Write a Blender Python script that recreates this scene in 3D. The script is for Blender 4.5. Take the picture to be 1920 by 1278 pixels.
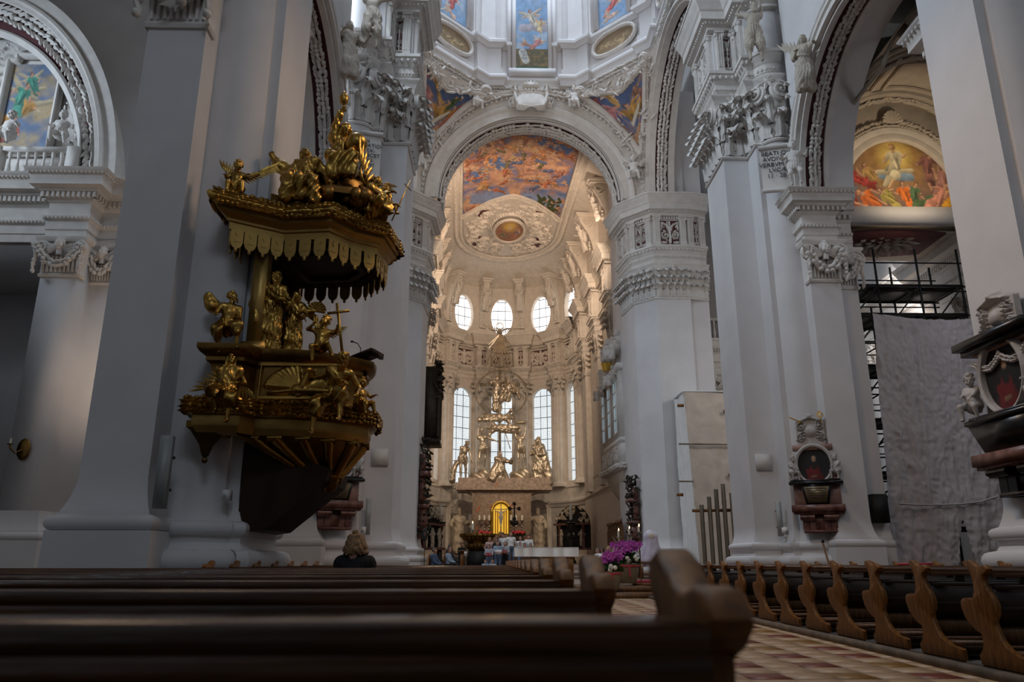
import bpy, math, random
import numpy as np
from mathutils import Vector, Matrix
PI = math.pi
R = math.radians
rng = np.random.default_rng(7)
random.seed(7)
SC = bpy.context.scene
COL = SC.collection
for _o in list(bpy.data.objects):
 bpy.data.objects.remove(_o)

# ------------------------------------------------------------------ camera
FPX = 1437.0
PITCH, YAW, CZ = R(16.07), R(1.276), 1.05
cam_data = bpy.data.cameras.new('camera')
cam_data.sensor_width = 36.0
cam_data.lens = FPX / 1920 * 36.0
cam_data.clip_start, cam_data.clip_end = 0.05, 400
cam_data.dof.use_dof = True
cam_data.dof.focus_distance = 26.0
cam_data.dof.aperture_fstop = 3.2
cam = bpy.data.objects.new('camera', cam_data)
COL.objects.link(cam)
cam.location = (0, 0, CZ)
cam.rotation_euler = (PI / 2 + PITCH, 0, -YAW)
SC.camera = cam

# ------------------------------------------------------------------ world, daylight, exposure
SC.view_settings.view_transform = 'Standard'
SC.view_settings.look = 'None'
SC.view_settings.gamma = 1.0
SC.view_settings.use_curve_mapping = False
SC.view_settings.exposure = 0.08
SC.cycles.use_denoising = True
SC.cycles.max_bounces = 5
SC.cycles.diffuse_bounces = 3
SC.cycles.glossy_bounces = 2
SC.cycles.transmission_bounces = 4
SC.cycles.transparent_max_bounces = 6
SC.cycles.sample_clamp_indirect = 4.0
SC.cycles.caustics_reflective = False
SC.cycles.caustics_refractive = False
world = bpy.data.worlds.new('overcast_sky')
SC.world = world
world.use_nodes = True
_bg = world.node_tree.nodes['Background']
_bg.inputs[0].default_value = (0.80, 0.88, 1.0, 1)
_bg.inputs[1].default_value = 0.22

def area_light(name, loc, target, size, power, color, size_y=None, spread=180):
 d = bpy.data.lights.new(name, 'AREA')
 d.energy, d.color, d.size = power, color, size
 d.shape = 'RECTANGLE'
 d.size_y = size_y or size
 d.spread = R(spread)
 o = bpy.data.objects.new(name, d)
 COL.objects.link(o)
 o.location = loc
 o.rotation_euler = (Vector(target) - Vector(loc)).to_track_quat('-Z', 'Y').to_euler()
 return o

def spot_light(name, loc, target, power, color, angle=70, blend=0.6, radius=0.25):
 d = bpy.data.lights.new(name, 'SPOT')
 d.energy, d.color, d.spot_size, d.spot_blend, d.shadow_soft_size = power, color, R(angle), blend, radius
 o = bpy.data.objects.new(name, d)
 COL.objects.link(o)
 o.location = loc
 o.rotation_euler = (Vector(target) - Vector(loc)).to_track_quat('-Z', 'Y').to_euler()
 return o

COOL = (0.70, 0.84, 1.0)
WARM = (1.0, 0.77, 0.58)
# daylight of the dome windows above the crossing, of the transept windows and of the nave clerestory
area_light('dome_window_daylight', (2.3, 36.5, 60.0), (2.3, 36.5, 0), 12, 7400, COOL)
area_light('north_clerestory_daylight', (-6.3, 20.0, 26.0), (8.5, 19.0, 5), 12, 2700, COOL, 3.0)
area_light('north_transept_daylight', (-22, 37, 18), (6, 36.5, 9), 8, 2000, COOL, 10)
area_light('west_window_daylight', (2.7, -13.5, 24.0), (2.7, 16, 13), 8, 900, COOL, 6)
area_light('chapel_window_daylight', (-25.0, 19.0, 18.0), (-17, 26.8, 17.5), 3, 210, COOL, 5, 80)
area_light('aisle_window_daylight', (18.5, 18.0, 12.0), (15.5, 26.5, 6), 3, 110, (.9, .92, 1.0), 5)
spot_light('lunette_lamp', (16.2, 24.0, 14.8), (16.3, 27.8, 16.8), 330, (1.0, .80, .55), 100)
for _s in (-1, 1):
 spot_light('choir_arch_lamp', (2.0 + _s * 3.6, 46.3, 22.0), (1.0, 69, 21.0), 3600, WARM, 90, .9, .5)
 spot_light('vault_uplight', (1.8 + _s * 5.4, 50.5, 23.6), (1.2, 57, 29.5), 1250, WARM, 120, .9, .5)
 spot_light('altar_lamp', (1.6 + _s * 5.0, 52.0, 15.0), (.6, 69, 7), 2000, (1.0, .8, .6), 60, .9, .4)
 spot_light('crossing_cornice_lamp', (2.3 + _s * 5.0, 31.0, 23.4), (2.3, 44.5, 27.5), 480, (1.0, .80, .60), 95, .8, .4)
area_light('nave_warm_fill', (2.7, 13.0, 13.0), (2.7, 16.0, 0), 2.0, 260, (1.0, .70, .45))  # added warm fill tinting the west-facing walls, no chandelier stands behind it
area_light('left_aisle_fill', (-11, 24, 6), (-11.5, 34, 18), 1.5, 70, WARM)  # unseen fill added to lift the stucco of the dim vault
area_light('south_transept_daylight', (19.0, 33.0, 13.0), (12, 42, 7), 3, 420, (1.0, .95, .92), 6)
spot_light('table_altar_lamp', (2.7, 26.5, 21.5), (1.6, 43, 1.4), 1500, (1.0, .86, .70), 42, .8, .3)

# ------------------------------------------------------------------ pixel -> place
_cp, _sp, _cy, _sy = math.cos(PITCH), math.sin(PITCH), math.cos(YAW), math.sin(YAW)

def P(px, py, Y=None, X=None, z=None):
 """point of the place seen at a photo pixel, its distance fixed by the wall or level it lies on"""
 dx, dy = (px - 960) / FPX, (639 - py) / FPX
 f, w = _cp - dy * _sp, _sp + dy * _cp
 x, y = f * _sy + dx * _cy, f * _cy - dx * _sy
 t = Y / y if Y is not None else X / x if X is not None else (z - CZ) / w
 return np.array((x * t, y * t, CZ + w * t))

# ------------------------------------------------------------------ mesh helper
def A(*p):
 return np.array(p, float)

class MB:
 def __init__(s):
  s.V, s.F, s.n = [], [], 0

 def add(s, V, F, mi=0, M=None):
  V = np.asarray(V, float)
  if M is not None:
   M = np.asarray(M, float)
   V = V @ M[:3, :3].T + M[:3, 3]
  s.V.append(V)
  F = [F] if isinstance(F, np.ndarray) else F
  for f in F:
   f = np.asarray(f, int)
   if f.ndim == 1:
    f = f[None, :]
   s.F.append((f + s.n, mi))
  s.n += len(V)
  return s

 def box(s, c, d, rz=0.0, mi=0, M=None):
  h = np.asarray(d, float) / 2
  V = np.array([(x, y, z) for z in (-1, 1) for y in (-1, 1) for x in (-1, 1)], float) * h
  if rz:
   k, n = math.cos(rz), math.sin(rz)
   V = V @ np.array([(k, n, 0), (-n, k, 0), (0, 0, 1)])
  F = np.array([(0, 2, 3, 1), (4, 5, 7, 6), (0, 1, 5, 4), (2, 6, 7, 3), (0, 4, 6, 2), (1, 3, 7, 5)])
  return s.add(V + np.asarray(c, float), F, mi, M)

 def bx(s, x0, x1, y0, y1, z0, z1, mi=0, M=None):
  return s.box(((x0 + x1) / 2, (y0 + y1) / 2, (z0 + z1) / 2), (abs(x1 - x0), abs(y1 - y0), abs(z1 - z0)), 0, mi, M)

 def bar(s, a, b, w, h=None, mi=0):
  a, b = np.asarray(a, float), np.asarray(b, float)
  d = b - a
  L = np.linalg.norm(d)
  d = d / L
  up = A(0, 0, 1) if abs(d[2]) < .9 else A(0, 1, 0)
  r = np.cross(d, up)
  r /= np.linalg.norm(r)
  u = np.cross(r, d)
  h = h or w
  M = np.eye(4)
  M[:3, 0], M[:3, 1], M[:3, 2], M[:3, 3] = r, d, u, (a + b) / 2
  return s.box((0, 0, 0), (w, L, h), 0, mi, M)

 def tube(s, pts, r, seg=8, mi=0, caps=True, M=None, closed=False):
  pts = np.asarray(pts, float)
  n = len(pts)
  r = np.broadcast_to(np.asarray(r, float), (n,))
  t = np.gradient(pts, axis=0) if not closed else np.roll(pts, -1, 0) - np.roll(pts, 1, 0)
  t /= np.linalg.norm(t, axis=1)[:, None] + 1e-9
  ref = A(0, 0, 1) if np.mean(np.abs(t[:, 2])) < .8 else A(0.3, 1, 0)
  a = np.cross(t, ref)
  a /= np.linalg.norm(a, axis=1)[:, None] + 1e-9
  b = np.cross(t, a)
  th = np.arange(seg) * 2 * PI / seg
  V = pts[:, None] + r[:, None, None] * (np.cos(th)[None, :, None] * a[:, None] + np.sin(th)[None, :, None] * b[:, None])
  F = ring_faces(n, seg, True, closed)
  fl = [F]
  if caps and not closed:
   fl += [np.arange(seg)[None, ::-1], (np.arange(seg) + (n - 1) * seg)[None]]
  return s.add(V.reshape(-1, 3), fl, mi, M)

 def lathe(s, prof, c=(0, 0, 0), seg=16, mi=0, M=None, a0=0, a1=2 * PI, sx=1, sy=1):
  prof = np.asarray(prof, float)
  full = abs(a1 - a0) > 6.28
  k = seg if full else seg + 1
  th = a0 + np.arange(k) * (a1 - a0) / seg
  V = np.stack([prof[:, None, 0] * np.cos(th) * sx, prof[:, None, 0] * np.sin(th) * sy, np.repeat(prof[:, 1][:, None], k, 1)], -1)
  F = ring_faces(len(prof), k, full, False)
  fl = [F]
  if full:
   if prof[0, 0] > 1e-4:
    fl.append(np.arange(k)[None, ::-1])
   if prof[-1, 0] > 1e-4:
    fl.append((np.arange(k) + (len(prof) - 1) * k)[None])
  return s.add(V.reshape(-1, 3) + np.asarray(c, float), fl, mi, M)

 def ell(s, c, r, seg=10, rings=6, mi=0, M=None):
  t = np.linspace(-PI / 2, PI / 2, rings + 1)
  r = np.broadcast_to(np.asarray(r, float), (3,))
  th = np.arange(seg) * 2 * PI / seg
  V = np.stack([np.cos(t)[:, None] * np.cos(th) * r[0], np.cos(t)[:, None] * np.sin(th) * r[1], np.repeat(np.sin(t)[:, None], seg, 1) * r[2]], -1).reshape(-1, 3)
  return s.add(V + np.asarray(c, float), ring_faces(rings + 1, seg, True, False), mi, M)

 def prism(s, poly, z0, z1, mi=0, M=None, caps=True):
  p = np.asarray(poly, float)
  n = len(p)
  V = np.concatenate([np.c_[p, np.full(n, z0)], np.c_[p, np.full(n, z1)]])
  i = np.arange(n)
  j = (i + 1) % n
  fl = [np.stack([i, j, j + n, i + n], -1)]
  if caps:
   fl += [i[None, ::-1], (i + n)[None]]
  return s.add(V, fl, mi, M)

 def grid(s, V, mi=0, M=None, wrap=False, flip=False):
  V = np.asarray(V, float)
  F = ring_faces(V.shape[0], V.shape[1], wrap, False)
  if flip:
   F = F[:, ::-1]
  return s.add(V.reshape(-1, 3), F, mi, M)

 def sweep(s, path, prof, closed=False, mi=0, caps=True):
  """moulding: profile (out, z) carried along a plan path, outward on the path's right hand"""
  path = np.asarray(path, float)
  prof = np.asarray(prof, float)
  off = miter(path, closed)
  V = np.concatenate([path[:, None, :2] + off[:, None, :] * prof[None, :, :1], np.repeat(prof[None, :, 1:2], len(path), 0)], -1)
  if path.shape[1] == 3:
   V[:, :, 2] += path[:, None, 2]
  k = len(prof)
  n = len(path)
  F = ring_faces(n, k, False, closed)[:, ::-1]
  fl = [F]
  if caps and not closed:
   fl += [np.arange(k)[None], (np.arange(k) + (n - 1) * k)[None, ::-1]]
  return s.add(V.reshape(-1, 3), fl, mi)

 def rail(s, pts, nrm, prof, closed=False, mi=0):
  """moulding along a 3-D curve: profile (a, b) with a along nrm[i], b along cross(t, nrm)"""
  pts, nrm, prof = np.asarray(pts, float), np.asarray(nrm, float), np.asarray(prof, float)
  nrm = np.broadcast_to(nrm, pts.shape)
  t = np.roll(pts, -1, 0) - np.roll(pts, 1, 0) if closed else np.gradient(pts, axis=0)
  t /= np.linalg.norm(t, axis=1)[:, None] + 1e-9
  b = np.cross(t, nrm)
  b /= np.linalg.norm(b, axis=1)[:, None] + 1e-9
  V = pts[:, None] + prof[None, :, :1] * nrm[:, None] + prof[None, :, 1:] * b[:, None]
  return s.add(V.reshape(-1, 3), ring_faces(len(pts), len(prof), False, closed), mi)

 def build(s, name, mats, parent=None, smooth=40, kind=None):
  me = bpy.data.meshes.new(name)
  V = np.concatenate(s.V) if s.V else np.zeros((0, 3))
  loops = np.concatenate([f.ravel() for f, _ in s.F])
  used, loops = np.unique(loops, return_inverse=True)
  V = V[used]
  me.vertices.add(len(V))
  me.vertices.foreach_set('co', V.astype(np.float32).ravel())
  sizes = np.concatenate([np.full(len(f), f.shape[1]) for f, _ in s.F])
  mi = np.concatenate([np.full(len(f), m) for f, m in s.F])
  me.loops.add(len(loops))
  me.loops.foreach_set('vertex_index', loops.astype(np.int32))
  me.polygons.add(len(sizes))
  st = np.concatenate([[0], np.cumsum(sizes)[:-1]])
  me.polygons.foreach_set('loop_start', st.astype(np.int32))
  me.polygons.foreach_set('material_index', mi.astype(np.int32))
  me.update(calc_edges=True)
  me.validate()
  if smooth:
   me.polygons.foreach_set('use_smooth', np.ones(len(me.polygons), bool))
   if smooth < 180:
    me.set_sharp_from_angle(angle=R(smooth))
  for m in (mats if isinstance(mats, (list, tuple)) else [mats]):
   me.materials.append(MAT[m] if isinstance(m, str) else m)
  return link(name, me, parent, kind)

def link(name, me, parent=None, kind=None):
 o = bpy.data.objects.new(name, me)
 COL.objects.link(o)
 if parent is not None:
  o.parent = parent
  g = parent
  m = Matrix.Identity(4)
  while g is not None:
   m = g.get('_w') and Matrix([g['_w'][i * 4:i * 4 + 4] for i in range(4)]) or Matrix.Identity(4)
   break
  o.matrix_parent_inverse = m.inverted()
 if kind:
  o['kind'] = kind
 return o

def ring_faces(n, k, wrap, closed):
 i = np.arange(n if closed else n - 1)[:, None]
 j = np.arange(k if wrap else k - 1)[None, :]
 i2, j2 = (i + 1) % n, (j + 1) % k
 return np.stack(np.broadcast_arrays(i * k + j, i * k + j2, i2 * k + j2, i2 * k + j), -1).reshape(-1, 4)

def miter(path, closed=False):
 p = np.asarray(path, float)[:, :2]
 d = np.roll(p, -1, 0) - p
 if not closed:
  d[-1] = d[-2]
 d /= np.linalg.norm(d, axis=1)[:, None] + 1e-9
 n = np.stack([d[:, 1], -d[:, 0]], -1)
 npv = np.roll(n, 1, 0)
 if not closed:
  npv[0] = n[0]
 m = n + npv
 return m / np.maximum(1e-3, np.maximum(.35, (1 + (n * npv).sum(1)))[:, None])

def xf(loc=(0, 0, 0), rz=0.0, rx=0.0, ry=0.0, s=1.0):
 m = Matrix.Translation(loc) @ Matrix.Rotation(rz, 4, 'Z') @ Matrix.Rotation(ry, 4, 'Y') @ Matrix.Rotation(rx, 4, 'X')
 sc = (s, s, s) if np.isscalar(s) else s
 return np.array(m @ Matrix.Diagonal((*sc, 1)))

def frame(o, x, z):
 """matrix with local x along x, local z along z (outward), y = z cross x"""
 x, z = np.asarray(x, float), np.asarray(z, float)
 x = x / np.linalg.norm(x)
 z = z - x * (z @ x)
 z = z / np.linalg.norm(z)
 M = np.eye(4)
 M[:3, 0], M[:3, 1], M[:3, 2], M[:3, 3] = x, np.cross(z, x), z, o
 return M

def tag(o, label, cat, group=None, kind=None):
 o['label'] = label
 o['category'] = cat
 if group:
  o['group'] = group
 if kind:
  o['kind'] = kind
 return o

def thing(name, label, cat, loc=(0, 0, 0), rz=0.0, group=None, kind=None, s=1.0, local=False):
 """an Empty at the thing's base; parts are given in world metres (local=True: in the thing's own frame)"""
 o = bpy.data.objects.new(name, None)
 o.empty_display_size = 0.1
 COL.objects.link(o)
 o.location = tuple(float(v) for v in loc)
 o.rotation_euler = (0, 0, rz)
 o.scale = (s, s, s)
 if not local:
  m = Matrix.Translation(o.location) @ Matrix.Rotation(rz, 4, 'Z') @ Matrix.Scale(s, 4)
  o['_w'] = [v for r in m for v in r]
 return tag(o, label, cat, group, kind)

def copy_tree(o, parent=None):
 c = o.copy()
 COL.objects.link(c)
 if parent is not None:
  c.parent = parent
  c.matrix_parent_inverse = o.matrix_parent_inverse.copy()
 for ch in list(o.children):
  copy_tree(ch, c)
 return c

def arc(c, r, a0, a1, n, r2=None):
 t = np.linspace(a0, a1, n)
 return np.c_[c[0] + r * np.cos(t), c[1] + (r2 or r) * np.sin(t)]

def bulge(a, b, sag, n=8):
 """arc from a to b bulging to the right hand"""
 a, b = np.asarray(a, float), np.asarray(b, float)
 t = np.linspace(0, 1, n)
 d = b - a
 nr = A(d[1], -d[0]) / np.linalg.norm(d)
 return a + t[:, None] * d + (4 * sag * t * (1 - t))[:, None] * nr

# ------------------------------------------------------------------ materials
MAT = {}

def mat(name, col, rough=0.6, metal=0.0, var=0.06, scale=3.0, bump=0.0, bscale=30.0, col2=None, emit=None, es=0.0, spec=0.5, stretch=None, attr=None, subsurf=0):
 m = bpy.data.materials.new(name)
 m.use_nodes = True
 nt = m.node_tree
 b = nt.nodes['Principled BSDF']
 b.inputs['Roughness'].default_value = rough
 b.inputs['Metallic'].default_value = metal
 b.inputs['Specular IOR Level'].default_value = spec
 tc = nt.nodes.new('ShaderNodeTexCoord')
 mp = nt.nodes.new('ShaderNodeMapping')
 if stretch:
  mp.inputs['Scale'].default_value = stretch
 nt.links.new(tc.outputs['Object'], mp.inputs[0])
 nz = nt.nodes.new('ShaderNodeTexNoise')
 nz.inputs['Scale'].default_value = scale
 nz.inputs['Detail'].default_value = 5
 nt.links.new(mp.outputs[0], nz.inputs['Vector'])
 ramp = nt.nodes.new('ShaderNodeValToRGB')
 c = np.array(col[:3])
 c2 = np.array(col2) if col2 else np.clip(c * (1 + var), 0, 1)
 ramp.color_ramp.elements[0].color = (*(c * (1 - var)), 1)
 ramp.color_ramp.elements[1].color = (*c2, 1)
 ramp.color_ramp.elements[0].position = .35
 ramp.color_ramp.elements[1].position = .65
 nt.links.new(nz.outputs[0], ramp.inputs[0])
 src = ramp.outputs[0]
 if attr:
  at = nt.nodes.new('ShaderNodeAttribute')
  at.attribute_name = attr
  src = at.outputs['Color']
 nt.links.new(src, b.inputs['Base Color'])
 if bump:
  n2 = nt.nodes.new('ShaderNodeTexNoise')
  n2.inputs['Scale'].default_value = bscale
  n2.inputs['Detail'].default_value = 4
  nt.links.new(mp.outputs[0], n2.inputs['Vector'])
  bp = nt.nodes.new('ShaderNodeBump')
  bp.inputs['Strength'].default_value = bump
  bp.inputs['Distance'].default_value = .02
  nt.links.new(n2.outputs[0], bp.inputs['Height'])
  nt.links.new(bp.outputs[0], b.inputs['Normal'])
 if emit:
  b.inputs['Emission Color'].default_value = (*emit, 1)
  b.inputs['Emission Strength'].default_value = es
 MAT[name] = m
 return m

def lin(r, g, b):
 return tuple(((v / 255) / 12.92 if v / 255 <= .04045 else ((v / 255 + .055) / 1.055) ** 2.4) for v in (r, g, b))

mat('plaster', (.74, .71, .70), .8, var=.04, scale=.8, bump=.12, bscale=9)
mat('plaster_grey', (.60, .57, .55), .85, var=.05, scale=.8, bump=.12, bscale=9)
mat('stucco', (.76, .71, .66), .75, var=.06, scale=2.5, bump=.25, bscale=22)
mat('stucco_cream', (.70, .62, .53), .75, var=.07, scale=2.5, bump=.25, bscale=22)
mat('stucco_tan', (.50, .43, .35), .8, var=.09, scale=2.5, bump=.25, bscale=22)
mat('red_ground', (.10, .030, .032), .8, var=.15, scale=4)
mat('gold', (.40, .235, .055), .33, 1.0, var=.28, scale=2.2, bump=.35, bscale=14)
mat('gold_dark', (.20, .11, .030), .42, 1.0, var=.3, scale=2.5, bump=.3, bscale=14)
mat('gold_flat', (.46, .29, .085), .42, .8, var=.12, scale=3)
mat('gold_bright', (.86, .55, .10), .3, .9, var=.1, scale=3)
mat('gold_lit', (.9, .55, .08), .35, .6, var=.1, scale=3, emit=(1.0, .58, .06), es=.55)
mat('pulpit_wood', (.030, .013, .005), .55, var=.3, scale=3, stretch=(1, 1, .2), spec=.2)
mat('silver_gilt', (.56, .47, .35), .38, .75, var=.22, scale=3.0, bump=.5, bscale=16)
mat('bronze', (.055, .045, .032), .5, .6, var=.2)
mat('wood', (.195, .078, .016), .45, var=.42, scale=2.6, stretch=(14, 14, 1.6), bump=.15, bscale=20, spec=.3)
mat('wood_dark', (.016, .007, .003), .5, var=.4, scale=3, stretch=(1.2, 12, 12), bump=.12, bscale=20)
mat('wood_rail', (.080, .031, .009), .20, var=.4, scale=3, stretch=(.8, 12, 12), bump=.1, bscale=20)
mat('wood_mid', (.16, .075, .03), .45, var=.35, scale=3, stretch=(8, 8, 1))
mat('marble_red', (.17, .050, .036), .38, var=.4, scale=5, col2=(.26, .12, .09))
mat('marble_rose', (.36, .21, .17), .45, var=.2, scale=5)
mat('marble_black', (.012, .011, .011), .28, var=.3)
mat('marble_white', (.52, .48, .45), .55, var=.12, scale=6, bump=.3, bscale=18)
mat('stone_statue', (.62, .51, .37), .7, var=.15, scale=3, bump=.2)
mat('plaque', (.22, .16, .085), .4, .5, var=.15, scale=8)
mat('lead', (.03, .035, .04), .6, .3)
mat('iron', (.02, .02, .022), .5, .6)
mat('steel', (.38, .33, .26), .32, .9, var=.2, scale=2, stretch=(1, 1, .1))
mat('grey_paint', (.45, .45, .42), .6)
mat('black', (.01, .01, .01), .6)
mat('dark_void', (.02, .018, .016), .9)
mat('sheet', (.62, .58, .60), .85, var=.07, scale=1.6, bump=.7, bscale=6)
mat('sheet_warm', (.66, .56, .47), .85, var=.06, scale=1.6, bump=.6, bscale=5)
mat('linen', (.85, .82, .78), .8, var=.03, bump=.2, bscale=6)
mat('paint', (.5, .5, .5), .7, attr='Col')
mat('skin', (.50, .27, .19), .55, var=.05)
mat('hair_brown', (.045, .022, .012), .6, var=.3, scale=30)
mat('hair_fair', (.30, .17, .075), .55, var=.35, scale=40, bump=.6, bscale=60)
mat('hair_dark', (.012, .009, .008), .5, var=.3, scale=30)
mat('cloth_black', (.006, .006, .007), .85)
mat('cloth_white', (.80, .78, .76), .8)
mat('cloth_grey', (.38, .38, .41), .8)
mat('cloth_pink', (.62, .42, .40), .8)
mat('cloth_blue', (.055, .085, .15), .8)
mat('cloth_lightblue', (.25, .32, .42), .8)
mat('denim', (.10, .15, .24), .85, var=.2, scale=20)
mat('red_book', (.25, .02, .03), .6)
mat('wax', (.85, .80, .66), .5, var=.03)
mat('flame', (1, .8, .4), .5, emit=(1.0, .62, .22), es=14.0)
mat('leaf_green', (.035, .085, .02), .5, var=.4, scale=9)
mat('petal', (.52, .07, .46), .5, var=.25, scale=8)
mat('petal_white', (.78, .72, .58), .5)
mat('pot', (.28, .22, .14), .6, var=.12)
mat('ribbon', (.65, .05, .07), .5)
mat('plastic_wrap', (.62, .56, .66), .3, var=.12, scale=3, bump=.6, bscale=10)
mat('carpet', (.30, .015, .03), .9)
mat('stone_step', (.30, .21, .16), .6, var=.25, scale=3)
mat('tile_cream', (.52, .35, .21), .42, var=.16, scale=4, bump=.08)
mat('tile_red', (.20, .045, .024), .42, var=.32, scale=6, bump=.08)
mat('tile_ochre', (.28, .14, .025), .42, var=.2, scale=6, bump=.08)
mat('stone_kerb', (.17, .125, .085), .7, var=.25, scale=5)
mat('glass_day', (.5, .55, .6), .2, emit=(.86, .95, 1.0), es=.85)
mat('glass_oval', (.6, .6, .6), .2, emit=(1.0, 1.0, 1.0), es=1.5)
mat('glass_dim', (.3, .4, .45), .2, emit=(.45, .62, .72), es=.35)
mat('grille', (.40, .41, .40), .6, .2)
mat('letter', (.03, .03, .04), .7)
mat('altar_marble', (.36, .27, .20), .45, var=.22, scale=4, col2=(.50, .36, .26), bump=.15)
mat('altar_vein', (.48, .15, .06), .45, var=.2)

# ------------------------------------------------------------------ painted surfaces (flat paint as colour per vertex)
def vnoise(p, seed=0, oct=4):
 """cheap value noise of 2-D points"""
 r = np.random.default_rng(seed)
 T = r.random((64, 64))
 out = np.zeros(p.shape[:-1])
 amp, tot = 1.0, 0.0
 q = p.copy()
 for _ in range(oct):
  i = np.floor(q).astype(int)
  f = q - i
  f = f * f * (3 - 2 * f)
  a, b = i[..., 0] % 64, i[..., 1] % 64
  a1, b1 = (a + 1) % 64, (b + 1) % 64
  v = (T[a, b] * (1 - f[..., 0]) + T[a1, b] * f[..., 0]) * (1 - f[..., 1]) + (T[a, b1] * (1 - f[..., 0]) + T[a1, b1] * f[..., 0]) * f[..., 1]
  out += v * amp
  tot += amp
  amp *= .5
  q = q * 2.03 + 7.1
 return out / tot

def colorize(o, col):
 me = o.data
 at = me.color_attributes.new('Col', 'FLOAT_COLOR', 'POINT')
 c = np.ones((len(me.vertices), 4), np.float32)
 col = np.asarray(col, np.float32)
 if col.ndim == 3:
  i, j = np.meshgrid(np.arange(col.shape[0]), np.arange(col.shape[1]), indexing='ij')
  col = col * (.72 + .56 * vnoise(np.stack([i, j], -1) * .16, 77, 3))[..., None]
 c[:, :3] = col.reshape(-1, 3)
 at.data.foreach_set('color', c.ravel())

class Paint:
 """canvas of colours over (u,v) points; figures are soft strokes"""

 def __init__(s, uv, base):
  s.uv = np.asarray(uv, float)
  s.c = np.broadcast_to(np.asarray(base, float), s.uv.shape[:-1] + (3,)).copy()

 def mix(s, m, col):
  m = np.clip(m, 0, 1)[..., None]
  s.c = s.c * (1 - m) + np.asarray(col, float) * m

 def stroke(s, a, b, ra, rb, col, soft=.25, shade=.45):
  a, b = A(*a), A(*b)
  d = b - a
  t = np.clip(((s.uv - a) @ d) / (d @ d + 1e-12), 0, 1)
  q = s.uv - (a + t[..., None] * d)
  r = ra + (rb - ra) * t
  k = np.sqrt((q ** 2).sum(-1)) / r
  m = np.clip((1 - k) / soft, 0, 1)
  lit = 1 + shade * np.clip((-q[..., 0] * .5 + q[..., 1]) / r, -1, 1)
  s.mix(m, np.asarray(col)[None] * lit[..., None] if lit.ndim == 1 else np.asarray(col)[None, None] * lit[..., None])

 def figure(s, c, h, ang, robe, wings=None, skin=(.62, .33, .20), hair=(.16, .07, .03), g=None, spread=.8):
  """a small painted figure: c centre, h height, ang lean"""
  g = g or random
  ca, sa = math.cos(ang), math.sin(ang)

  def q(x, y):
   return (c[0] + h * (x * ca - y * sa), c[1] + h * (x * sa + y * ca))
  if wings is not None:
   for k in (-1, 1):
    s.stroke(q(k * .08, .2), q(k * (.34 + .1 * g.random()), .34 + .15 * g.random()), h * .09, h * .05, wings)
    s.stroke(q(k * .10, .16), q(k * .36, .14), h * .08, h * .03, wings)
  sg = g.choice([-1, 1])
  rb = np.asarray(robe)
  for k in range(7):
   t = k / 6
   x = sg * .22 * (t - .3) * g.uniform(.4, 1.2)
   s.stroke(q(x, .16 - .5 * t), q(x + sg * g.uniform(.0, .2), .05 - .52 * t), h * g.uniform(.08, .15), h * .05, rb * g.uniform(.5, 1.35))
  for k in (-1, 1):
   e = q(k * (.15 + .08 * g.random()), .10 + .12 * g.uniform(-1, 1))
   s.stroke(q(k * .09, .22), e, h * .06, h * .045, rb * g.uniform(.7, 1.2))
   s.stroke(e, q(k * (.17 + .12 * g.random()), .16 + .2 * g.uniform(-1, 1)), h * .034, h * .022, skin)
  if g.random() < .6:
   s.stroke(q(sg * .12, -.38), q(sg * .22, -.52), h * .04, h * .025, skin)
  s.stroke(q(0, -.02), q(0, .2), h * .12, h * .11, rb)
  s.stroke(q(.02, -.1), q(-.05, .18), h * .03, h * .02, rb * 1.5)
  s.stroke(q(.06, -.12), q(.04, .12), h * .025, h * .02, rb * .45)
  s.stroke(q(0, .27), q(0, .30), h * .045, h * .04, skin)
  s.stroke(q(0, .37), q(sg * .01, .40), h * .070, h * .062, hair)
  s.stroke(q(sg * .014, .355), q(sg * .014, .375), h * .050, h * .048, skin)

ROBES = [(.42, .13, .06), (.55, .25, .10), (.12, .15, .27), (.16, .14, .07), (.50, .30, .12), (.46, .24, .17), (.56, .36, .24), (.30, .12, .08), (.58, .34, .20)]
# ------------------------------------------------------------------ ornament library
def inst(name, me, M, parent, kind=None):
 o = link(name, me, parent, kind)
 o.matrix_basis = Matrix([list(map(float, r)) for r in np.asarray(M)])
 return o

def tomesh(mb, name, mats, smooth=60):
 o = mb.build(name, mats, None, smooth)
 me = o.data
 bpy.data.objects.remove(o)
 return me

def leaf_grid(nx=11, ny=17, w=.5):
 t = np.linspace(0, 1, ny)[:, None]
 u = np.linspace(-1, 1, nx)[None, :]
 hw = w / 2 * (1.0 - .30 * t) * (.58 + .42 * np.abs(np.cos(3.5 * PI * t)) ** .6)
 hw = np.where(t > .93, hw * .6, hw)
 ang = np.clip((t - .5) / .5, 0, 1) * 3.0
 s = .5 / 2.6
 y = np.where(t < .5, t, .5 + s * 1.15 * np.sin(ang))
 z = .03 + .10 * t + np.where(t < .5, 0, s * (1 - np.cos(ang)))
 z = z - .05 * np.abs(u) ** 1.5 * (1 - .4 * t) + .028 * np.cos(u * PI * 4) + .05 * np.exp(-(u * 5) ** 2)
 return np.stack([u * hw + 0 * y, y + 0 * u, z + 0 * u], -1)

_m = MB()
_m.grid(leaf_grid(), flip=True)
for _i in range(-2, 3):
 _m.ell((_i * .055, .66, .40 - abs(_i) * .03), (.034, .10, .075), 6, 4)
LEAF = {}
for _k in ('stucco', 'stucco_cream', 'marble_white', 'gold', 'stucco_tan'):
 LEAF[_k] = tomesh(_m, 'acanthus_leaf', _k, 180)

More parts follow.
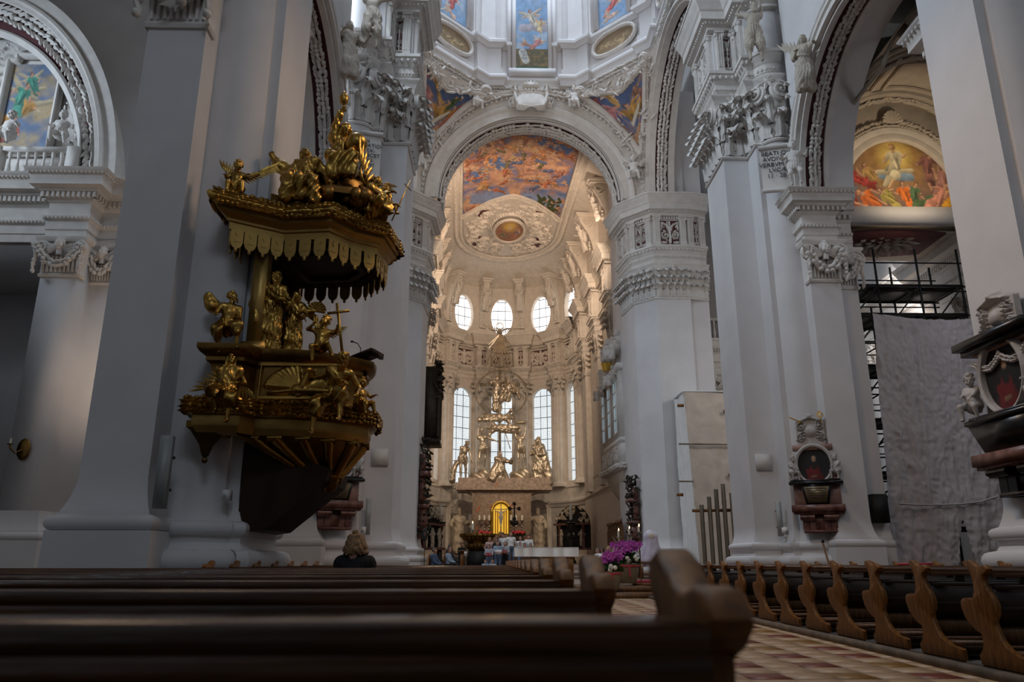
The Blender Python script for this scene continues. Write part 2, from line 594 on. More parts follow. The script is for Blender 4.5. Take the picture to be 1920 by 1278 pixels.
def spiral_pts(r, turns=1.75, n=34, k=-1):
 t = np.linspace(0, 1, n)
 rr = r * (1 - .86 * t)
 a = k * t * turns * 2 * PI + PI / 2
 return np.c_[rr * np.cos(a), rr * np.sin(a), .10 * r * t * 3]

_m = MB()
_m.tube(spiral_pts(.9), np.linspace(.15, .07, 34), 6)
_m.lathe([(.98, -.25), (.9, -.02), (.5, .04), (.001, .08)], seg=18)
_m.ell((0, 0, .2), (.16, .16, .12), 8, 4)
VOL = {}
for _k in ('stucco', 'stucco_cream', 'marble_white', 'gold', 'stucco_tan'):
 VOL[_k] = tomesh(_m, 'volute', _k, 60)

def blob_leaf(mb, c, d, n, L, w, th, mi=0):
 """one small pointed leaf or fruit, long axis d, facing n"""
 M = frame(c, d, n)
 M[:3, 0] *= L
 M[:3, 1] *= w
 M[:3, 2] *= th
 a = np.array([(-1, 0, 0), (-.45, .85, .1), (-.45, -.85, .1), (-.3, 0, .9), (.4, .7, .1), (.4, -.7, .1), (.5, 0, .8), (1.1, 0, .25)], float)
 f = np.array([(0, 2, 3), (0, 3, 1), (1, 3, 6), (1, 6, 4), (2, 6, 3), (2, 5, 6), (4, 6, 7), (5, 7, 6)])
 mb.add(a, f, mi, M)

def garland(mb, pts, nrm, w, dens=1.0, size=.16, fruit=.35, g=None, thick=1.0, lift=.35):
 """thick leaf-and-fruit garland along a curve lying on a surface with normals nrm"""
 g = g or random
 pts, nrm = np.asarray(pts, float), np.broadcast_to(np.asarray(nrm, float), np.shape(pts))
 seg = np.linalg.norm(np.diff(pts, axis=0), axis=1)
 L = np.concatenate([[0], np.cumsum(seg)])
 step = size * .8
 for s in np.arange(0, L[-1], step):
  c = np.array([np.interp(s, L, pts[:, k]) for k in range(3)])
  i = min(np.searchsorted(L, s, side='right') - 1, len(seg) - 1)
  d = (pts[i + 1] - pts[i]) / (seg[i] + 1e-9)
  n = nrm[i] / np.linalg.norm(nrm[i])
  b = np.cross(n, d)
  k = max(1, int(round(dens * w / (size * .8))))
  for j in range(k):
   o = ((j + .5) / k - .5) * w + g.uniform(-.1, .1) * size
   h = thick * size * (.55 + .9 * (1 - (2 * o / max(w, 1e-6)) ** 2) * .7)
   p = c + b * o + n * h * .45
   if g.random() < fruit:
    M = frame(p, d, n)
    mb.ell((0, 0, 0), (size * .5, size * .45, size * .5), 6, 4, 0, M)
   else:
    dd = d * (-1) + b * (o / w * 1.4 + g.uniform(-.3, .3)) + n * lift
    blob_leaf(mb, p, dd, n, size * .95, size * .42, size * .45)

def carve(mb, c, spread, n, size, g=random):
 """clump of carved leaves"""
 for _ in range(n):
  p = np.asarray(c) + np.array([g.uniform(-1, 1) for _k in range(3)]) * np.asarray(spread)
  d = A(g.uniform(-1, 1), g.uniform(-1, 1), g.uniform(-1, 1)) + A(.01, 0, 0)
  nn = A(g.uniform(-.5, .5), -1, g.uniform(-.5, .5))
  blob_leaf(mb, p, d, nn, size * g.uniform(.7, 1.3), size * .4, size * .35)

class Relief:
 """shallow relief: height over a panel made from strokes; emitted as one closed-front mesh"""

 def __init__(s, w, h, nx, ny):
  s.w, s.h = w, h
  x, y = np.linspace(-w / 2, w / 2, nx), np.linspace(-h / 2, h / 2, ny)
  s.X, s.Y = np.meshgrid(x, y)
  s.H = np.zeros_like(s.X)

 def stroke(s, pts, r0, r1, ht, lobes=0):
  pts = np.asarray(pts, float)[:, :2]
  n = len(pts) - 1
  for i in range(n):
   a, b = pts[i], pts[i + 1]
   d = b - a
   t = np.clip(((s.X - a[0]) * d[0] + (s.Y - a[1]) * d[1]) / (d @ d + 1e-12), 0, 1)
   g = (i + t) / n
   r = r0 + (r1 - r0) * g
   if lobes:
    r = r * (.75 + .45 * np.abs(np.sin(lobes * PI * g)))
   q = ((s.X - a[0] - t * d[0]) ** 2 + (s.Y - a[1] - t * d[1]) ** 2) / (r * r)
   s.H = np.maximum(s.H, ht * np.sqrt(np.clip(1 - q, 0, 1)))
  return s

 def ball(s, c, r, ht):
  q = ((s.X - c[0]) ** 2 + (s.Y - c[1]) ** 2) / (r * r)
  s.H = np.maximum(s.H, ht * np.sqrt(np.clip(1 - q, 0, 1)))
  return s

 def scroll(s, c, r, k, ht, leafs=7, turns=1.4):
  p = spiral_pts(r, turns, 26, k)[:, :2] + np.asarray(c)
  s.stroke(p, r * .17, r * .10, ht)
  for i in range(0, 22, max(1, 22 // leafs)):
   d = p[i] - np.asarray(c)
   t = A(-d[1], d[0]) * k
   q = p[i] + d * .42 + t * .45
   s.stroke([p[i], q], r * .16, r * .03, ht * .8)
   s.stroke([p[i], p[i] - d * .3 + t * .3], r * .12, r * .03, ht * .7)
  s.ball(c, r * .2, ht)
  return s

 def emit(s, mb, M, mi=0, mi_low=1, thr=.08, base=0.0):
  ht = max(s.H.max(), 1e-6)
  V = np.stack([s.X, s.Y, s.H + base], -1)
  ny, nx = s.X.shape
  F = ring_faces(ny, nx, False, False)
  hi = (s.H.ravel()[F].max(1) > thr * ht)
  mb.add(V.reshape(-1, 3), F, mi_low, M)
  mb.F[-1] = (mb.F[-1][0][hi], mi)
  if (~hi).any():
   mb.F.append((F[~hi] + mb.n - len(V.reshape(-1, 3)), mi_low))
  return mb

def relief_scrolls(w, h, ht, seed=0, res=.06, center='shell'):
 nx, ny = max(12, int(w / res)), max(10, int(h / res))
 r = Relief(w, h, nx, ny)
 g = random.Random(seed)
 n = max(1, int(round(w / (h * 1.0))))
 if n == 1:
  q = min(h * .36, w * .235)
  for k in (-1, 1):
   r.scroll((k * w * .25, -h * .14), q, -k, ht)
   r.stroke([(0, h * .05), (k * w * .16, h * .30), (k * w * .40, h * .40)], w * .07, w * .03, ht, 4)
   r.stroke([(k * w * .42, h * .42), (k * w * .45, h * .1)], w * .05, w * .03, ht * .8, 3)
   r.stroke([(k * w * .44, -h * .44), (k * w * .2, -h * .44)], h * .05, h * .03, ht * .8, 3)
  r.stroke([(0, -h * .45), (0, h * .45)], w * .07, w * .04, ht, 5)
  for i in range(22):
   p = (g.uniform(-.46, .46) * w, g.uniform(-.46, .46) * h)
   a = g.uniform(0, 6.3)
   r.stroke([p, (p[0] + q * .3 * math.cos(a), p[1] + q * .3 * math.sin(a))], q * .13, q * .05, ht * .6)
 else:
  for i in range(n):
   c = ((i + .5) / n - .5) * w
   k = 1 if i % 2 else -1
   r.scroll((c, g.uniform(-.05, .05) * h), h * .42, k, ht)
  for i in range(n * 6):
   p = (g.uniform(-.47, .47) * w, g.choice([-.36, .36, .3, -.3]) * h)
   a = g.uniform(0, 6.3)
   r.stroke([p, (p[0] + h * .16 * math.cos(a), p[1] + h * .12 * math.sin(a))], h * .06, h * .02, ht * .75)
 return r

# mouldings: (out, z) from bottom to top, all starting and ending at out = -.05 (inside the wall)
def prof(*pts):
 return np.array(pts, float)

def cyma(o0, z0, o1, z1, n=5):
 t = np.linspace(0, 1, n)
 return [(o0 + (o1 - o0) * (3 * a * a - 2 * a ** 3), z0 + (z1 - z0) * a) for a in t]

def torus_p(o, z0, z1, b, n=7):
 t = np.linspace(-PI / 2, PI / 2, n)
 return [(o + b * math.cos(a), (z0 + z1) / 2 + (z1 - z0) / 2 * math.sin(a)) for a in t]

def base_profile(zt=1.55, tall=False, out=.32):
 """attic pier base: plinth, tori and a flare running up into the shaft"""
 p = [(-.05, 0), (out, 0), (out, zt - .55)]
 if tall:
  p = [(-.05, 0), (out, 0), (out, zt), ]
  p += torus_p(out - .06, zt, zt + .22, .08) + [(out * .55, zt + .24), (out * .55, zt + .27)]
  p += [(out * .55 * (1 - t) ** 2.2, zt + .27 + .65 * t) for t in np.linspace(.1, 1, 6)]
 else:
  p += torus_p(out - .08, zt - .55, zt - .22, .12) + [(out * .5, zt - .2), (out * .35, zt - .1), (out * .42, zt)]
  p += torus_p(out * .45, zt, zt + .22, .09) + [(out * .3, zt + .24)]
  p += [(out * .3 * (1 - t) ** 2, zt + .24 + .5 * t) for t in np.linspace(.15, 1, 5)]
 p += [(-.05, p[-1][1])]
 return np.array(p)

def entab_profile(z0, z1, out=.75):
 """architrave, frieze and cornice"""
 h = z1 - z0
 f = lambda t: z0 + h * t
 return np.array([(-.05, f(0)), (.06, f(0)), (.06, f(.12)), (.10, f(.13)), (.10, f(.26)), (.16, f(.28)), (.20, f(.33)), (.08, f(.345)), (.08, f(.55)),
     (.14, f(.57)), (.20, f(.61)), (.20, f(.68)), (.34, f(.70)), (.40, f(.74)), (out * .86, f(.76)), (out * .86, f(.86)), (out * .9, f(.88))]
     + cyma(out * .9, f(.9), out * 1.12, f(.985), 4) + [(out * 1.14, f(1)), (-.05, f(1))])

def along(path, step, closed=False):
 """(point, direction, outward) every step along a plan path, centred on each straight piece"""
 p = np.asarray(path, float)
 out = []
 n = len(p) if closed else len(p) - 1
 for i in range(n):
  a, b = p[i], p[(i + 1) % len(p)]
  d = b - a
  L = np.linalg.norm(d)
  if L < step * .9:
   continue
  d = d / L
  k = int(L / step)
  for j in range(k):
   out.append((a + d * (L * (j + .5) / k), d, A(d[1], -d[0])))
 return out

def offset_path(path, o, closed=False):
 return np.asarray(path, float)[:, :2] + miter(path, closed) * o

def dentils(mb, path, z0, z1, out, step, depth):
 for p, d, n in along(offset_path(path, out), step):
  c = p - n * depth / 2
  M = frame((c[0], c[1], (z0 + z1) / 2), (d[0], d[1], 0), (n[0], n[1], 0))
  mb.box((0, 0, 0), (step * .55, z1 - z0, depth), 0, 0, M)

def egg_band(mb, path, z, out, step, r):
 for p, d, n in along(offset_path(path, out), step):
  mb.ell((p[0], p[1], z), (r * .8, r * .8, r), 6, 4)

def corinthian(parent, segs, z0, z1, mk='stucco', name='capital', out=.32, nl=None):
 """capital over a plan path made of straight or curved runs; leaves and volutes are its pieces"""
 path = np.concatenate([np.asarray(s, float)[(0 if i == 0 else 1):] for i, s in enumerate(segs)])
 h = z1 - z0
 mb = MB()
 fl = [(-.05, z0 - .16), (.06, z0 - .16), (.10, z0 - .10), (.06, z0 - .03), (.02, z0)] + [(.02 + out * .55 * t ** 3, z0 + h * .86 * t) for t in np.linspace(.1, 1, 5)] + [(-.05, z0 + h * .86)]
 mb.sweep(path, fl)
 cap = mb.build(name, mk, parent, 40)
 mb = MB()
 mb.sweep(path, [(-.05, z1 - h * .14), (out * .62, z1 - h * .14), (out * .72, z1 - h * .09)] + cyma(out * .75, z1 - h * .08, out * 1.05, z1 - .02, 4) + [(out * 1.05, z1), (-.05, z1)])
 mb.build('abacus', mk, cap, 40)
 for s in segs:
  s = np.asarray(s, float)
  d = np.diff(s, axis=0)
  sl = np.linalg.norm(d, axis=1)
  L = sl.sum()
  cum = np.concatenate([[0], np.cumsum(sl)])

  def at(t):
   q = t * L
   i = min(np.searchsorted(cum, q, side='right') - 1, len(sl) - 1)
   dd = d[i] / sl[i]
   return s[i] + dd * (q - cum[i]), dd, A(dd[1], -dd[0])
  lw = h * .20
  n1 = max(1, int(round(L / lw)))
  if L < lw * .8:
   continue
  rows = ((n1, .52, 0.0, .0, .03), (n1 + 1 if n1 > 1 else 1, .50, .24, .0, .07), (n1, .40, .50, .0, .12))
  for n, hh, zz, _, o in rows:
   for j in range(n):
    p, dd, nn = at((j + .5) / n if zz < .1 or n == 1 else .06 + .88 * j / (n - 1))
    M = frame((p[0] + nn[0] * o, p[1] + nn[1] * o, z0 + h * zz), (dd[0], dd[1], 0), (nn[0], nn[1], 0))
    M[:3, 0] *= min(lw, L / n) * 2.5
    M[:3, 1] *= h * hh
    M[:3, 2] *= h * .52
    inst('acanthus_leaf', LEAF[mk], M, cap)
  for t, k in ((0.0, 1), (1.0, -1)):
   if L < lw * 1.1:
    continue
   p, dd, nn = at(min(max(t, .001), .999))
   q = p + nn * out * .72 - dd * k * (-h * .10)
   M = frame((q[0], q[1], z0 + h * .74), (dd[0] * -k, dd[1] * -k, 0), (nn[0], nn[1], 0)) if k > 0 else frame((q[0], q[1], z0 + h * .74), (dd[0], dd[1], 0), (nn[0], nn[1], 0))
   M[:3, :3] *= h * .17
   inst('volute', VOL[mk], M, cap)
  if L > lw * 1.8:
   p, dd, nn = at(.5)
   mb = MB()
   c = A(p[0] + nn[0] * out * .8, p[1] + nn[1] * out * .8, z1 - h * .10)
   for a in range(7):
    e = A(dd[0], dd[1], 0) * math.cos(a * PI / 3.5) + A(0, 0, 1) * math.sin(a * PI / 3.5)
    blob_leaf(mb, c + e * h * .06, e, A(nn[0], nn[1], 0), h * .085, h * .04, h * .05)
   mb.ell(c, h * .05, 8, 5)
   mb.build('flower', mk, cap, 60)
 return cap

def cherub_capital(parent, a, b, z0, z1, mk='stucco', name='capital', head=True):
 """arcade capital on one flat face: two volutes, a swag of fruit and a winged cherub head"""
 a, b = np.asarray(a, float), np.asarray(b, float)
 d = (b - a) / np.linalg.norm(b - a)
 n = A(d[1], -d[0])
 L = np.linalg.norm(b - a)
 h = z1 - z0
 d3, n3 = A(d[0], d[1], 0), A(n[0], n[1], 0)

 def q(t, z, o):
  p = a + d * (L * t) + n * o
  return A(p[0], p[1], z0 + h * z)
 path = [a - n * .3, a, b, b - n * .3]
 mb = MB()
 mb.sweep(path, [(-.05, z0 - .14), (.05, z0 - .14), (.08, z0 - .07), (.03, z0), (.03, z0 + h * .2), (.10, z0 + h * .88), (-.05, z0 + h * .88)])
 for i in range(9):
  mb.tube([q((i + .5) / 9, .02, .05), q((i + .5) / 9, .45, .10)], L * .035, 5)
 cap = mb.build(name, mk, parent, 40)
 mb = MB()
 mb.sweep(path, [(-.05, z0 + h * .86), (.18, z0 + h * .86), (.26, z0 + h * .95), (.26, z1), (-.05, z1)])
 mb.build('abacus', mk, cap, 40)
 for t, k in ((.0, 1), (1.0, -1)):
  M = frame(q(t, .66, .24), d3 * (-k), n3) if k > 0 else frame(q(t, .66, .24), d3, n3)
  M[:3, :3] *= h * .23
  inst('volute', VOL[mk], M, cap)
 mb = MB()
 t = np.linspace(-.12, 1.12, 16)
 pts = np.array([q(v, .72 - .55 * math.sin(PI * min(max((v + .12) / 1.24, 0), 1)), .22) for v in t])
 garland(mb, pts, n3, h * .2, 1.2, h * .15, .5)
 for tt in (-.1, 1.1):
  pts = np.array([q(tt, v, .2) for v in np.linspace(.6, -.12, 7)])
  garland(mb, pts, n3, h * .14, 1.1, h * .13, .5)
 mb.build('swag', mk, cap, 60)
 if head:
  mb = MB()
  for k in (-1, 1):
   for i in range(6):
    e = d3 * k + A(0, 0, 1) * (.55 - .22 * i)
    blob_leaf(mb, q(.5, .62, .26) + d3 * k * L * .06 + e * h * .12, e, n3, h * (.27 - .02 * i), h * .055, h * .06)
  mb.build('wing', mk, cap, 60)
  mb = MB()
  mb.add(*head_geo('putto'), M=frame(q(.5, .74, .30), d3, A(0, 0, 1)) @ xf(s=h * 1.35))
  mb.build('cherub_head', mk, cap, 180)
 return cap

# ------------------------------------------------------------------ figures: one continuous surface from a distance field
def surface_net(D, org, vox):
 S = D < 0
 nx, ny, nz = D.shape
 c = [S[i:nx - 1 + i, j:ny - 1 + j, k:nz - 1 + k] for i in (0, 1) for j in (0, 1) for k in (0, 1)]
 al = np.logical_and.reduce(c)
 an = np.logical_or.reduce(c)
 act = an & ~al
 idx = np.argwhere(act)
 if not len(idx):
  return np.zeros((0, 3)), np.zeros((0, 4), int)
 id3 = np.full(act.shape, -1)
 id3[act] = np.arange(len(idx))
 corners = np.array([(i, j, k) for i in (0, 1) for j in (0, 1) for k in (0, 1)])
 vals = np.stack([D[idx[:, 0] + i, idx[:, 1] + j, idx[:, 2] + k] for i, j, k in corners], 1)
 acc = np.zeros((len(idx), 3))
 cnt = np.zeros(len(idx))
 for a in range(8):
  for b in range(a + 1, 8):
   if np.abs(corners[a] - corners[b]).sum() != 1:
    continue
   va, vb = vals[:, a], vals[:, b]
   m = (va < 0) != (vb < 0)
   t = np.where(m, va / np.where(m, va - vb, 1), 0)
   acc += np.where(m[:, None], corners[a] + t[:, None] * (corners[b] - corners[a]), 0)
   cnt += m
 V = org + (idx + acc / cnt[:, None]) * vox
 F = []
 for ax in range(3):
  s0 = [slice(1, -1)] * 3
  s1 = [slice(1, -1)] * 3
  s0[ax], s1[ax] = slice(0, -1), slice(1, None)
  e = S[tuple(s0)] != S[tuple(s1)]
  q = np.argwhere(e)
  off = np.ones(3, int)
  off[ax] = 0
  q = q + off
  u, v = [(1, 2), (2, 0), (0, 1)][ax]
  du, dv = np.zeros(3, int), np.zeros(3, int)
  du[u], dv[v] = 1, 1
  quad = np.stack([id3[tuple((q - du - dv).T)], id3[tuple((q - dv).T)], id3[tuple(q.T)], id3[tuple((q - du).T)]], 1)
  ins = S[tuple(q.T)]
  quad[~ins] = quad[~ins][:, ::-1]
  F.append(quad)
 F = np.concatenate(F)
 F = F[(F >= 0).all(1)]
 return V, F[:, ::-1]

class Field:
 def __init__(s, lo, hi, vox):
  s.vox = vox
  s.org = np.asarray(lo, float) - 2.5 * vox
  n = np.ceil((np.asarray(hi) - s.org) / vox).astype(int) + 3
  ax = [s.org[i] + np.arange(n[i]) * vox for i in range(3)]
  s.ax = ax
  s.D = np.full(tuple(n), 1.0)

 def sub(s, lo, hi):
  sl = []
  for i in range(3):
   a = max(0, int((lo[i] - s.org[i]) / s.vox) - 1)
   b = min(len(s.ax[i]), int((hi[i] - s.org[i]) / s.vox) + 3)
   sl.append(slice(a, max(a, b)))
  X = np.meshgrid(*[s.ax[i][sl[i]] for i in range(3)], indexing='ij')
  return tuple(sl), X

 def merge(s, sl, d, k):
  o = s.D[sl]
  h = np.clip(.5 + .5 * (o - d) / k, 0, 1)
  s.D[sl] = o * (1 - h) + d * h - k * h * (1 - h)

 def cone(s, a, b, ra, rb, k=.03):
  a, b = np.asarray(a, float), np.asarray(b, float)
  m = max(ra, rb) + k + .03
  sl, X = s.sub(np.minimum(a, b) - m, np.maximum(a, b) + m)
  d = b - a
  t = np.clip(((X[0] - a[0]) * d[0] + (X[1] - a[1]) * d[1] + (X[2] - a[2]) * d[2]) / (d @ d + 1e-9), 0, 1)
  q = np.sqrt((X[0] - a[0] - t * d[0]) ** 2 + (X[1] - a[1] - t * d[1]) ** 2 + (X[2] - a[2] - t * d[2]) ** 2) - (ra + (rb - ra) * t)
  s.merge(sl, q, k)

 def ell(s, c, r, k=.03, cut=False):
  c, r = np.asarray(c, float), np.broadcast_to(np.asarray(r, float), (3,))
  sl, X = s.sub(c - r - k - .03, c + r + k + .03)
  q = np.sqrt(sum(((X[i] - c[i]) / r[i]) ** 2 for i in range(3)))
  q = (q - 1) * r.min()
  if cut:
   s.D[sl] = np.maximum(s.D[sl], -q)
  else:
   s.merge(sl, q, k)

_heads = {}

def head_geo(style='man'):
 """head with brow, eye hollows, nose, lips, ears and hair; origin at its centre, facing -y, 0.25 tall"""
 if style in _heads:
  return _heads[style]
 f = Field((-.14, -.17, -.2), (.14, .15, .19), .0105)
 put = style == 'putto'
 f.ell((0, .015, .03), (.083, .10, .098), .02)
 f.cone((0, -.035, -.03), (0, -.055, -.085), .06, .036, .03)
 if put:
  for k in (-1, 1):
   f.ell((k * .04, -.05, -.045), .042, .02)
 f.cone((0, .02, -.06), (0, .03, -.19), .052, .056, .02)
 f.cone((0, -.088, .025), (0, -.118, -.022), .011, .017, .012)
 f.cone((-.035, -.082, .035), (.035, -.082, .035), .014, .014, .012)
 for k in (-1, 1):
  f.ell((k * .034, -.098, .012), (.019, .018, .012), .01, True)
  f.ell((k * .034, -.083, .010), (.014, .014, .010), .006)
  f.ell((k * .086, .005, -.005), (.012, .022, .032), .01)
 f.cone((-.02, -.098, -.052), (.02, -.098, -.052), .009, .009, .008)
 f.cone((-.016, -.095, -.066), (.016, -.095, -.066), .009, .009, .008)
 g = np.random.default_rng(len(style) * 7)
 if style in ('man', 'youth', 'putto', 'beard', 'woman', 'short'):
  nh = {'woman': 60, 'youth': 55}.get(style, 46)
  for _ in range(nh):
   a, e = g.uniform(-PI, PI), g.uniform(-.35, 1.5)
   d = A(math.cos(e) * math.sin(a), math.cos(e) * math.cos(a), math.sin(e))
   if d[1] < -.35 and d[2] < .62:
    continue
   f.ell(A(0, .018, .035) + d * A(.088, .10, .098), g.uniform(.018, .030), .006)
 if style in ('youth', 'woman'):
  for k in (-1, 1):
   f.cone((k * .085, .03, 0), (k * .09, .05, -.13), .032, .026, .02)
  f.cone((0, .09, 0), (0, .10, -.15), .07, .06, .03)
 if style == 'beard':
  for i in range(16):
   x = g.uniform(-.05, .05)
   f.cone((x, -.07, -.075), (x * 1.2, -.085 + g.uniform(-.02, .02), -.14 - g.uniform(0, .05)), .019, .010, .008)
  for k in (-1, 1):
   f.cone((k * .075, -.02, -.03), (k * .05, -.06, -.09), .024, .02, .02)
 if style == 'veil':
  f.ell((0, .03, .045), (.105, .115, .11), .01)
  f.cone((0, .06, .03), (0, .09, -.18), .11, .13, .03)
  for k in (-1, 1):
   f.cone((k * .09, -.03, .03), (k * .12, -.01, -.18), .03, .05, .02)
 if style == 'mitre':
  f.cone((0, .01, .10), (0, .01, .28), .095, .02, .01)
 if style == 'hood':
  f.cone((0, .03, .05), (0.02, .06, .22), .12, .05, .03)
  f.cone((.02, .06, .22), (.13, .02, .30), .05, .02, .03)
  f.cone((0, .06, .03), (0, .09, -.18), .12, .15, .03)
  for k in (-1, 1):
   f.cone((k * .1, -.04, .06), (k * .13, -.03, -.18), .035, .06, .02)
 V, F = surface_net(f.D, f.org, f.vox)
 _heads[style] = (V, F)
 return V, F

def ik(a, b, l1, l2, pole):
 a, b, pole = (np.asarray(v, float) for v in (a, b, pole))
 d = b - a
 L = np.linalg.norm(d)
 L2 = min(L, (l1 + l2) * .995)
 d = d / (L + 1e-9)
 b = a + d * L2
 x = (l1 * l1 - l2 * l2 + L2 * L2) / (2 * L2)
 h = math.sqrt(max(l1 * l1 - x * x, 0))
 p = pole - d * (pole @ d)
 p /= np.linalg.norm(p) + 1e-9
 return a + d * x + p * h, b

def hand_geo(mb, wrist, d, palm, s=1.0, curl=.4, side=1, mi=0):
 """palm, four unequal bent fingers and a thumb leaving the side of the palm"""
 d = np.asarray(d, float) / np.linalg.norm(d)
 palm = np.asarray(palm, float)
 palm = palm - d * (palm @ d)
 palm /= np.linalg.norm(palm) + 1e-9
 x = np.cross(d, palm) * side
 w = np.asarray(wrist, float)
 M = np.eye(4)
 M[:3, 0], M[:3, 1], M[:3, 2], M[:3, 3] = x, d, palm, w + d * .045 * s
 mb.ell((0, 0, 0), (.040 * s, .055 * s, .018 * s), 8, 6, mi, M)
 for i, (o, L) in enumerate(((-.030, .062), (-.010, .075), (.010, .080), (.030, .070))):
  p0 = w + d * .085 * s + x * o * s
  e = d * math.cos(curl) + palm * math.sin(curl) + x * o * 1.5
  e2 = d * math.cos(curl * 2.4) + palm * math.sin(curl * 2.4)
  p1 = p0 + e * L * .5 * s
  p2 = p1 + e2 * L * .5 * s
  mb.tube([p0, p1, p2], np.array((.011, .010, .007)) * s, 5, mi)
 p0 = w + d * .03 * s + x * .034 * s
 p1 = p0 + (x * .8 + d * .6 + palm * .3) * .04 * s
 mb.tube([p0, p1, p1 + (d * .9 + x * .25 + palm * .4) * .032 * s], np.array((.014, .012, .008)) * s, 5, mi)

def wing_geo(mb, root, tip, nrm, w, n=7, mi=0):
 root, tip, nrm = (np.asarray(v, float) for v in (root, tip, nrm))
 d = tip - root
 L = np.linalg.norm(d)
 d /= L
 b = np.cross(nrm, d)
 mb.tube([root, root + d * L * .45 + b * w * .15, root + d * L * .8], (.05 * L, .06 * L, .03 * L), 6, mi)
 for row, (k, ln) in enumerate(((n, .75), (n, .45))):
  for i in range(k):
   t = .12 + .78 * i / (k - 1)
   p = root + d * L * t + nrm * .02 * (1 + row)
   e = d * (.15 + .85 * t) - b * (1.15 - .75 * t)
   e /= np.linalg.norm(e)
   q = p + e * w * ln * (.7 + .5 * t) * .5
   blob_leaf(mb, q, e, nrm, w * ln * (.7 + .5 * t) * .55, w * .09, w * .06, mi)

def rot3(rx, ry, rz):
 return np.array(Matrix.Rotation(rz, 3, 'Z') @ Matrix.Rotation(ry, 3, 'Y') @ Matrix.Rotation(rx, 3, 'X'))

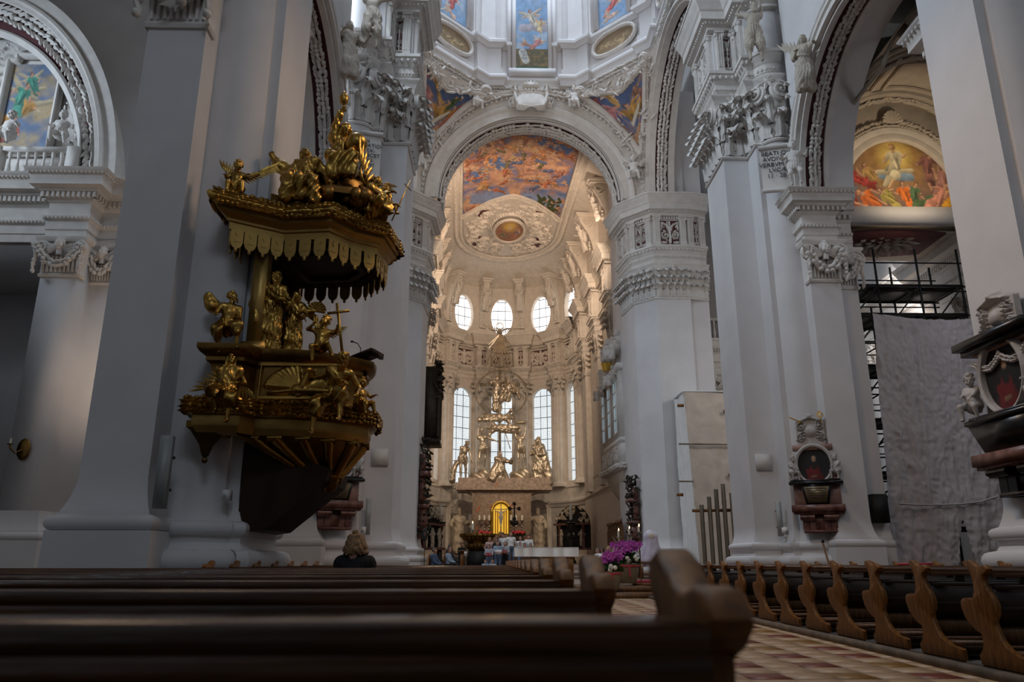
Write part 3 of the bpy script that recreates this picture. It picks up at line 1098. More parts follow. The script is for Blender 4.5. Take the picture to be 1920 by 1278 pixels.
def figure(vox=.024, feet=((-.11, -.03, -.93), (.11, .02, -.93)), hands=((-.32, -.1, .02), (.32, -.1, .02)), lean=(0, 0, 0), look=(0, 0),
  head='man', robe=None, top=True, sleeves=True, cape=None, folds=.022, wings=None, child=False, knee=(0, -1, .15), elbow=(0, .6, -.6),
  fat=1.0, curl=.45, seed=0, flat=None, split=False, palm=None):
 """posed figure about 1.78 m, pelvis at the origin, facing -y. robe: None, 'loin', 'knee', 'long'.
 returns statue MB, or with split=True (skin MB, cloth MB, hair MB)"""
 g = np.random.default_rng(seed)
 Rt = rot3(*lean)
 hs = 1.35 if child else 1.0
 tl = .92 if child else 1.0
 up = Rt @ A(0, 0, 1)
 rt = Rt @ A(1, 0, 0)
 fw = Rt @ A(0, -1, 0)
 pel = A(0, 0, 0)
 chest = pel + up * .30 * tl
 neck = pel + up * .50 * tl
 Rh = Rt @ rot3(look[1], 0, look[0])
 headc = neck + up * .05 + (Rh @ A(0, -.03, .135 * hs * .9))
 sh = [neck - up * .055 + rt * k * .185 * (.85 if child else 1) for k in (-1, 1)]
 hp = [pel + rt * k * .095 - up * .02 for k in (-1, 1)]
 l1, l2 = (.36, .34) if child else (.45, .44)
 a1, a2 = (.23, .20) if child else (.30, .26)
 kn, an, el, wr = [], [], [], []
 for i in (0, 1):
  q, e = ik(hp[i], A(*feet[i]), l1, l2, np.asarray(knee, float) + A((i * 2 - 1) * .25, 0, 0))
  kn.append(q)
  an.append(e)
  q, e = ik(sh[i], A(*hands[i]), a1, a2, np.asarray(elbow, float) + A((i * 2 - 1) * .5, 0, 0))
  el.append(q)
  wr.append(e)
 allp = np.array([pel, chest, neck, headc] + sh + hp + kn + an + el + wr + ([np.asarray(c[:3]) for c in cape] if cape else []))
 lo, hi = allp.min(0) - .26, allp.max(0) + .26
 f = fat * (1.18 if child else 1.0)
 B = Field(lo, hi, vox)
 B.cone(pel, chest, .135 * f, .145 * f, .05)
 B.cone(sh[0] * .8 + chest * .2, sh[1] * .8 + chest * .2, .095 * f, .095 * f, .05)
 B.cone(chest, neck - up * .06, .14 * f, .09 * f, .05)
 B.cone(neck - up * .03, neck + up * .09, .055, .05, .02)
 if child:
  B.ell(pel + up * .1 + fw * .05, .15, .04)
 for i in (0, 1):
  B.cone(hp[i], kn[i], .092 * f, .062 * f, .03)
  c = kn[i] + (an[i] - kn[i]) * .35 - fw * .012
  B.cone(kn[i], c, .06 * f, .056 * f, .02)
  B.cone(c, an[i], .054 * f, .036 * f, .02)
  toe = an[i] + fw * A(1, 1, 0) * .16 + A(0, 0, -.05)
  B.cone(an[i] + A(0, 0, -.02), toe, .038, .026, .02)
  B.cone(sh[i], el[i], .055 * f, .044 * f, .025)
  B.cone(el[i], wr[i], .043 * f, .028 * f, .015)
 C = None
 if robe or top or cape:
  C = Field(lo, hi, vox)
  if top:
   C.cone(pel + up * .02, chest, .16 * f, .165 * f, .05)
   C.cone(chest, neck - up * .06, .16 * f, .10 * f, .05)
   C.cone(sh[0] * .8 + chest * .2, sh[1] * .8 + chest * .2, .112 * f, .112 * f, .05)
   C.cone(sh[0], sh[1], .08 * f, .08 * f, .05)
   if sleeves:
    for i in (0, 1):
     C.cone(sh[i], el[i], .075 * f, .07 * f, .03)
     if sleeves == 'long':
      C.cone(el[i], wr[i] * .9 + el[i] * .1, .06 * f, .065 * f, .02)
  if robe:
   C.cone(pel + up * .06, pel - up * .04, .17 * f, .18 * f, .05)
   for i in (0, 1):
    if robe == 'loin':
     C.cone(hp[i], hp[i] * .6 + kn[i] * .4, .12, .10, .06)
     continue
    C.cone(hp[i], kn[i], (.105 if robe == 'trouser' else .125) * f, (.085 if robe == 'trouser' else .105) * f, .03 if robe == 'trouser' else .06)
    e = {'knee': .25, 'long': .86, 'trouser': 1.0}[robe]
    if robe == 'trouser':
     C.cone(kn[i], an[i], .085, .07, .03)
    else:
     C.cone(kn[i], kn[i] * (1 - e) + an[i] * e, .10 * f, (.085 + .05 * e) * f, .07)
   if robe == 'long':
    m = (kn[0] + kn[1]) / 2
    a = (an[0] + an[1]) / 2
    C.cone(pel, m, .13, .10, .07)
    C.cone(m, a + A(0, 0, .12), .10, .12, .07)
  if cape:
   for p, q in zip(cape[:-1], cape[1:]):
    C.cone(p[:3], q[:3], p[3], q[3], .06)
  X = np.meshgrid(*C.ax, indexing='ij')
  if folds:
   ang = np.arctan2(X[0] + .1 * X[2], X[1] + .02)
   ph = 9 * ang + 4 * X[2] + 2.2 * np.sin(5 * X[2] + g.uniform(0, 6)) + g.uniform(0, 6)
   ph2 = 30 * (X[0] * .55 + X[2] * .75 - X[1] * .35) + 3.5 * np.sin(7 * X[0] + 5 * X[1] + 2 * X[2])
   C.D = C.D + folds * (np.abs(np.sin(ph)) * 1.8 - 1.5) + folds * .9 * (np.abs(np.sin(ph2 * .5)) - .6)
 hd = head_geo(head)
 Mh = np.eye(4)
 Mh[:3, :3] = Rh * hs
 Mh[:3, 3] = headc
 sk = MB()
 hand_s = 1.05 if not child else .85

 def hands_to(mb):
  for i in (0, 1):
   d = wr[i] - el[i]
   pm = A(*palm[i]) if palm else A(0, -.3, -1) + d * .2 if abs(d[2]) < .15 else A(-(i * 2 - 1) * 1.0, -.4, 0)
   hand_geo(mb, wr[i], d, pm, hand_s, curl, -1 if i == 0 else 1)
 if not split:
  if C is not None:
   h = np.clip(.5 + .5 * (B.D - C.D) / .015, 0, 1)
   B.D = B.D * (1 - h) + C.D * h - .015 * h * (1 - h)
  sk.add(*surface_net(B.D, B.org, vox))
  sk.add(*hd, M=Mh)
  hands_to(sk)
  if wings:
   for k in (-1, 1):
    wing_geo(sk, neck - fw * .12 + rt * k * .08 - up * .1, neck - fw * .22 + rt * k * wings[0] + up * wings[1], -(-fw) if False else fw, wings[2])
  return sk
 sk.add(*surface_net(B.D, B.org, vox))
 V, F = hd
 sk.add(V, F, M=Mh)
 hands_to(sk)
 cl = MB()
 if C is not None:
  cl.add(*surface_net(C.D, C.org, vox))
 hr = MB()
 cap = Field((-.15, -.16, -.30), (.15, .17, .2), .017)
 gg = np.random.default_rng(seed + 5)
 for _ in range(60):
  a, e = gg.uniform(-PI, PI), gg.uniform(-.25, 1.5)
  dd = A(math.cos(e) * math.sin(a), math.cos(e) * math.cos(a), math.sin(e))
  if dd[1] < -.30 and dd[2] < .60:
   continue
  cap.ell(A(0, .02, .035) + dd * A(.088, .10, .100), gg.uniform(.022, .034), .01)
 cap.ell((0, .045, .045), (.100, .108, .112), .02)
 if head in ('woman', 'youth'):
  for k in (-1, 1):
   cap.cone((k * .085, .03, .02), (k * .10, .06, -.18), .035, .03, .02)
  cap.cone((0, .09, 0), (0, .11, -.22), .08, .07, .03)
 hr.add(*surface_net(cap.D, cap.org, cap.vox), M=Mh)
 return sk, cl, hr

def statue(name, mk, parent, loc, rz=0.0, s=1.0, rx=0.0, ry=0.0, extra=None, **kw):
 mb = figure(**kw)
 if extra:
  extra(mb)
 M = xf(loc, rz, rx, ry, s)
 mb.V = [v @ M[:3, :3].T + M[:3, 3] for v in mb.V]
 return mb.build(name, mk, parent, 180)

SIT = ((-.14, -.46, -.42), (.14, -.40, -.45))
STAND = ((-.11, -.03, -.93), (.11, .02, -.93))
# ------------------------------------------------------------------ the building
X0 = 2.77          # nave axis
YB, YD = -0.8, 0.0  # the north crossing pier stands a little nearer than the south one

def side(path, s, dy=0.0):
 p = [(X0 + s * u, y + dy) for u, y in path]
 return np.array(p[::-1] if s < 0 else p, float)

def structure(name, label, cat):
 return thing(name, label, cat, kind='structure')

NAVE = [(9.15, 15.77), (8.1, 15.77), (8.1, 15.15), (7.98, 15.15)] + bulge((7.98, 15.15), (7.2, 14.9), .13).tolist()[1:] + \
 [(7.2, 14.8), (7.0, 14.8), (7.0, 13.0), (7.2, 13.0)] + bulge((7.2, 12.9), (7.98, 12.65), .13).tolist() + [(8.1, 12.65), (8.1, 12.03), (9.15, 12.03)]
CROSS = [(10.2, 29.3), (6.18, 29.3), (6.18, 26.9), (7.15, 26.9), (7.15, 25.9), (7.35, 25.9)] + bulge((7.35, 25.9), (8.2, 25.45), .2).tolist()[1:] + \
  [(8.2, 24.9), (9.27, 24.9), (9.27, 25.6), (10.2, 25.6)]

def sub(path, a, b):
 return path[a:b]

def arcade_entab(parent, path, z0=11.95, z1=13.75, out=.62):
 mb = MB()
 mb.sweep(path, entab_profile(z0, z1, out))
 e = mb.build('entablature', 'stucco', parent, 35)
 mb = MB()
 h = z1 - z0
 dentils(mb, path, z0 + h * .61, z0 + h * .69, .34, .17, .16)
 egg_band(mb, path, z0 + h * .30, .19, .13, .055)
 egg_band(mb, path, z0 + h * .93, out * 1.0, .14, .05)
 mb.build('dentil_band', 'stucco', e, 40, kind='stuff')
 return e

def mini_pilaster(mb, p, d, n, z0, z1, w=.42, t=.16):
 M = frame((p[0], p[1], 0), (d[0], d[1], 0), (n[0], n[1], 0))
 # local: x along wall, y up, z out
 h = z1 - z0
 mb.box((0, z0 + h * .5, t * .5), (w, h, t), 0, 0, M)
 for k in range(-1, 2):
  mb.box((k * w * .3, z0 + h * .45, t + .015), (w * .14, h * .62, .03), 0, 0, M)
 mb.box((0, z0 + .06, t * .6), (w * 1.2, .12, t * 1.3), 0, 0, M)
 mb.box((0, z1 - .05, t * .7), (w * 1.35, .10, t * 1.5), 0, 0, M)
 for k in (-1, 1):
  mb.ell((k * w * .5, z1 - .2, t), (.1, .11, .09), 6, 4, 0, M)
 for k in range(-1, 2):
  blob_leaf(mb, (M @ A(k * w * .33, z1 - .32, t, 1))[:3], A(0, 0, 1), A(n[0], n[1], 0), .16, .07, .07)

def attic_entab(parent, path, z0=18.9, mk='stucco', pm='plaster', big=.55, panels=True, first=0, res=.028, run_min=.7):
 """architrave with egg band, frieze of small pilasters and scroll panels on a red ground, crowning cornice"""
 z1, z2, z3 = z0 + 1.15, z0 + 3.15, z0 + 4.4
 mb = MB()
 mb.sweep(path, [(-.05, z0), (.05, z0), (.05, z0 + .3), (.10, z0 + .34), (.10, z0 + .68), (.16, z0 + .72)] + cyma(.18, z0 + .76, .34, z0 + 1.0, 4) + [(.40, z0 + 1.02), (.40, z1), (-.05, z1)])
 ar = mb.build('architrave', mk, parent, 35)
 mb = MB()
 egg_band(mb, path, z0 + .90, .30, .24, .10)
 dentils(mb, path, z0 + .40, z0 + .5, .16, .12, .06)
 mb.build('egg_band', mk, ar, 60, kind='stuff')
 mb = MB()
 mb.sweep(path, [(-.05, z2), (.30, z2), (.30, z2 + .12), (.42, z2 + .2), (.55, z2 + .24), (big + .2, z2 + .26), (big + .2, z2 + .62), (big + .26, z2 + .66)] + cyma(big + .28, z2 + .7, big + .5, z2 + 1.12, 5) + [(big + .55, z2 + 1.14), (big + .55, z3), (-.05, z3)])
 co = mb.build('cornice', mk, parent, 35)
 mb = MB()
 egg_band(mb, path, z2 + .20, .5, .16, .06)
 mb.build('bead_band', mk, co, 60, kind='stuff')
 p = np.asarray(path, float)
 fz = MB()
 fz.sweep(p, [(-.05, z1), (.06, z1), (.06, z2), (-.05, z2)])
 fr = fz.build('frieze', pm, parent, 35)
 for i in range(len(p) - 1):
  a, b = p[i], p[i + 1]
  L = np.linalg.norm(b - a)
  if L < run_min:
   continue
  d = (b - a) / L
  n = A(d[1], -d[0])
  mp = MB()
  w = .38 if L > 1.2 else .3
  pos = [w * .6, L - w * .6]
  for t in pos:
   q = a + d * t + n * .06
   mini_pilaster(mp, q, d, n, z1, z2, w)
  mp.build('small_pilaster', mk, fr, 40)
  if panels and L > w * 2 + .35:
   pw = L - w * 2.5
   q = a + d * (L / 2) + n * .07
   M = frame((q[0], q[1], (z1 + z2) / 2 - .05), (d[0], d[1], 0), (n[0], n[1], 0))
   mb = MB()
   relief_scrolls(pw, (z2 - z1) * .78, .16, i, res).emit(mb, M)
   k = max(3, int(pw / .16))
   for j in range(k):
    mb.box((((j + .5) / k - .5) * pw, (z2 - z1) * .47, .05), (pw / k * .55, .16, .1), 0, 0, M)
   mb.build('scroll_panel', [mk, 'red_ground'], fr, 60)
 return fr

def nave_pier(s, name, label):
 o = structure(name, label, 'pier')
 path = side(NAVE, s)
 mb = MB()
 mb.prism(path if s > 0 else path, 0, 13.7)
 g = [q for q in NAVE if q[0] < 8.15]
 gp = side([(9.15, 15.3)] + [q for q in g] + [(9.15, 12.5)], s)
 mb.prism(gp, 13.7, 21)
 mb.build('shaft', 'plaster', o, 30)
 mb = MB()
 mb.sweep(side([q for q in NAVE if q[0] < 8.2 and 12.6 < q[1] < 15.2], s), base_profile(1.45, False, .34))
 mb.sweep(side([(8.1, 12.8), (8.1, 12.03), (9.15, 12.03), (9.15, 12.75)], s), base_profile(1.5, True, .26))
 mb.sweep(side([(9.15, 15.05), (9.15, 15.77), (8.1, 15.77), (8.1, 15.0)], s), base_profile(1.5, True, .26))
 mb.build('base', 'plaster', o, 30)
 for y in (12.03, 15.77):
  a, b = side([(8.1, y), (9.15, y)], s) if y < 14 else side([(9.15, y), (8.1, y)], s)
  cherub_capital(o, a, b, 10.55, 11.95)
 arcade_entab(o, side([(8.1, 12.8), (8.1, 12.03), (9.15, 12.03), (9.15, 12.8)], s))
 arcade_entab(o, side([(9.15, 15.0), (9.15, 15.77), (8.1, 15.77), (8.1, 15.0)], s))
 return o

def crossing_pier(s, name, label, dy):
 o = structure(name, label, 'pier')
 mb = MB()
 mb.prism(side(CROSS, s, dy), 0, 13.7)
 top = [q for q in CROSS if q[0] < 8.25 and q[1] > 25.4]
 gp = [(10.2, 29.3)] + top[0:] + [(10.2, 25.45)]
 gp = [q for i, q in enumerate(gp) if i == 0 or q != gp[i - 1]]
 mb.prism(side(gp, s, dy), 13.7, 30)
 mb.build('shaft', 'plaster', o, 30)
 gi = [q for q in CROSS[1:] if q[0] <= 8.2 and q[1] > 25]
 mb = MB()
 mb.sweep(side(gi, s, dy), base_profile(1.45, False, .36))
 mb.sweep(side([(8.2, 25.5), (8.2, 24.9), (9.27, 24.9), (9.27, 25.6), (10.2, 25.6)], s, dy), base_profile(1.5, True, .26))
 mb.build('base', 'plaster', o, 30)
 b0 = bulge((7.35, 25.9), (8.2, 25.45), .2)
 segs = [side([(6.18, 29.3), (6.18, 26.9)], s, dy), side([(6.18, 26.9), (7.15, 26.9)], s, dy), side([(7.15, 26.9), (7.15, 25.9)], s, dy),
   side([(7.15, 25.9), (7.35, 25.9)], s, dy), side(b0, s, dy)]
 if s < 0:
  segs = segs[::-1]
 corinthian(o, segs, 16.45, 18.95, 'stucco', 'giant_capital', .42)
 pth = side([(6.18, 29.3), (6.18, 26.9), (7.15, 26.9), (7.15, 25.9)] + b0.tolist(), s, dy)
 attic_entab(o, pth, 18.95, big=.45)
 a, b = side([(8.2, 24.9), (9.27, 24.9)], s, dy)
 cherub_capital(o, a, b, 10.55, 11.95)
 a, b = side([(9.27, 25.6), (10.2, 25.6)], s, dy)
 cherub_capital(o, a, b, 10.55, 11.95)
 arcade_entab(o, side([(8.2, 25.6), (8.2, 24.9), (9.27, 24.9), (9.27, 25.6), (10.2, 25.6)], s, dy))
 return o

pier_1 = nave_pier(-1, 'pier_1', 'tall white nave pier carrying the gilded pulpit')
pier_2 = nave_pier(1, 'pier_2', 'tall white nave pier at the right edge with black marble monument')
pier_3 = crossing_pier(-1, 'pier_3', 'white crossing pier just behind the pulpit', YB)
pier_4 = crossing_pier(1, 'pier_4', 'white crossing pier behind the right-hand pews with red portrait monument', YD)

def arch_garland_band(parent, pts_a, pts_b, nrm, size=.2, mk='stucco', dens=1.0, inset=.2):
 """soffit band: red ground between two curves with a garland of leaves along the middle"""
 pts_a, pts_b = np.asarray(pts_a), np.asarray(pts_b)
 mb = MB()
 V = np.stack([pts_a + (pts_b - pts_a) * t for t in np.linspace(0, 1, 3)], 1)
 mb.grid(V)
 w = np.linalg.norm(pts_b[0] - pts_a[0])
 mb.build('red_band', 'red_ground', parent, 60)
 mb = MB()
 garland(mb, (pts_a + pts_b) / 2, nrm, w * (1 - 2 * inset), dens, size, .4)
 mb.build('garland', mk, parent, 60, kind='stuff')

def nave_arcade(s, dy, name, label):
 """round arch between nave pier and crossing pier, seen from below"""
 o = structure(name, label, 'arch')
 yc, r, z0 = (15.77 + 24.9 + dy) / 2, (24.9 + dy - 15.77) / 2, 13.75
 t = np.linspace(0, PI, 49)
 cy_, cz_ = yc - r * np.cos(t), z0 + r * np.sin(t)
 xa, xb = X0 + s * 8.2, X0 + s * 9.27
 c3 = lambda x: np.c_[np.full(49, x), cy_, cz_]
 inn = np.c_[np.zeros(49), np.cos(t), -np.sin(t)]
 nave = A(-s, 0, 0)
 # spandrel wall above the arch, with thickness
 mb = MB()
 top = np.c_[np.full(49, xa), cy_, np.full(49, 23.5)]
 V = np.stack([c3(xa), top], 1)
 mb.grid(V, flip=s < 0)
 mb.grid(np.stack([c3(X0 + s * 10.2), np.c_[np.full(49, X0 + s * 10.2), cy_, np.full(49, 23.5)]], 1), flip=s > 0)
 mb.grid(np.stack([c3(xa), c3(X0 + s * 10.2)], 1), flip=s > 0)
 mb.build('spandrel', 'plaster', o, 30)
 mb = MB()
 # archivolt on the nave side and soffit ribs
 pr = [(0, 0), (.16, .0), (.16, .12), (.10, .16), (.10, .30), (.18, .34), (.18, .46), (0, .5)]
 mb.rail(c3(xa), nave, [(a, s * b) for a, b in pr])
 for x0, x1 in ((0, .2), (.87, 1.07)):
  for q in ((x0, x1),):
   a, b = X0 + s * (8.2 + q[0]), X0 + s * (8.2 + q[1])
   Va = c3(a) + inn * .02
   Vb = c3(b) + inn * .02
   mb.grid(np.stack([Va, Va + inn * .10, Vb + inn * .10, Vb], 1))
 mb.build('archivolt', 'stucco', o, 40)
 arch_garland_band(o, c3(X0 + s * 8.4) + inn * .03, c3(X0 + s * 9.07) + inn * .03, inn, .19)
 # painted strip on the nave face: narrow ornament band
 mb = MB()
 q = c3(xa - s * .02)
 outw = -inn
 band = q + outw * .66
 garland(mb, band[2:-2], nave, .22, 1.0, .11, .2)
 mb.build('ornament_band', 'stucco', o, 60, kind='stuff')
 return o

arch_1 = nave_arcade(-1, YB, 'arch_1', 'white nave arcade arch with leaf garland rising above the pulpit')
arch_2 = nave_arcade(1, YD, 'arch_2', 'white nave arcade arch with leaf garland framing the right-hand lunette')

# ------------------------------------------------------------------ choir piers, choir, apse
CA = np.array((2.0, 44.0))
_d = A(-.0437, 1.0) / math.hypot(.0437, 1)
_r = A(_d[1], -_d[0])

def CH(u, v):
 return CA + u * _r + v * _d

def ch3(p):
 """choir frame (u, v, z) -> world"""
 p = np.asarray(p, float)
 q = CA + p[..., 0:1] * _r + p[..., 1:2] * _d
 return np.concatenate([q, p[..., 2:3]], -1)

CHROT = math.atan2(_r[1], _r[0])
E_PATH = np.array([(8.05, 50), (8.2, 47.3), (8.57, 44.9), (9.73, 43.7), (11.8, 43.7), (11.8, 44.0), (13.0, 44.0), (13.0, 50)])
F_PATH = np.array([(-9.0, 50), (-9.0, 44), (-7.6, 44), (-7.6, 43.7), (-5.6, 43.7), (-4.5, 44.9), (-4.4, 47.3), (-4.75, 50)])

def choir_pier(path, name, label, segs):
 o = structure(name, label, 'pier')
 mb = MB()
 mb.prism(path, 0, 31)
 mb.build('shaft', 'plaster', o, 30)
 mb = MB()
 mb.sweep(path, base_profile(1.6, False, .36))
 mb.build('base', 'plaster', o, 30)
 corinthian(o, segs, 16.5, 18.55, 'stucco', 'giant_capital', .40)
 pp = np.concatenate([np.asarray(s)[(0 if i == 0 else 1):] for i, s in enumerate(segs)])
 attic_entab(o, pp, 18.6, big=.5)
 return o

pier_5 = choir_pier(E_PATH, 'pier_5', 'white crossing pier between the choir arch and the wrapped scaffold', [E_PATH[1:3], E_PATH[2:4], E_PATH[3:5], E_PATH[5:7]])
pier_6 = choir_pier(F_PATH, 'pier_6', 'white pier at the left foot of the choir arch', [F_PATH[1:3], F_PATH[3:5], F_PATH[4:6], F_PATH[5:7]])

# choir side walls and apse as one path, interior on the right hand
RA, VA, UW = 7.2, 24.0, 7.0
RESS_V = (8.0, 14.0, 20.0)
RESS_T = (-82.5, -49.5, -16.5, 16.5, 49.5, 82.5)
WIN_T = (-66, -33, 0, 33, 66)

def choir_path(ress=.6, hw=.75):
 p = [(-UW, 5.0)]
 for v in RESS_V:
  p += [(-UW, v - hw), (-UW + ress, v - hw), (-UW + ress, v + hw), (-UW, v + hw)]
 t = -90.0
 hwa = math.degrees(hw / RA)
 r = lambda tt, rr: (rr * math.sin(R(tt)), VA + rr * math.cos(R(tt)))
 for c in RESS_T:
  while t < c - hwa - 2:
   p.append(r(t, RA))
   t += 4
  p += [r(c - hwa, RA), r(c - hwa, RA - ress), r(c + hwa, RA - ress), r(c + hwa, RA)]
  t = c + hwa + 3
 while t < 89:
  p.append(r(t, RA))
  t += 4
 p.append((UW, VA))
 for v in RESS_V[::-1]:
  p += [(UW, v + hw), (UW - ress, v + hw), (UW - ress, v - hw), (UW, v - hw)]
 p.append((UW, 5.0))
 return np.array([CH(*q) for q in p])

apse = structure('wall_apse', 'cream apse and choir wall with tall and oval windows behind the altar', 'wall')
# wall with real openings
th = np.linspace(-90, 90, 241)
zz = np.linspace(0.5, 28.6, 235)
TH, ZZ = np.meshgrid(th, zz, indexing='ij')
hole = np.zeros((240, 234), bool)
tc, zc = (th[:-1] + th[1:]) / 2, (zz[:-1] + zz[1:]) / 2
TC, ZC = np.meshgrid(tc, zc, indexing='ij')
LW, LZ0, LZ1 = 1.08, 8.3, 17.55

def in_low(dx, z):
 return (np.abs(dx) < LW) & (z > LZ0) & ((z < LZ1 - LW) | (dx ** 2 + (z - LZ1 + LW) ** 2 < LW ** 2))

OVZ, OVW, OVH = 25.25, 1.12, 1.95
for w_ in WIN_T:
 dx = np.radians(TC - w_) * RA
 hole |= in_low(dx, ZC) | ((dx / OVW) ** 2 + ((ZC - OVZ) / OVH) ** 2 < 1)
V = ch3(np.stack([RA * np.sin(np.radians(TH)), VA + RA * np.cos(np.radians(TH)), ZZ], -1))
F = ring_faces(241, 235, False, False)[~hole.ravel()]
mb = MB()
mb.add(V.reshape(-1, 3), F[:, ::-1])
for s in (-1, 1):
 mb.grid(np.array([[(*CH(s * UW, 4.0), 0.5), (*CH(s * UW, 4.0), 28.6)], [(*CH(s * UW, VA), .5), (*CH(s * UW, VA), 28.6)]]), flip=s < 0)
mb.build('shell', 'stucco_cream', apse, 30)

def win_frame(t, low):
 """window of the apse at angle t: outline points in its own plane (x across, z up)"""
 if low:
  a = np.linspace(0, PI, 25)
  o = np.concatenate([[(LW, LZ0)], np.c_[LW * np.cos(a), LZ1 - LW + LW * np.sin(a)], [(-LW, LZ0)]])
 else:
  a = np.linspace(0, 2 * PI, 41)[:-1]
  o = np.c_[OVW * np.cos(a), OVZ + OVH * np.sin(a)]
 return o

wn = 0
for low in (True, False):
 for w_ in WIN_T:
  wn += 1
  pos = ['at the far left of the apse', 'left of the apse centre', 'in the middle of the apse', 'right of the apse centre', 'at the far right of the apse'][WIN_T.index(w_)]
  win = structure('window_%d' % wn, ('tall round-headed leaded window ' if low else 'oval leaded window above the cornice ') + pos, 'window')
  e = A(math.sin(R(w_)), math.cos(R(w_)))
  tdir = A(math.cos(R(w_)), -math.sin(R(w_)))
  c = e * RA + A(0, VA)
  o = win_frame(w_, low)
  toW = lambda q, dep: ch3(np.c_[c[0] + tdir[0] * q[:, 0] + e[0] * dep, c[1] + tdir[1] * q[:, 0] + e[1] * dep, q[:, 1]])
  nrm = -(e[0] * _r + e[1] * _d)
  n3 = A(nrm[0], nrm[1], 0)
  mb = MB()
  a, b = toW(o, -.10), toW(o * 1.0, .45)
  cl = not low
  out2 = o + (o - A(0, o[:, 1].mean())) * A(.16, .05 if low else .09)
  ring = np.stack([toW(out2, .02), toW(out2, -.10), a, b], 1)
  mb.add(ring.reshape(-1, 3), ring_faces(len(o), 4, False, cl))
  mb.build('reveal', 'stucco_cream', win, 40)
  mb = MB()
  pv = toW(o, .42)
  mb.add(np.concatenate([pv, pv + n3 * .02]), [np.arange(len(o))[None], (np.arange(len(o)) + len(o))[None, ::-1]])
  mb.build('pane', 'glass_day' if low else 'glass_oval', win, 0)
  mb = MB()
  X3 = A(*( tdir[0] * _r + tdir[1] * _d), 0)
  base = ch3(A(c[0] + e[0] * .40, c[1] + e[1] * .40, 0))
  ins = lambda x, z: in_low(np.array([x]), np.array([z]))[0] if low else (x / OVW) ** 2 + ((z - OVZ) / OVH) ** 2 < 1
  z0, z1 = (LZ0, LZ1) if low else (OVZ - OVH, OVZ + OVH)
  for x in (-.36, .36) if low else (-.38, .38):
   zs = [z for z in np.linspace(z0, z1, 60) if ins(x, z)]
   mb.bar(base + X3 * x + A(0, 0, zs[0]), base + X3 * x + A(0, 0, zs[-1]), .05)
  for z in np.arange(z0 + (1.0 if low else .8), z1 - .2, 1.08 if low else .95):
   xs = [x for x in np.linspace(-1.2, 1.2, 60) if ins(x, z)]
   mb.bar(base + X3 * xs[0] + A(0, 0, z), base + X3 * xs[-1] + A(0, 0, z), .06)
  mb.build('glazing_bar', 'lead', win, 0)
  if low:
   mb = MB()
   for z in np.arange(z0 + .12, z1 - .05, .18):
    xs = [x for x in np.linspace(-1.2, 1.2, 60) if ins(x, z)]
    if len(xs) > 2:
     mb.bar(base + X3 * xs[0] + A(0, 0, z), base + X3 * xs[-1] + A(0, 0, z), .014)
   for x in np.arange(-1.0, 1.01, .16):
    zs = [z for z in np.linspace(z0, z1, 60) if ins(x, z)]
    mb.bar(base + X3 * x + A(0, 0, zs[0]), base + X3 * x + A(0, 0, zs[-1]), .012)
   mb.build('lead_net', 'lead', win, 0, kind='stuff')
# order of the choir: columns, capitals, entablature
cpath = choir_path()
attic_entab(apse, cpath, 18.55, 'stucco_cream', 'stucco_cream', big=.35, res=.05, run_min=.75)
for k_, w_ in enumerate(WIN_T):
 e = A(math.sin(R(w_)), math.cos(R(w_)))
 c_ = CH(*(e * (RA - .16) + A(0, VA)))
 nn = -(e[0] * _r + e[1] * _d)
 mb = MB()
 M = frame((*c_, 18.55 + 2.1), (-nn[1], nn[0], 0), (*nn, 0))
 relief_scrolls(2.2, 1.5, .2, 30 + k_, .04).emit(mb, M)
 for x in (-1.35, 1.35):
  mb.box((x, .05, .06), (.34, 2.0, .3), 0, 0, M)
  for q in (-.09, .09):
   mb.box((x + q, 0, .22), (.06, 1.5, .05), 0, 0, M)
 for j in range(14):
  mb.box((-1.05 + j * .16, .86, .06), (.09, .16, .14), 0, 0, M)
 mb.build('scroll_panel', ['stucco_cream', 'red_ground'], apse, 60)
flat = [CH(-UW, 5.0)] + [CH(RA * math.sin(R(t)), VA + RA * math.cos(R(t))) for t in np.arange(-90, 91, 6)] + [CH(UW, 5.0)]
mb = MB()
mb.sweep(flat, [(-.05, 6.0), (.10, 6.0), (.14, 6.15), (.24, 6.3), (.30, 6.34), (.30, 6.5), (.16, 6.6), (.10, 6.75), (.10, 7.6), (.2, 7.7), (.2, 7.8), (-.05, 7.9)])
mb.sweep(flat, [(-.05, .5), (.2, .5), (.2, 1.5), (.1, 1.6), (-.05, 1.7)])
mb.build('dado_cornice', 'stucco_cream', apse, 35)

def flute(r, n=22, depth=.05, half=True):
 a = np.linspace(-PI * .62, PI * .62, n * 4 + 1)
 rr = r - depth * (np.abs(np.sin(a * n / 1.24 / 1.0)) ** .7)
 return np.c_[rr * np.sin(a), -rr * np.cos(a)]

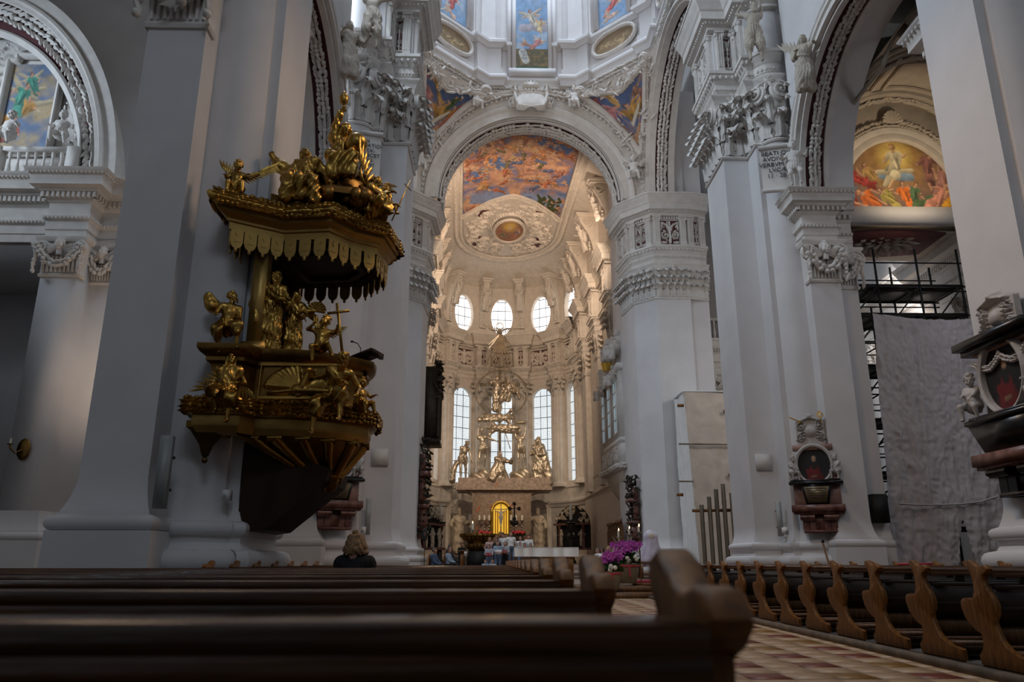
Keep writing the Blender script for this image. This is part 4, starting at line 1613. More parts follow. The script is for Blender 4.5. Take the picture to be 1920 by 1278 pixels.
for k, t in enumerate(RESS_T):
 c = CH((RA - .12) * math.sin(R(t)), VA + (RA - .12) * math.cos(R(t)))
 rz = CHROT - R(t)
 mb = MB()
 sh = flute(.68, 9)
 mb.prism(sh, 8.2, 16.4, M=xf((*c, 0), rz))
 mb.lathe([(.86, 7.8), (.86, 8.0), (.82, 8.1), (.72, 8.2), (.70, 8.3)], (*c, 0), 20)
 mb.build('column', 'stucco_cream', apse, 25)
 b = bulge((-.62, 0), (.62, 0), .62, 9)
 seg = np.array([(*(xf((*c, 0), rz) @ A(q[0], q[1], 0, 1))[:2],) for q in b])
 corinthian(apse, [seg], 16.5, 18.55, 'stucco_cream', 'capital', .30)
for s in (-1, 1):
 for v in RESS_V:
  a, b = CH(s * (UW - .45), v - .6 * -s * -1 if False else v + .6 * (s)), CH(s * (UW - .45), v - .6 * s)
  # interior on the right hand: right wall runs towards -v, left wall towards +v
  if s < 0:
   a, b = CH(-(UW - .45), v - .6), CH(-(UW - .45), v + .6)
  n = (b - a) / np.linalg.norm(b - a)
  n = A(n[1], -n[0])
  mb = MB()
  mb.prism([a, b, b - n * .5, a - n * .5][::-1], 6.6, 18.55)
  mb.build('pilaster', 'stucco_cream', apse, 30)
  corinthian(apse, [np.array([a - n * .4, a]), np.array([a, b]), np.array([b, b - n * .4])], 16.5, 18.55, 'stucco_cream', 'capital', .30)

# vault of the choir
vault = structure('ceiling_choir', 'cream choir vault with framed fresco and stucco above the apse', 'ceiling')

def vz(r):
 return np.interp(r, [0, 2, 4.3, 5.1, 5.9, 6.6, 7.0, 7.25], [30.0, 29.95, 29.55, 29.3, 28.95, 28.7, 28.5, 28.3])

def vr(u, v):
 return np.where(v > VA, np.hypot(u, v - VA), np.abs(u))

uu = np.linspace(-7.25, 7.25, 41)
vv = np.linspace(.8, VA, 20)
U, Vv = np.meshgrid(uu, vv)
mb = MB()
mb.grid(ch3(np.stack([U, Vv, vz(np.abs(U))], -1)), flip=True)
tt = np.linspace(-PI / 2, PI / 2, 41)
rr = np.linspace(0.02, 7.25, 14)
T, RR = np.meshgrid(tt, rr)
mb.grid(ch3(np.stack([RR * np.sin(T), VA + RR * np.cos(T), vz(RR)], -1)), flip=True)
mb.build('vault', 'stucco_cream', vault, 60)
# fresco field
n1, n2 = 230, 210
uu, vv = np.linspace(-4.15, 4.15, n1), np.linspace(1.0, 16.5, n2)
U, Vv = np.meshgrid(uu, vv, indexing='ij')
uv = np.stack([U / 8.3, (16.5 - Vv) / 15.5], -1)
pt = Paint(uv * A(1, 1.6), (.10, .17, .36))
cl = vnoise(uv * A(5, 9) + 3, 4, 5)
cl2 = vnoise(uv * A(9, 16) + 9, 8, 4)
pt.mix((cl - .46) * 7, (.50, .25, .16))
pt.mix((cl - .56) * 7, (.66, .38, .23))
pt.mix((cl2 - .60) * 6, (.32, .13, .09))
pt.mix(np.clip(1 - np.abs(uv[..., 1] - .34) / .05, 0, 1) * .9, (.62, .34, .22))
pt.mix((.30 - uv[..., 1]) * 14 * (uv[..., 1] > .12) * (cl2 > .42), (.24, .30, .48))
g = random.Random(3)
for i in range(118):
 x, y = g.uniform(-.48, .48), g.betavariate(1.6, 1.2) * 1.16 + .42
 pt.figure((x, y), g.uniform(.10, .19), g.uniform(-1.6, 1.6), g.choice(ROBES), g.choice([None, (.35, .16, .06), (.50, .36, .24)]), g=g)
for i in range(60):
 x = g.uniform(-.49, .49)
 pt.figure((x, .02 + .13 * g.random() + .12 * abs(x)), g.uniform(.11, .17), g.uniform(-.7, .7), g.choice(ROBES), None, g=g)
for i in range(40):
 x, y = g.uniform(.25, .47), g.uniform(.12, .36)
 pt.stroke((x, y), (x + g.uniform(-.03, .03), y + .03), .02, .012, (.05, .07, .015))
mb = MB()
mb.grid(ch3(np.stack([U, Vv, vz(np.abs(U)) - .03], -1)))
fo = mb.build('fresco', 'paint', vault, 180)
colorize(fo, np.clip(pt.c, 0, 1))
# frame mouldings of the fresco running round the apse end
fr = [(-4.3, 1.0), (-4.3, 19.5)] + [(4.3 * math.sin(t), 19.5 + 6.8 * math.cos(t)) for t in np.linspace(-PI / 2, PI / 2, 25)[1:-1]] + [(4.3, 19.5), (4.3, 1.0)]
fr = np.array(fr)
c3 = ch3(np.c_[fr, vz(vr(fr[:, 0], fr[:, 1])) - .02])
mb = MB()
mb.rail(c3, (0, 0, -1), [(0, -.1), (.18, -.1), (.22, .0), (.14, .1), (.14, .25), (.24, .35), (.30, .55), (.18, .75), (.18, .85), (.08, .9), (0, .95)])
fm = mb.build('fresco_frame', 'stucco_cream', vault, 40)
mb = MB()
t_ = np.gradient(c3, axis=0)
t_ /= np.linalg.norm(t_, axis=1)[:, None]
bb = np.cross(t_, A(0, 0, -1))
seg = np.linalg.norm(np.diff(c3, axis=0), axis=1)
Lc = np.concatenate([[0], np.cumsum(seg)])
for s_ in np.arange(.1, Lc[-1], .26):
 p = np.array([np.interp(s_, Lc, c3[:, k]) for k in range(3)])
 b_ = np.array([np.interp(s_, Lc, bb[:, k]) for k in range(3)])
 mb.ell(p + b_ * .45 - A(0, 0, .24), (.11, .11, .08), 6, 4)
 mb.ell(p + b_ * .04 - A(0, 0, .20), (.07, .07, .05), 6, 4)
mb.build('egg_band', 'stucco_cream', fm, 60, kind='stuff')
# half-moon of stucco with a painted roundel
hm = MB()
rl = Relief(8.3, 13.4, 130, 190)
for k in (-1, 1):
 for (cx, cy, r, kk) in ((2.5, -.8, .75, k), (2.9, 1.0, .75, -k), (2.2, 2.9, .7, k), (2.0, -2.6, .5, -k), (3.4, -.2, .4, k), (.9, 4.3, .75, -k), (2.5, 4.4, .6, k), (3.5, 2.6, .4, k), (1.2, 5.7, .5, k)):
  rl.scroll((k * cx, cy), r, kk, .26)
 for i in range(80):
  p = (k * random.uniform(.3, 3.9), random.choice([random.uniform(-4.5, -2.7), random.uniform(2.7, 6), random.uniform(2.7, 6)]) if random.random() < .6 else random.uniform(-3, 3))
  if math.hypot(p[0] / 1.6, p[1] / 2.7) < 1:
   continue
  a = random.uniform(0, 6.3)
  rl.stroke([p, (p[0] + .5 * math.cos(a), p[1] + .5 * math.sin(a))], .16, .05, .14, 2)
for i in range(44):
 a = i * PI / 22
 rl.ball((1.55 * math.cos(a), 2.65 * math.sin(a)), .15, .26)
# lay it on the vault: relief y runs along v
vy = 19.2 + rl.Y
uc = rl.X
bound = (np.hypot(uc / 4.1, np.maximum(vy - 19.5, 0) / 6.4) < 1) & (vy > 13.2 + .62 * np.abs(uc) ** 1.35 * .8)
VV = ch3(np.stack([uc, vy, vz(vr(uc, vy)) - .05 - rl.H], -1))
F = ring_faces(*uc.shape, False, False)
ok = bound.ravel()[F].all(1)
hi = rl.H.ravel()[F].max(1) > .02
hm.add(VV.reshape(-1, 3), F[ok & hi], 0)
lo_ = ok & ~hi
red = ((np.hypot((np.abs(uc) - 2.7) / .75, (vy - 22.3) / 1.2) < 1) | (np.hypot((np.abs(uc) - 2.3) / .6, (vy - 16.6) / .9) < 1)).ravel()[F].all(1)
hm.F.append((F[lo_ & red], 1))
hm.F.append((F[lo_ & ~red], 0))
hm.build('stucco_field', ['stucco_cream', 'red_ground'], vault, 60)
edge = np.array([(x, 13.2 + .62 * abs(x) ** 1.35 * .8 - .05) for x in np.linspace(-4.2, 4.2, 33)])
mb = MB()
e3 = ch3(np.c_[edge, vz(np.abs(edge[:, 0])) - .03])
mb.rail(e3, (0, 0, -1), [(0, -.25), (.14, -.2), (.2, 0), (.14, .2), (0, .25)])
garland(mb, e3 - A(0, 0, .1), (0, 0, -1), .3, 1.0, .16, .3)
mb.build('field_rim', 'stucco_cream', vault, 50)
n1 = 48
a_, r_ = np.meshgrid(np.linspace(0, 2 * PI, 65), np.linspace(0, 1.32, n1))
ru, rv = r_ * np.cos(a_), 19.2 + 1.75 * r_ * np.sin(a_)
pt = Paint(np.stack([-r_ * np.cos(a_), r_ * np.sin(a_)], -1), (.30, .14, .07))
pt.mix(1.2 - np.hypot(ru, (rv - 19.2) / 1.75 - .55) / .7, (.78, .48, .10))
for i in range(14):
 a = g.uniform(PI * .95, PI * 2.05)
 pt.figure((.8 * math.cos(a), .75 * math.sin(a) + .1), .6, g.uniform(-.4, .4), g.choice(ROBES), None, g=g)
pt.figure((0, .45), .5, 0, (.6, .5, .4), None, g=g)
mb = MB()
mb.grid(ch3(np.stack([ru, 38.4 - rv, np.full_like(ru, 29.48)], -1)), flip=False)
ro = mb.build('painted_roundel', 'paint', vault, 180)
colorize(ro, np.clip(pt.c, 0, 1))
mb = MB()
a_ = np.linspace(0, 2 * PI, 41)[:-1]
mb.rail(ch3(np.c_[1.36 * np.cos(a_), 19.2 + 2.38 * np.sin(a_), np.full(40, 29.54)]), (0, 0, -1), [(0, -.14), (.18, -.1), (.22, 0), (.18, .1), (0, .14)], closed=True)
mb.build('roundel_frame', 'stucco_cream', vault, 50)

# volute consoles carrying the vault between the oval windows
def console_geo():
 """S-bracket: local x across, y towards the room (-), z up; foot at the wall"""
 side_ = []
 for z, y0 in [(0, .28), (.6, .30), (1.4, .38), (2.2, .55), (2.9, .8), (3.5, 1.1), (3.9, 1.35), (4.15, 1.5), (4.5, 1.55)]:
  side_.append((y0, z))
 p = np.array(side_)
 mb = MB()
 w = .30
 V = []
 for x in (-w, w):
  V.append(np.c_[np.full(len(p), x), -p[:, 0], p[:, 1]])
  V.append(np.c_[np.full(len(p), x), np.zeros(len(p)) + .3, p[:, 1]])
 mb.grid(np.stack([V[1], V[0], V[2], V[3]], 1), flip=True)
 for x in (-w - .02, w + .02):
  M = frame((x, -.95, 4.05), (0, -1, 0), (math.copysign(1, x), 0, 0)) if x > 0 else frame((x, -.95, 4.05), (0, 1, 0), (-1, 0, 0))
  M[:3, :3] *= .48
  pts = spiral_pts(.9, 1.75, 34, 1 if x > 0 else -1)
  mb.tube(pts, np.linspace(.12, .06, 34), 5, M=M)
 mb.box((0, -.8, 4.6), (.95, 1.8, .2))
 mb.box((0, -.85, 4.78), (1.15, 2.0, .16))
 return mb

con_mesh = tomesh(console_geo(), 'console', 'stucco_cream', 40)
pend = MB()
for i in range(9):
 t = i / 8
 for k in (-1, 0, 1):
  if t > .7 and k:
   continue
  pend.ell((k * .16 * (1 - t), -.5 + .12 * t - (.25 if i < 3 else 0), 2.3 - 2.0 * t), (.13, .12, .14), 6, 4)
pend_mesh = tomesh(pend, 'fruit_drop', 'stucco_cream', 60)
CONS = []
for t in RESS_T[1:-1]:
 CONS.append((CH(RA * math.sin(R(t)), VA + RA * math.cos(R(t))), CHROT - R(t)))
for s in (-1, 1):
 for v in (2.5,) + RESS_V + (24.0,):
  CONS.append((CH(s * UW, v), CHROT - s * PI / 2))
for (c, rz) in CONS:
 con = inst('console', con_mesh, xf((*c, 23.0 + .9), rz), vault)
 inst('fruit_drop', pend_mesh, np.eye(4), con)

# ------------------------------------------------------------------ crossing: arches, pendentives, drum
XC, YC, AC, ZS = 2.3, 36.5, 7.2, 23.0
crossing = structure('ceiling_crossing', 'white stuccoed crossing arches and pendentives under the dome drum', 'ceiling')
t = np.linspace(0, PI, 65)

def arch_pts(rx, rz, y=None, x=None, zs=ZS, cx=None):
 """arch in the plane y=const (or x=const)"""
 if y is not None:
  return np.c_[(cx if cx is not None else XC) - rx * np.cos(t), np.full(65, y), zs + rz * np.sin(t)]
 return np.c_[np.full(65, x), YC - rx * np.cos(t), zs + rz * np.sin(t)]

# choir arch
cxa = 2.1
ai, ao = arch_pts(5.75, 5.75, 43.9, cx=cxa), arch_pts(7.25, 7.6, 43.55)
mb = MB()
mb.grid(np.stack([ai, ao], 1), flip=True)
mb.grid(np.stack([ai, arch_pts(5.75, 5.75, 45.6, cx=cxa)], 1))
a2, far = arch_pts(5.75, 5.75, 45.6, cx=cxa), arch_pts(9.5, 8.5, 45.6, cx=cxa)
mb.build('choir_arch', 'stucco', crossing, 40)
mb = MB()
inn = np.c_[np.cos(t), np.zeros(65), -np.sin(t)]
fw = A(0, -1, 0)
mb.rail(arch_pts(5.8, 5.8, 43.75, cx=cxa), fw, [(a, -b) for a, b in ((0, 0), (.12, 0), (.12, .08), (.06, .12), (.06, .5), (.14, .56), (.22, .7), (.22, .8), (.12, .9), (0, .95))])
mb.rail(arch_pts(5.7, 5.7, 44.0, cx=cxa), inn, [(0, -.1), (.1, -.1), (.1, .1), (0, .1)])
mb.rail(arch_pts(5.7, 5.7, 45.5, cx=cxa), inn, [(0, -.1), (.1, -.1), (.1, .1), (0, .1)])
mb.build('archivolt', 'stucco', crossing, 40)
arch_garland_band(crossing, arch_pts(5.70, 5.70, 44.12, cx=cxa), arch_pts(5.70, 5.70, 45.4, cx=cxa), inn, .30, 'stucco', 1.0, .08)
mb = MB()
garland(mb, arch_pts(7.15, 7.45, 43.5)[4:-4], fw, .42, 1.0, .26, .2)
mb.build('arch_garland', 'stucco', crossing, 60, kind='stuff')
mb = MB()
pe = arch_pts(6.95, 7.15, 43.45)
for i in range(0, 65):
 mb.ell(pe[i], (.09, .06, .09), 6, 4)
mb.build('bead_row', 'stucco', crossing, 60, kind='stuff')
# wall above the choir arch, inside the choir
mb = MB()
mb.grid(np.stack([arch_pts(5.75, 5.75, 45.6, cx=cxa), np.c_[np.linspace(-6, 10.2, 65), np.full(65, 45.6), np.full(65, 31.5)]], 1))
mb.build('choir_arch_back', 'stucco_cream', crossing, 40)
# north and south arches
for s in (-1, 1):
 xn = XC + s * AC
 inn2 = np.c_[np.zeros(65), np.cos(t), -np.sin(t)]
 o1 = arch_pts(6.9, 6.9, x=xn)
 o2 = arch_pts(6.9, 6.9, x=xn + s * 1.7)
 mb = MB()
 mb.grid(np.stack([o1, o2], 1), flip=s > 0)
 mb.grid(np.stack([o2, np.c_[o2[:, 0], o2[:, 1], np.full(65, 33.0)]], 1), flip=s > 0)
 mb.rail(o1, A(-s, 0, 0), [(0, 0), (.15, 0), (.15, s * .12), (.05, s * .16), (.05, s * .3), (0, s * .4)])
 mb.rail(o1 + A(s * .25, 0, 0), inn2, [(0, -.2), (.12, -.2), (.12, .2), (0, .2)])
 mb.rail(o1 + A(s * 1.45, 0, 0), inn2, [(0, -.2), (.12, -.2), (.12, .2), (0, .2)])
 mb.build('side_arch', 'stucco', crossing, 40)
 arch_garland_band(crossing, o1 + A(s * .45, 0, 0) + inn2 * .02, o1 + A(s * 1.25, 0, 0) + inn2 * .02, inn2, .26, 'stucco', 1.0, .1)
# pendentives on a sphere, east pair (the west pair is above the photograph)
RS = AC * math.sqrt(2) + .05

def pend(a, b):
 """point on the pendentive: a angle round the crossing, b 0..1 height"""
 # boundary radius of the square at angle a
 k = max(abs(math.cos(a)), abs(math.sin(a)))
 rmax = AC / k
 rmin = AC * 1.0
 r = rmax + (rmin - rmax) * b
 z = ZS + math.sqrt(max(RS * RS - r * r, 0))
 return A(XC + r * math.cos(a), YC + r * math.sin(a), z)

PEND = {}
for s in (-1, 1):
 ac = PI / 2 - s * PI / 4
 G = np.array([[pend(ac + (q - .5) * PI / 2 * .999, b) for b in np.linspace(0, 1, 25)] for q in np.linspace(0, 1, 41)])
 mb = MB()
 mb.grid(G, flip=False)
 mb.build('pendentive', 'stucco', crossing, 60)
 # painting in a shaped field
 def field(n=70):
  out, uvs = [], []
  for i in np.linspace(-1, 1, n):
   row, ru = [], []
   for j in np.linspace(0, 1, n):
    half = .40 * (.30 + .70 * j ** .8) * (1 - .25 * max(0, j - .85) / .15)
    b = .12 + .68 * j
    q = pend(ac + i * half, b)
    d = A(XC, YC, ZS) - q
    row.append(q + d / np.linalg.norm(d) * .05)
    ru.append((i * half / .40, j))
   out.append(row)
   uvs.append(ru)
  return np.array(out), np.array(uvs)
 G, UVp = field()
 pt = Paint(UVp * A(.5, .8), (.09, .13, .26))
 cl = vnoise(UVp * A(3, 4) + 5 * s + 11, 5)
 pt.mix((cl - .5) * 6, (.30, .20, .18))
 pt.mix((.25 - UVp[..., 1]) * 5, (.35, .17, .08))
 g = random.Random(20 + s)
 sg = 1
 for (x, y, h, an, rb, wg) in ((-.05, .36, .52, -.3, (.42, .22, .05), None), (.18, .30, .40, .4, (.42, .17, .17), None), (-.22, .24, .34, .3, (.38, .10, .04), None),
        (.12, .66, .36, -.5, (.50, .30, .10), (.45, .38, .30)), (.3, .5, .25, .2, (.30, .05, .05), None), (0, .12, .26, .9, (.45, .25, .12), None),
        (-.15, .5, .3, 0, (.08, .12, .04) if s < 0 else (.30, .14, .08), None)):
  pt.figure((sg * x, y), h, an, rb, wg, g=g)
 pt.stroke((-.10, .28), (-.02, .31), .04, .04, (.62, .56, .46), shade=.1)
 mb = MB()
 mb.grid(G, flip=False)
 po = mb.build('pendentive_painting', 'paint', crossing, 180)
 colorize(po, np.clip(pt.c, 0, 1))
 # scrolled frame round the painting
 loop = np.concatenate([G[:, 0][::3], G[-1, :][::3], G[::-1, -1][::3], G[0, ::-1][::3]])
 cen = A(XC, YC, ZS)
 nl = cen - loop
 nl /= np.linalg.norm(nl, axis=1)[:, None]
 mb = MB()
 mb.rail(loop, nl, [(0, -.14), (.18, -.12), (.24, 0), (.16, .12), (.05, .2), (0, .2)], closed=True)
 mb.build('painting_frame', 'stucco', crossing, 50)
 mb = MB()
 for (i, w_) in ((slice(0, None), .36),):
  out_loop = loop + (loop - G.reshape(-1, 3).mean(0)) * .10
  garland(mb, out_loop, nl, .34, 1.0, .22, .25)
 mb.build('frame_garland', 'stucco', crossing, 60, kind='stuff')
 mb = MB()
 for i, j, sp in ((8, 4, .5), (-8, 4, .5), (0, 40, .5), (-1, 40, .5), (20, -1, .5), (50, -1, .5), (35, -1, .6), (35, 0, .5), (20, 2, .4), (50, 2, .4)):
  q = G[i, j] + (G[i, j] - G.reshape(-1, 3).mean(0)) * .2
  d = cen - q
  carve(mb, q + d / np.linalg.norm(d) * .15, (sp, sp, sp * .8), 16, .26)
 mb.build('frame_foliage', 'stucco', crossing, 60, kind='stuff')
 for k_, (i, j) in enumerate(((0, -1), (-1, -1), (0, 35), (-1, 35), (35, 0))):
  q = G[i, j] + (G[i, j] - G.reshape(-1, 3).mean(0)) * .16
  d = cen - q
  M = frame(q + d / np.linalg.norm(d) * .12, np.cross(d, (0, 0, 1)), d)
  M[:3, :3] *= .45
  inst('volute', VOL['stucco'], M, crossing)
# wreath under the drum cornice
def octa(r):
 rr = r / math.cos(PI / 8)
 return np.array([(XC + rr * math.cos(PI / 8 + i * PI / 4), YC + rr * math.sin(PI / 8 + i * PI / 4)) for i in range(8)])

def octa_in(r, ress=0.0, hw=.9):
 """octagon path, interior on the right hand (clockwise), optional ressauts at the corners"""
 p = octa(r)[::-1]
 if not ress:
  return p
 out = []
 q = octa(r - ress)[::-1]
 for i in range(8):
  for a, b in (((i - 1) % 8, i), (i, (i + 1) % 8)):
   d = (p[b] - p[a]) / np.linalg.norm(p[b] - p[a])
   n = A(d[1], -d[0])
   if b == i:
    e = p[b] - d * hw
    out += [e, e + n * ress]
   else:
    e = p[a] + d * hw
    out += [q[i], e + n * ress, e]
 return np.array(out)

ring = octa_in(7.35)
mb = MB()
cl8 = np.concatenate([ring, ring[:1]])
for i in range(8):
 a, b = cl8[i], cl8[i + 1]
 if (a[1] + b[1]) / 2 < YC - 1:
  continue
 d = (b - a) / np.linalg.norm(b - a)
 n = A(d[1], -d[0], 0)
 pts = np.array([(*(a + (b - a) * q), 30.75) for q in np.linspace(0, 1, 12)])
 garland(mb, pts, n * .8 - A(0, 0, .6), .6, 1.0, .24, .15)
mb.build('ring_wreath', 'stucco', crossing, 60, kind='stuff')
# cartouche on the keystone
kc = A(XC - .1, 43.5, 30.0)
M = frame(kc, (1, 0, 0), (0, -1, .25))
mb = MB()
rl = Relief(3.0, 2.3, 60, 46)
rl.H = np.maximum(rl.H, .22 * np.clip((1 - np.maximum(np.abs(rl.X) / .95, np.abs(rl.Y + .1) / .8) ** 4), 0, 1) ** .5)
for k in (-1, 1):
 rl.scroll((k * 1.1, .55), .33, k, .42, 3)
 rl.scroll((k * 1.15, -.6), .32, -k, .38, 3)
 rl.stroke([(k * 1.0, .9), (k * 1.05, 0), (k * .8, -.95), (0, -1.1)], .14, .12, .36)
for i in range(7):
 a = PI * (i + .5) / 7
 rl.stroke([(0, .75), (.55 * math.cos(a), .75 + .4 * math.sin(a))], .07, .12, .45)
ok = rl.H > .015
V = (np.stack([rl.X, rl.Y, rl.H + .05, np.ones_like(rl.X)], -1) @ M.T)[..., :3]
F = ring_faces(*rl.X.shape, False, False)
mb.add(V.reshape(-1, 3), F[ok.ravel()[F].any(1)])
mb.build('cartouche', 'stucco', crossing, 60)

drum = structure('wall_drum', 'white octagonal dome drum with painted panels high above the crossing', 'wall')
mb = MB()
mb.prism(octa(7.6), 31, 47.5, caps=False)
mb.build('drum_shell', 'plaster', drum, 20)
mb = MB()
mb.sweep(octa_in(7.5, .35, 1.0), [(-.2, 30.9), (.25, 30.9), (.30, 31.05), (.30, 31.25), (.45, 31.4), (.45, 31.55), (.30, 31.75), (.18, 31.8), (.18, 32.2), (-.2, 32.25)], closed=True)
mb.build('ring_cornice', 'plaster', drum, 30)
mb = MB()
mb.sweep(octa_in(7.5, .3, 1.0), [(-.2, 32.2), (.06, 32.2), (.06, 34.0), (-.2, 34.0)], closed=True)
mb.build('pedestal', 'plaster', drum, 30)
mb = MB()
mb.sweep(octa_in(7.5, .35, 1.05), [(-.2, 33.9), (.12, 33.9), (.2, 34.05), (.36, 34.15), (.36, 34.35), (.22, 34.5), (.10, 34.55), (-.2, 34.6)], closed=True)
mb.build('pedestal_cornice', 'plaster', drum, 30)
mb = MB()
mb.sweep(octa_in(7.5, .28, .62), [(-.2, 34.5), (.05, 34.5), (.12, 34.6), (.05, 34.9), (.05, 46), (-.2, 46)], closed=True)
mb.sweep(octa_in(7.5, .12, 1.0), [(-.2, 34.5), (.02, 34.5), (.02, 46), (-.2, 46)], closed=True)
mb.build('corner_pilaster', 'plaster', drum, 30)
oc = octa_in(7.5)
for i in range(8):
 a, b = oc[i], oc[(i + 1) % 8]
 m_ = (a + b) / 2
 if m_[1] < YC - 3:
  continue
 d = (b - a) / np.linalg.norm(b - a)
 n = A(d[1], -d[0])
 front = abs(d[0]) > .95
 d3, n3 = A(d[0], d[1], 0), A(n[0], n[1], 0)
 # painted panel
 w, z0, z1 = (2.1, 32.05, 39.5) if front else (2.3, 34.6, 40.5)
 nx, nz = 60, 150
 x_, z_ = np.meshgrid(np.linspace(-w / 2, w / 2, nx), np.linspace(z0, z1, nz), indexing='ij')
 uvp = np.stack([x_ / w, (z_ - z0) / w], -1)
 pt = Paint(uvp, (.24, .38, .58))
 cl = vnoise(uvp * 3 + i * 5, 2 + i)
 pt.mix((cl - .52) * 4, (.40, .48, .58))
 g = random.Random(60 + i)
 if front:
  pt.mix((.85 - uvp[..., 1]) * 60, (.12, .10, .05))
  pt.mix((vnoise(uvp * 14, 3) - .5) * 8 * (uvp[..., 1] < .85), (.25, .16, .06))
  pt.mix((.22 - uvp[..., 1]) * 60, (.06, .11, .06))
  pt.mix((.13 - uvp[..., 1]) * 60, (.28, .07, .07))
  for q in range(3):
   pt.stroke((-.28 + q * .3, 1.62 + .06 * q), (-.1 + q * .25, 1.62), .17, .15, (.42, .38, .42), shade=.3)
  pt.stroke((-.3, .72), (-.2, .42), .13, .12, (.55, .54, .50), .06, .05)
  for q in range(9):
   pt.stroke((-.36 + .02 * q % .1, .76 - .04 * q), (-.16, .76 - .04 * q), .010, .010, (.16, .15, .14), .5, 0)
  for (x, y, h, an, rb) in ((0, 1.95, .85, .2, (.62, .55, .45)), (.25, 1.75, .55, -.3, (.55, .42, .22)), (-.2, 1.0, .42, .9, (.45, .22, .14)), (.18, 1.05, .55, -.4, (.5, .2, .18))):
   pt.figure((x, y), h, an, rb, (.55, .46, .36), g=g)
 else:
  for (x, y, h, an, rb) in ((0, .55, .75, g.uniform(-.7, .7), (.5, .12, .10)), (.1, 1.2, .9, g.uniform(-.6, .6), (.55, .5, .42)), (-.1, .2, .55, 1.2, (.6, .4, .3))):
   pt.figure((x, y), h, an, rb, (.55, .46, .36), g=g)
 off = .42 if front else .16
 base = A(m_[0], m_[1], 0) + n3 * off
 mb = MB()
 Vp = base + d3 * x_[..., None] + A(0, 0, 1) * z_[..., None]
 mb.grid(Vp)
 po = mb.build('painted_panel', 'paint', drum, 0)
 colorize(po, np.clip(pt.c, 0, 1))
 mb = MB()
 M = frame(A(m_[0], m_[1], 0) + n3 * .1, d3, n3)
 for k in (-1, 1):
  mb.box((k * (w / 2 + .14), (z0 + z1) / 2, .12 if not front else .18), (.26, z1 - z0, .4), 0, 0, M)
  mb.box((k * (w / 2 + .44), (z0 + z1) / 2, .06), (.3, z1 - z0, .26), 0, 0, M)
 if front:
  mb.box((0, 32.0, .2), (w + 1.0, .5, .5), 0, 0, M)
 mb.build('panel_surround', 'plaster', drum, 0)
 if not front:
  nx = 40
  aa, r2 = np.meshgrid(np.linspace(0, 2 * PI, 49), np.linspace(0, 1, 20))
  ux, uz = 1.55 * r2 * np.sign(np.cos(aa)) * np.abs(np.cos(aa)) ** .7, .72 * r2 * np.sin(aa)
  pt = Paint(np.stack([ux, uz], -1), (.30, .21, .12))
  for q in range(4):
   pt.figure((-.9 + .55 * q, -.1), 1.0, g.uniform(-1.2, 1.2), (.42, .30, .16), None, (.45, .32, .18), (.22, .14, .07), g=g)
  mb = MB()
  c0 = A(m_[0], m_[1], 33.1) + n3 * .18
  mb.grid(c0 + d3 * ux[..., None] + A(0, 0, 1) * uz[..., None])
  po = mb.build('painted_oval', 'paint', drum, 0)
  colorize(po, np.clip(pt.c, 0, 1))
  mb = MB()
  lp = c0 + d3 * (ux[-1, :-1, None] * 1.06) + A(0, 0, 1) * (uz[-1, :-1, None] * 1.1)
  mb.rail(lp, n3, [(0, -.12), (.14, -.1), (.2, 0), (.14, .1), (0, .12)], closed=True)
  garland(mb, lp + n3 * .05, n3, .2, 1.0, .14, .2)
  mb.build('oval_frame', 'stucco', drum, 50)

# ------------------------------------------------------------------ floor
floor = structure('floor', 'stone floor of cream, red and ochre slabs along the central aisle', 'floor')
mb = MB()
mb.bx(-40, 45, -12, 90, -.3, -.012)
mb.build('floor_base', 'stone_kerb', floor, 0)
TILE = {}
TS = .41
sk_ = .0
for k in ('tile_cream', 'tile_red', 'tile_ochre'):
 m_ = MB()
 h = TS / 2 - .003
 m_.prism([(-h, -h), (h, -h), (h, h), (-h, h)], -.02, 0)
 TILE[k] = tomesh(m_, 'tile', k, 0)
# slabs laid on the diagonal; the ones near the camera are single pieces
rot = 0.0
far_mb = {k: MB() for k in TILE}
tiles = []
for i in range(-60, 61):
 for j in range(-60, 61):
  x = 2.6 + (i * math.cos(rot) - j * math.sin(rot)) * TS
  y = 9.5 + (i * math.sin(rot) + j * math.cos(rot)) * TS
  if not (.1 < x < 4.75 and .6 < y < 27.0):
   continue
  k = 'tile_cream'
  if i % 2 == 0 and j % 2 == 0:
   k = 'tile_ochre' if (i * 7 + j * 3) % 10 in (0, 2) else 'tile_red'
  tiles.append((math.hypot(x - 3.2, y - 6.5), x, y, k))
tiles.sort()
for n_, (_, x, y, k) in enumerate(tiles):
 dz = random.uniform(-.002, .002)
 if n_ < 280:
  inst('tile', TILE[k], xf((x, y, dz), rot), floor)
 else:
  h = TS / 2 - .003
  far_mb[k].prism([(-h, -h), (h, -h), (h, h), (-h, h)], -.02, 0, M=xf((x, y, dz), rot))
for k in far_mb:
 far_mb[k].build('far_slabs', k, floor, 0, kind='stuff')
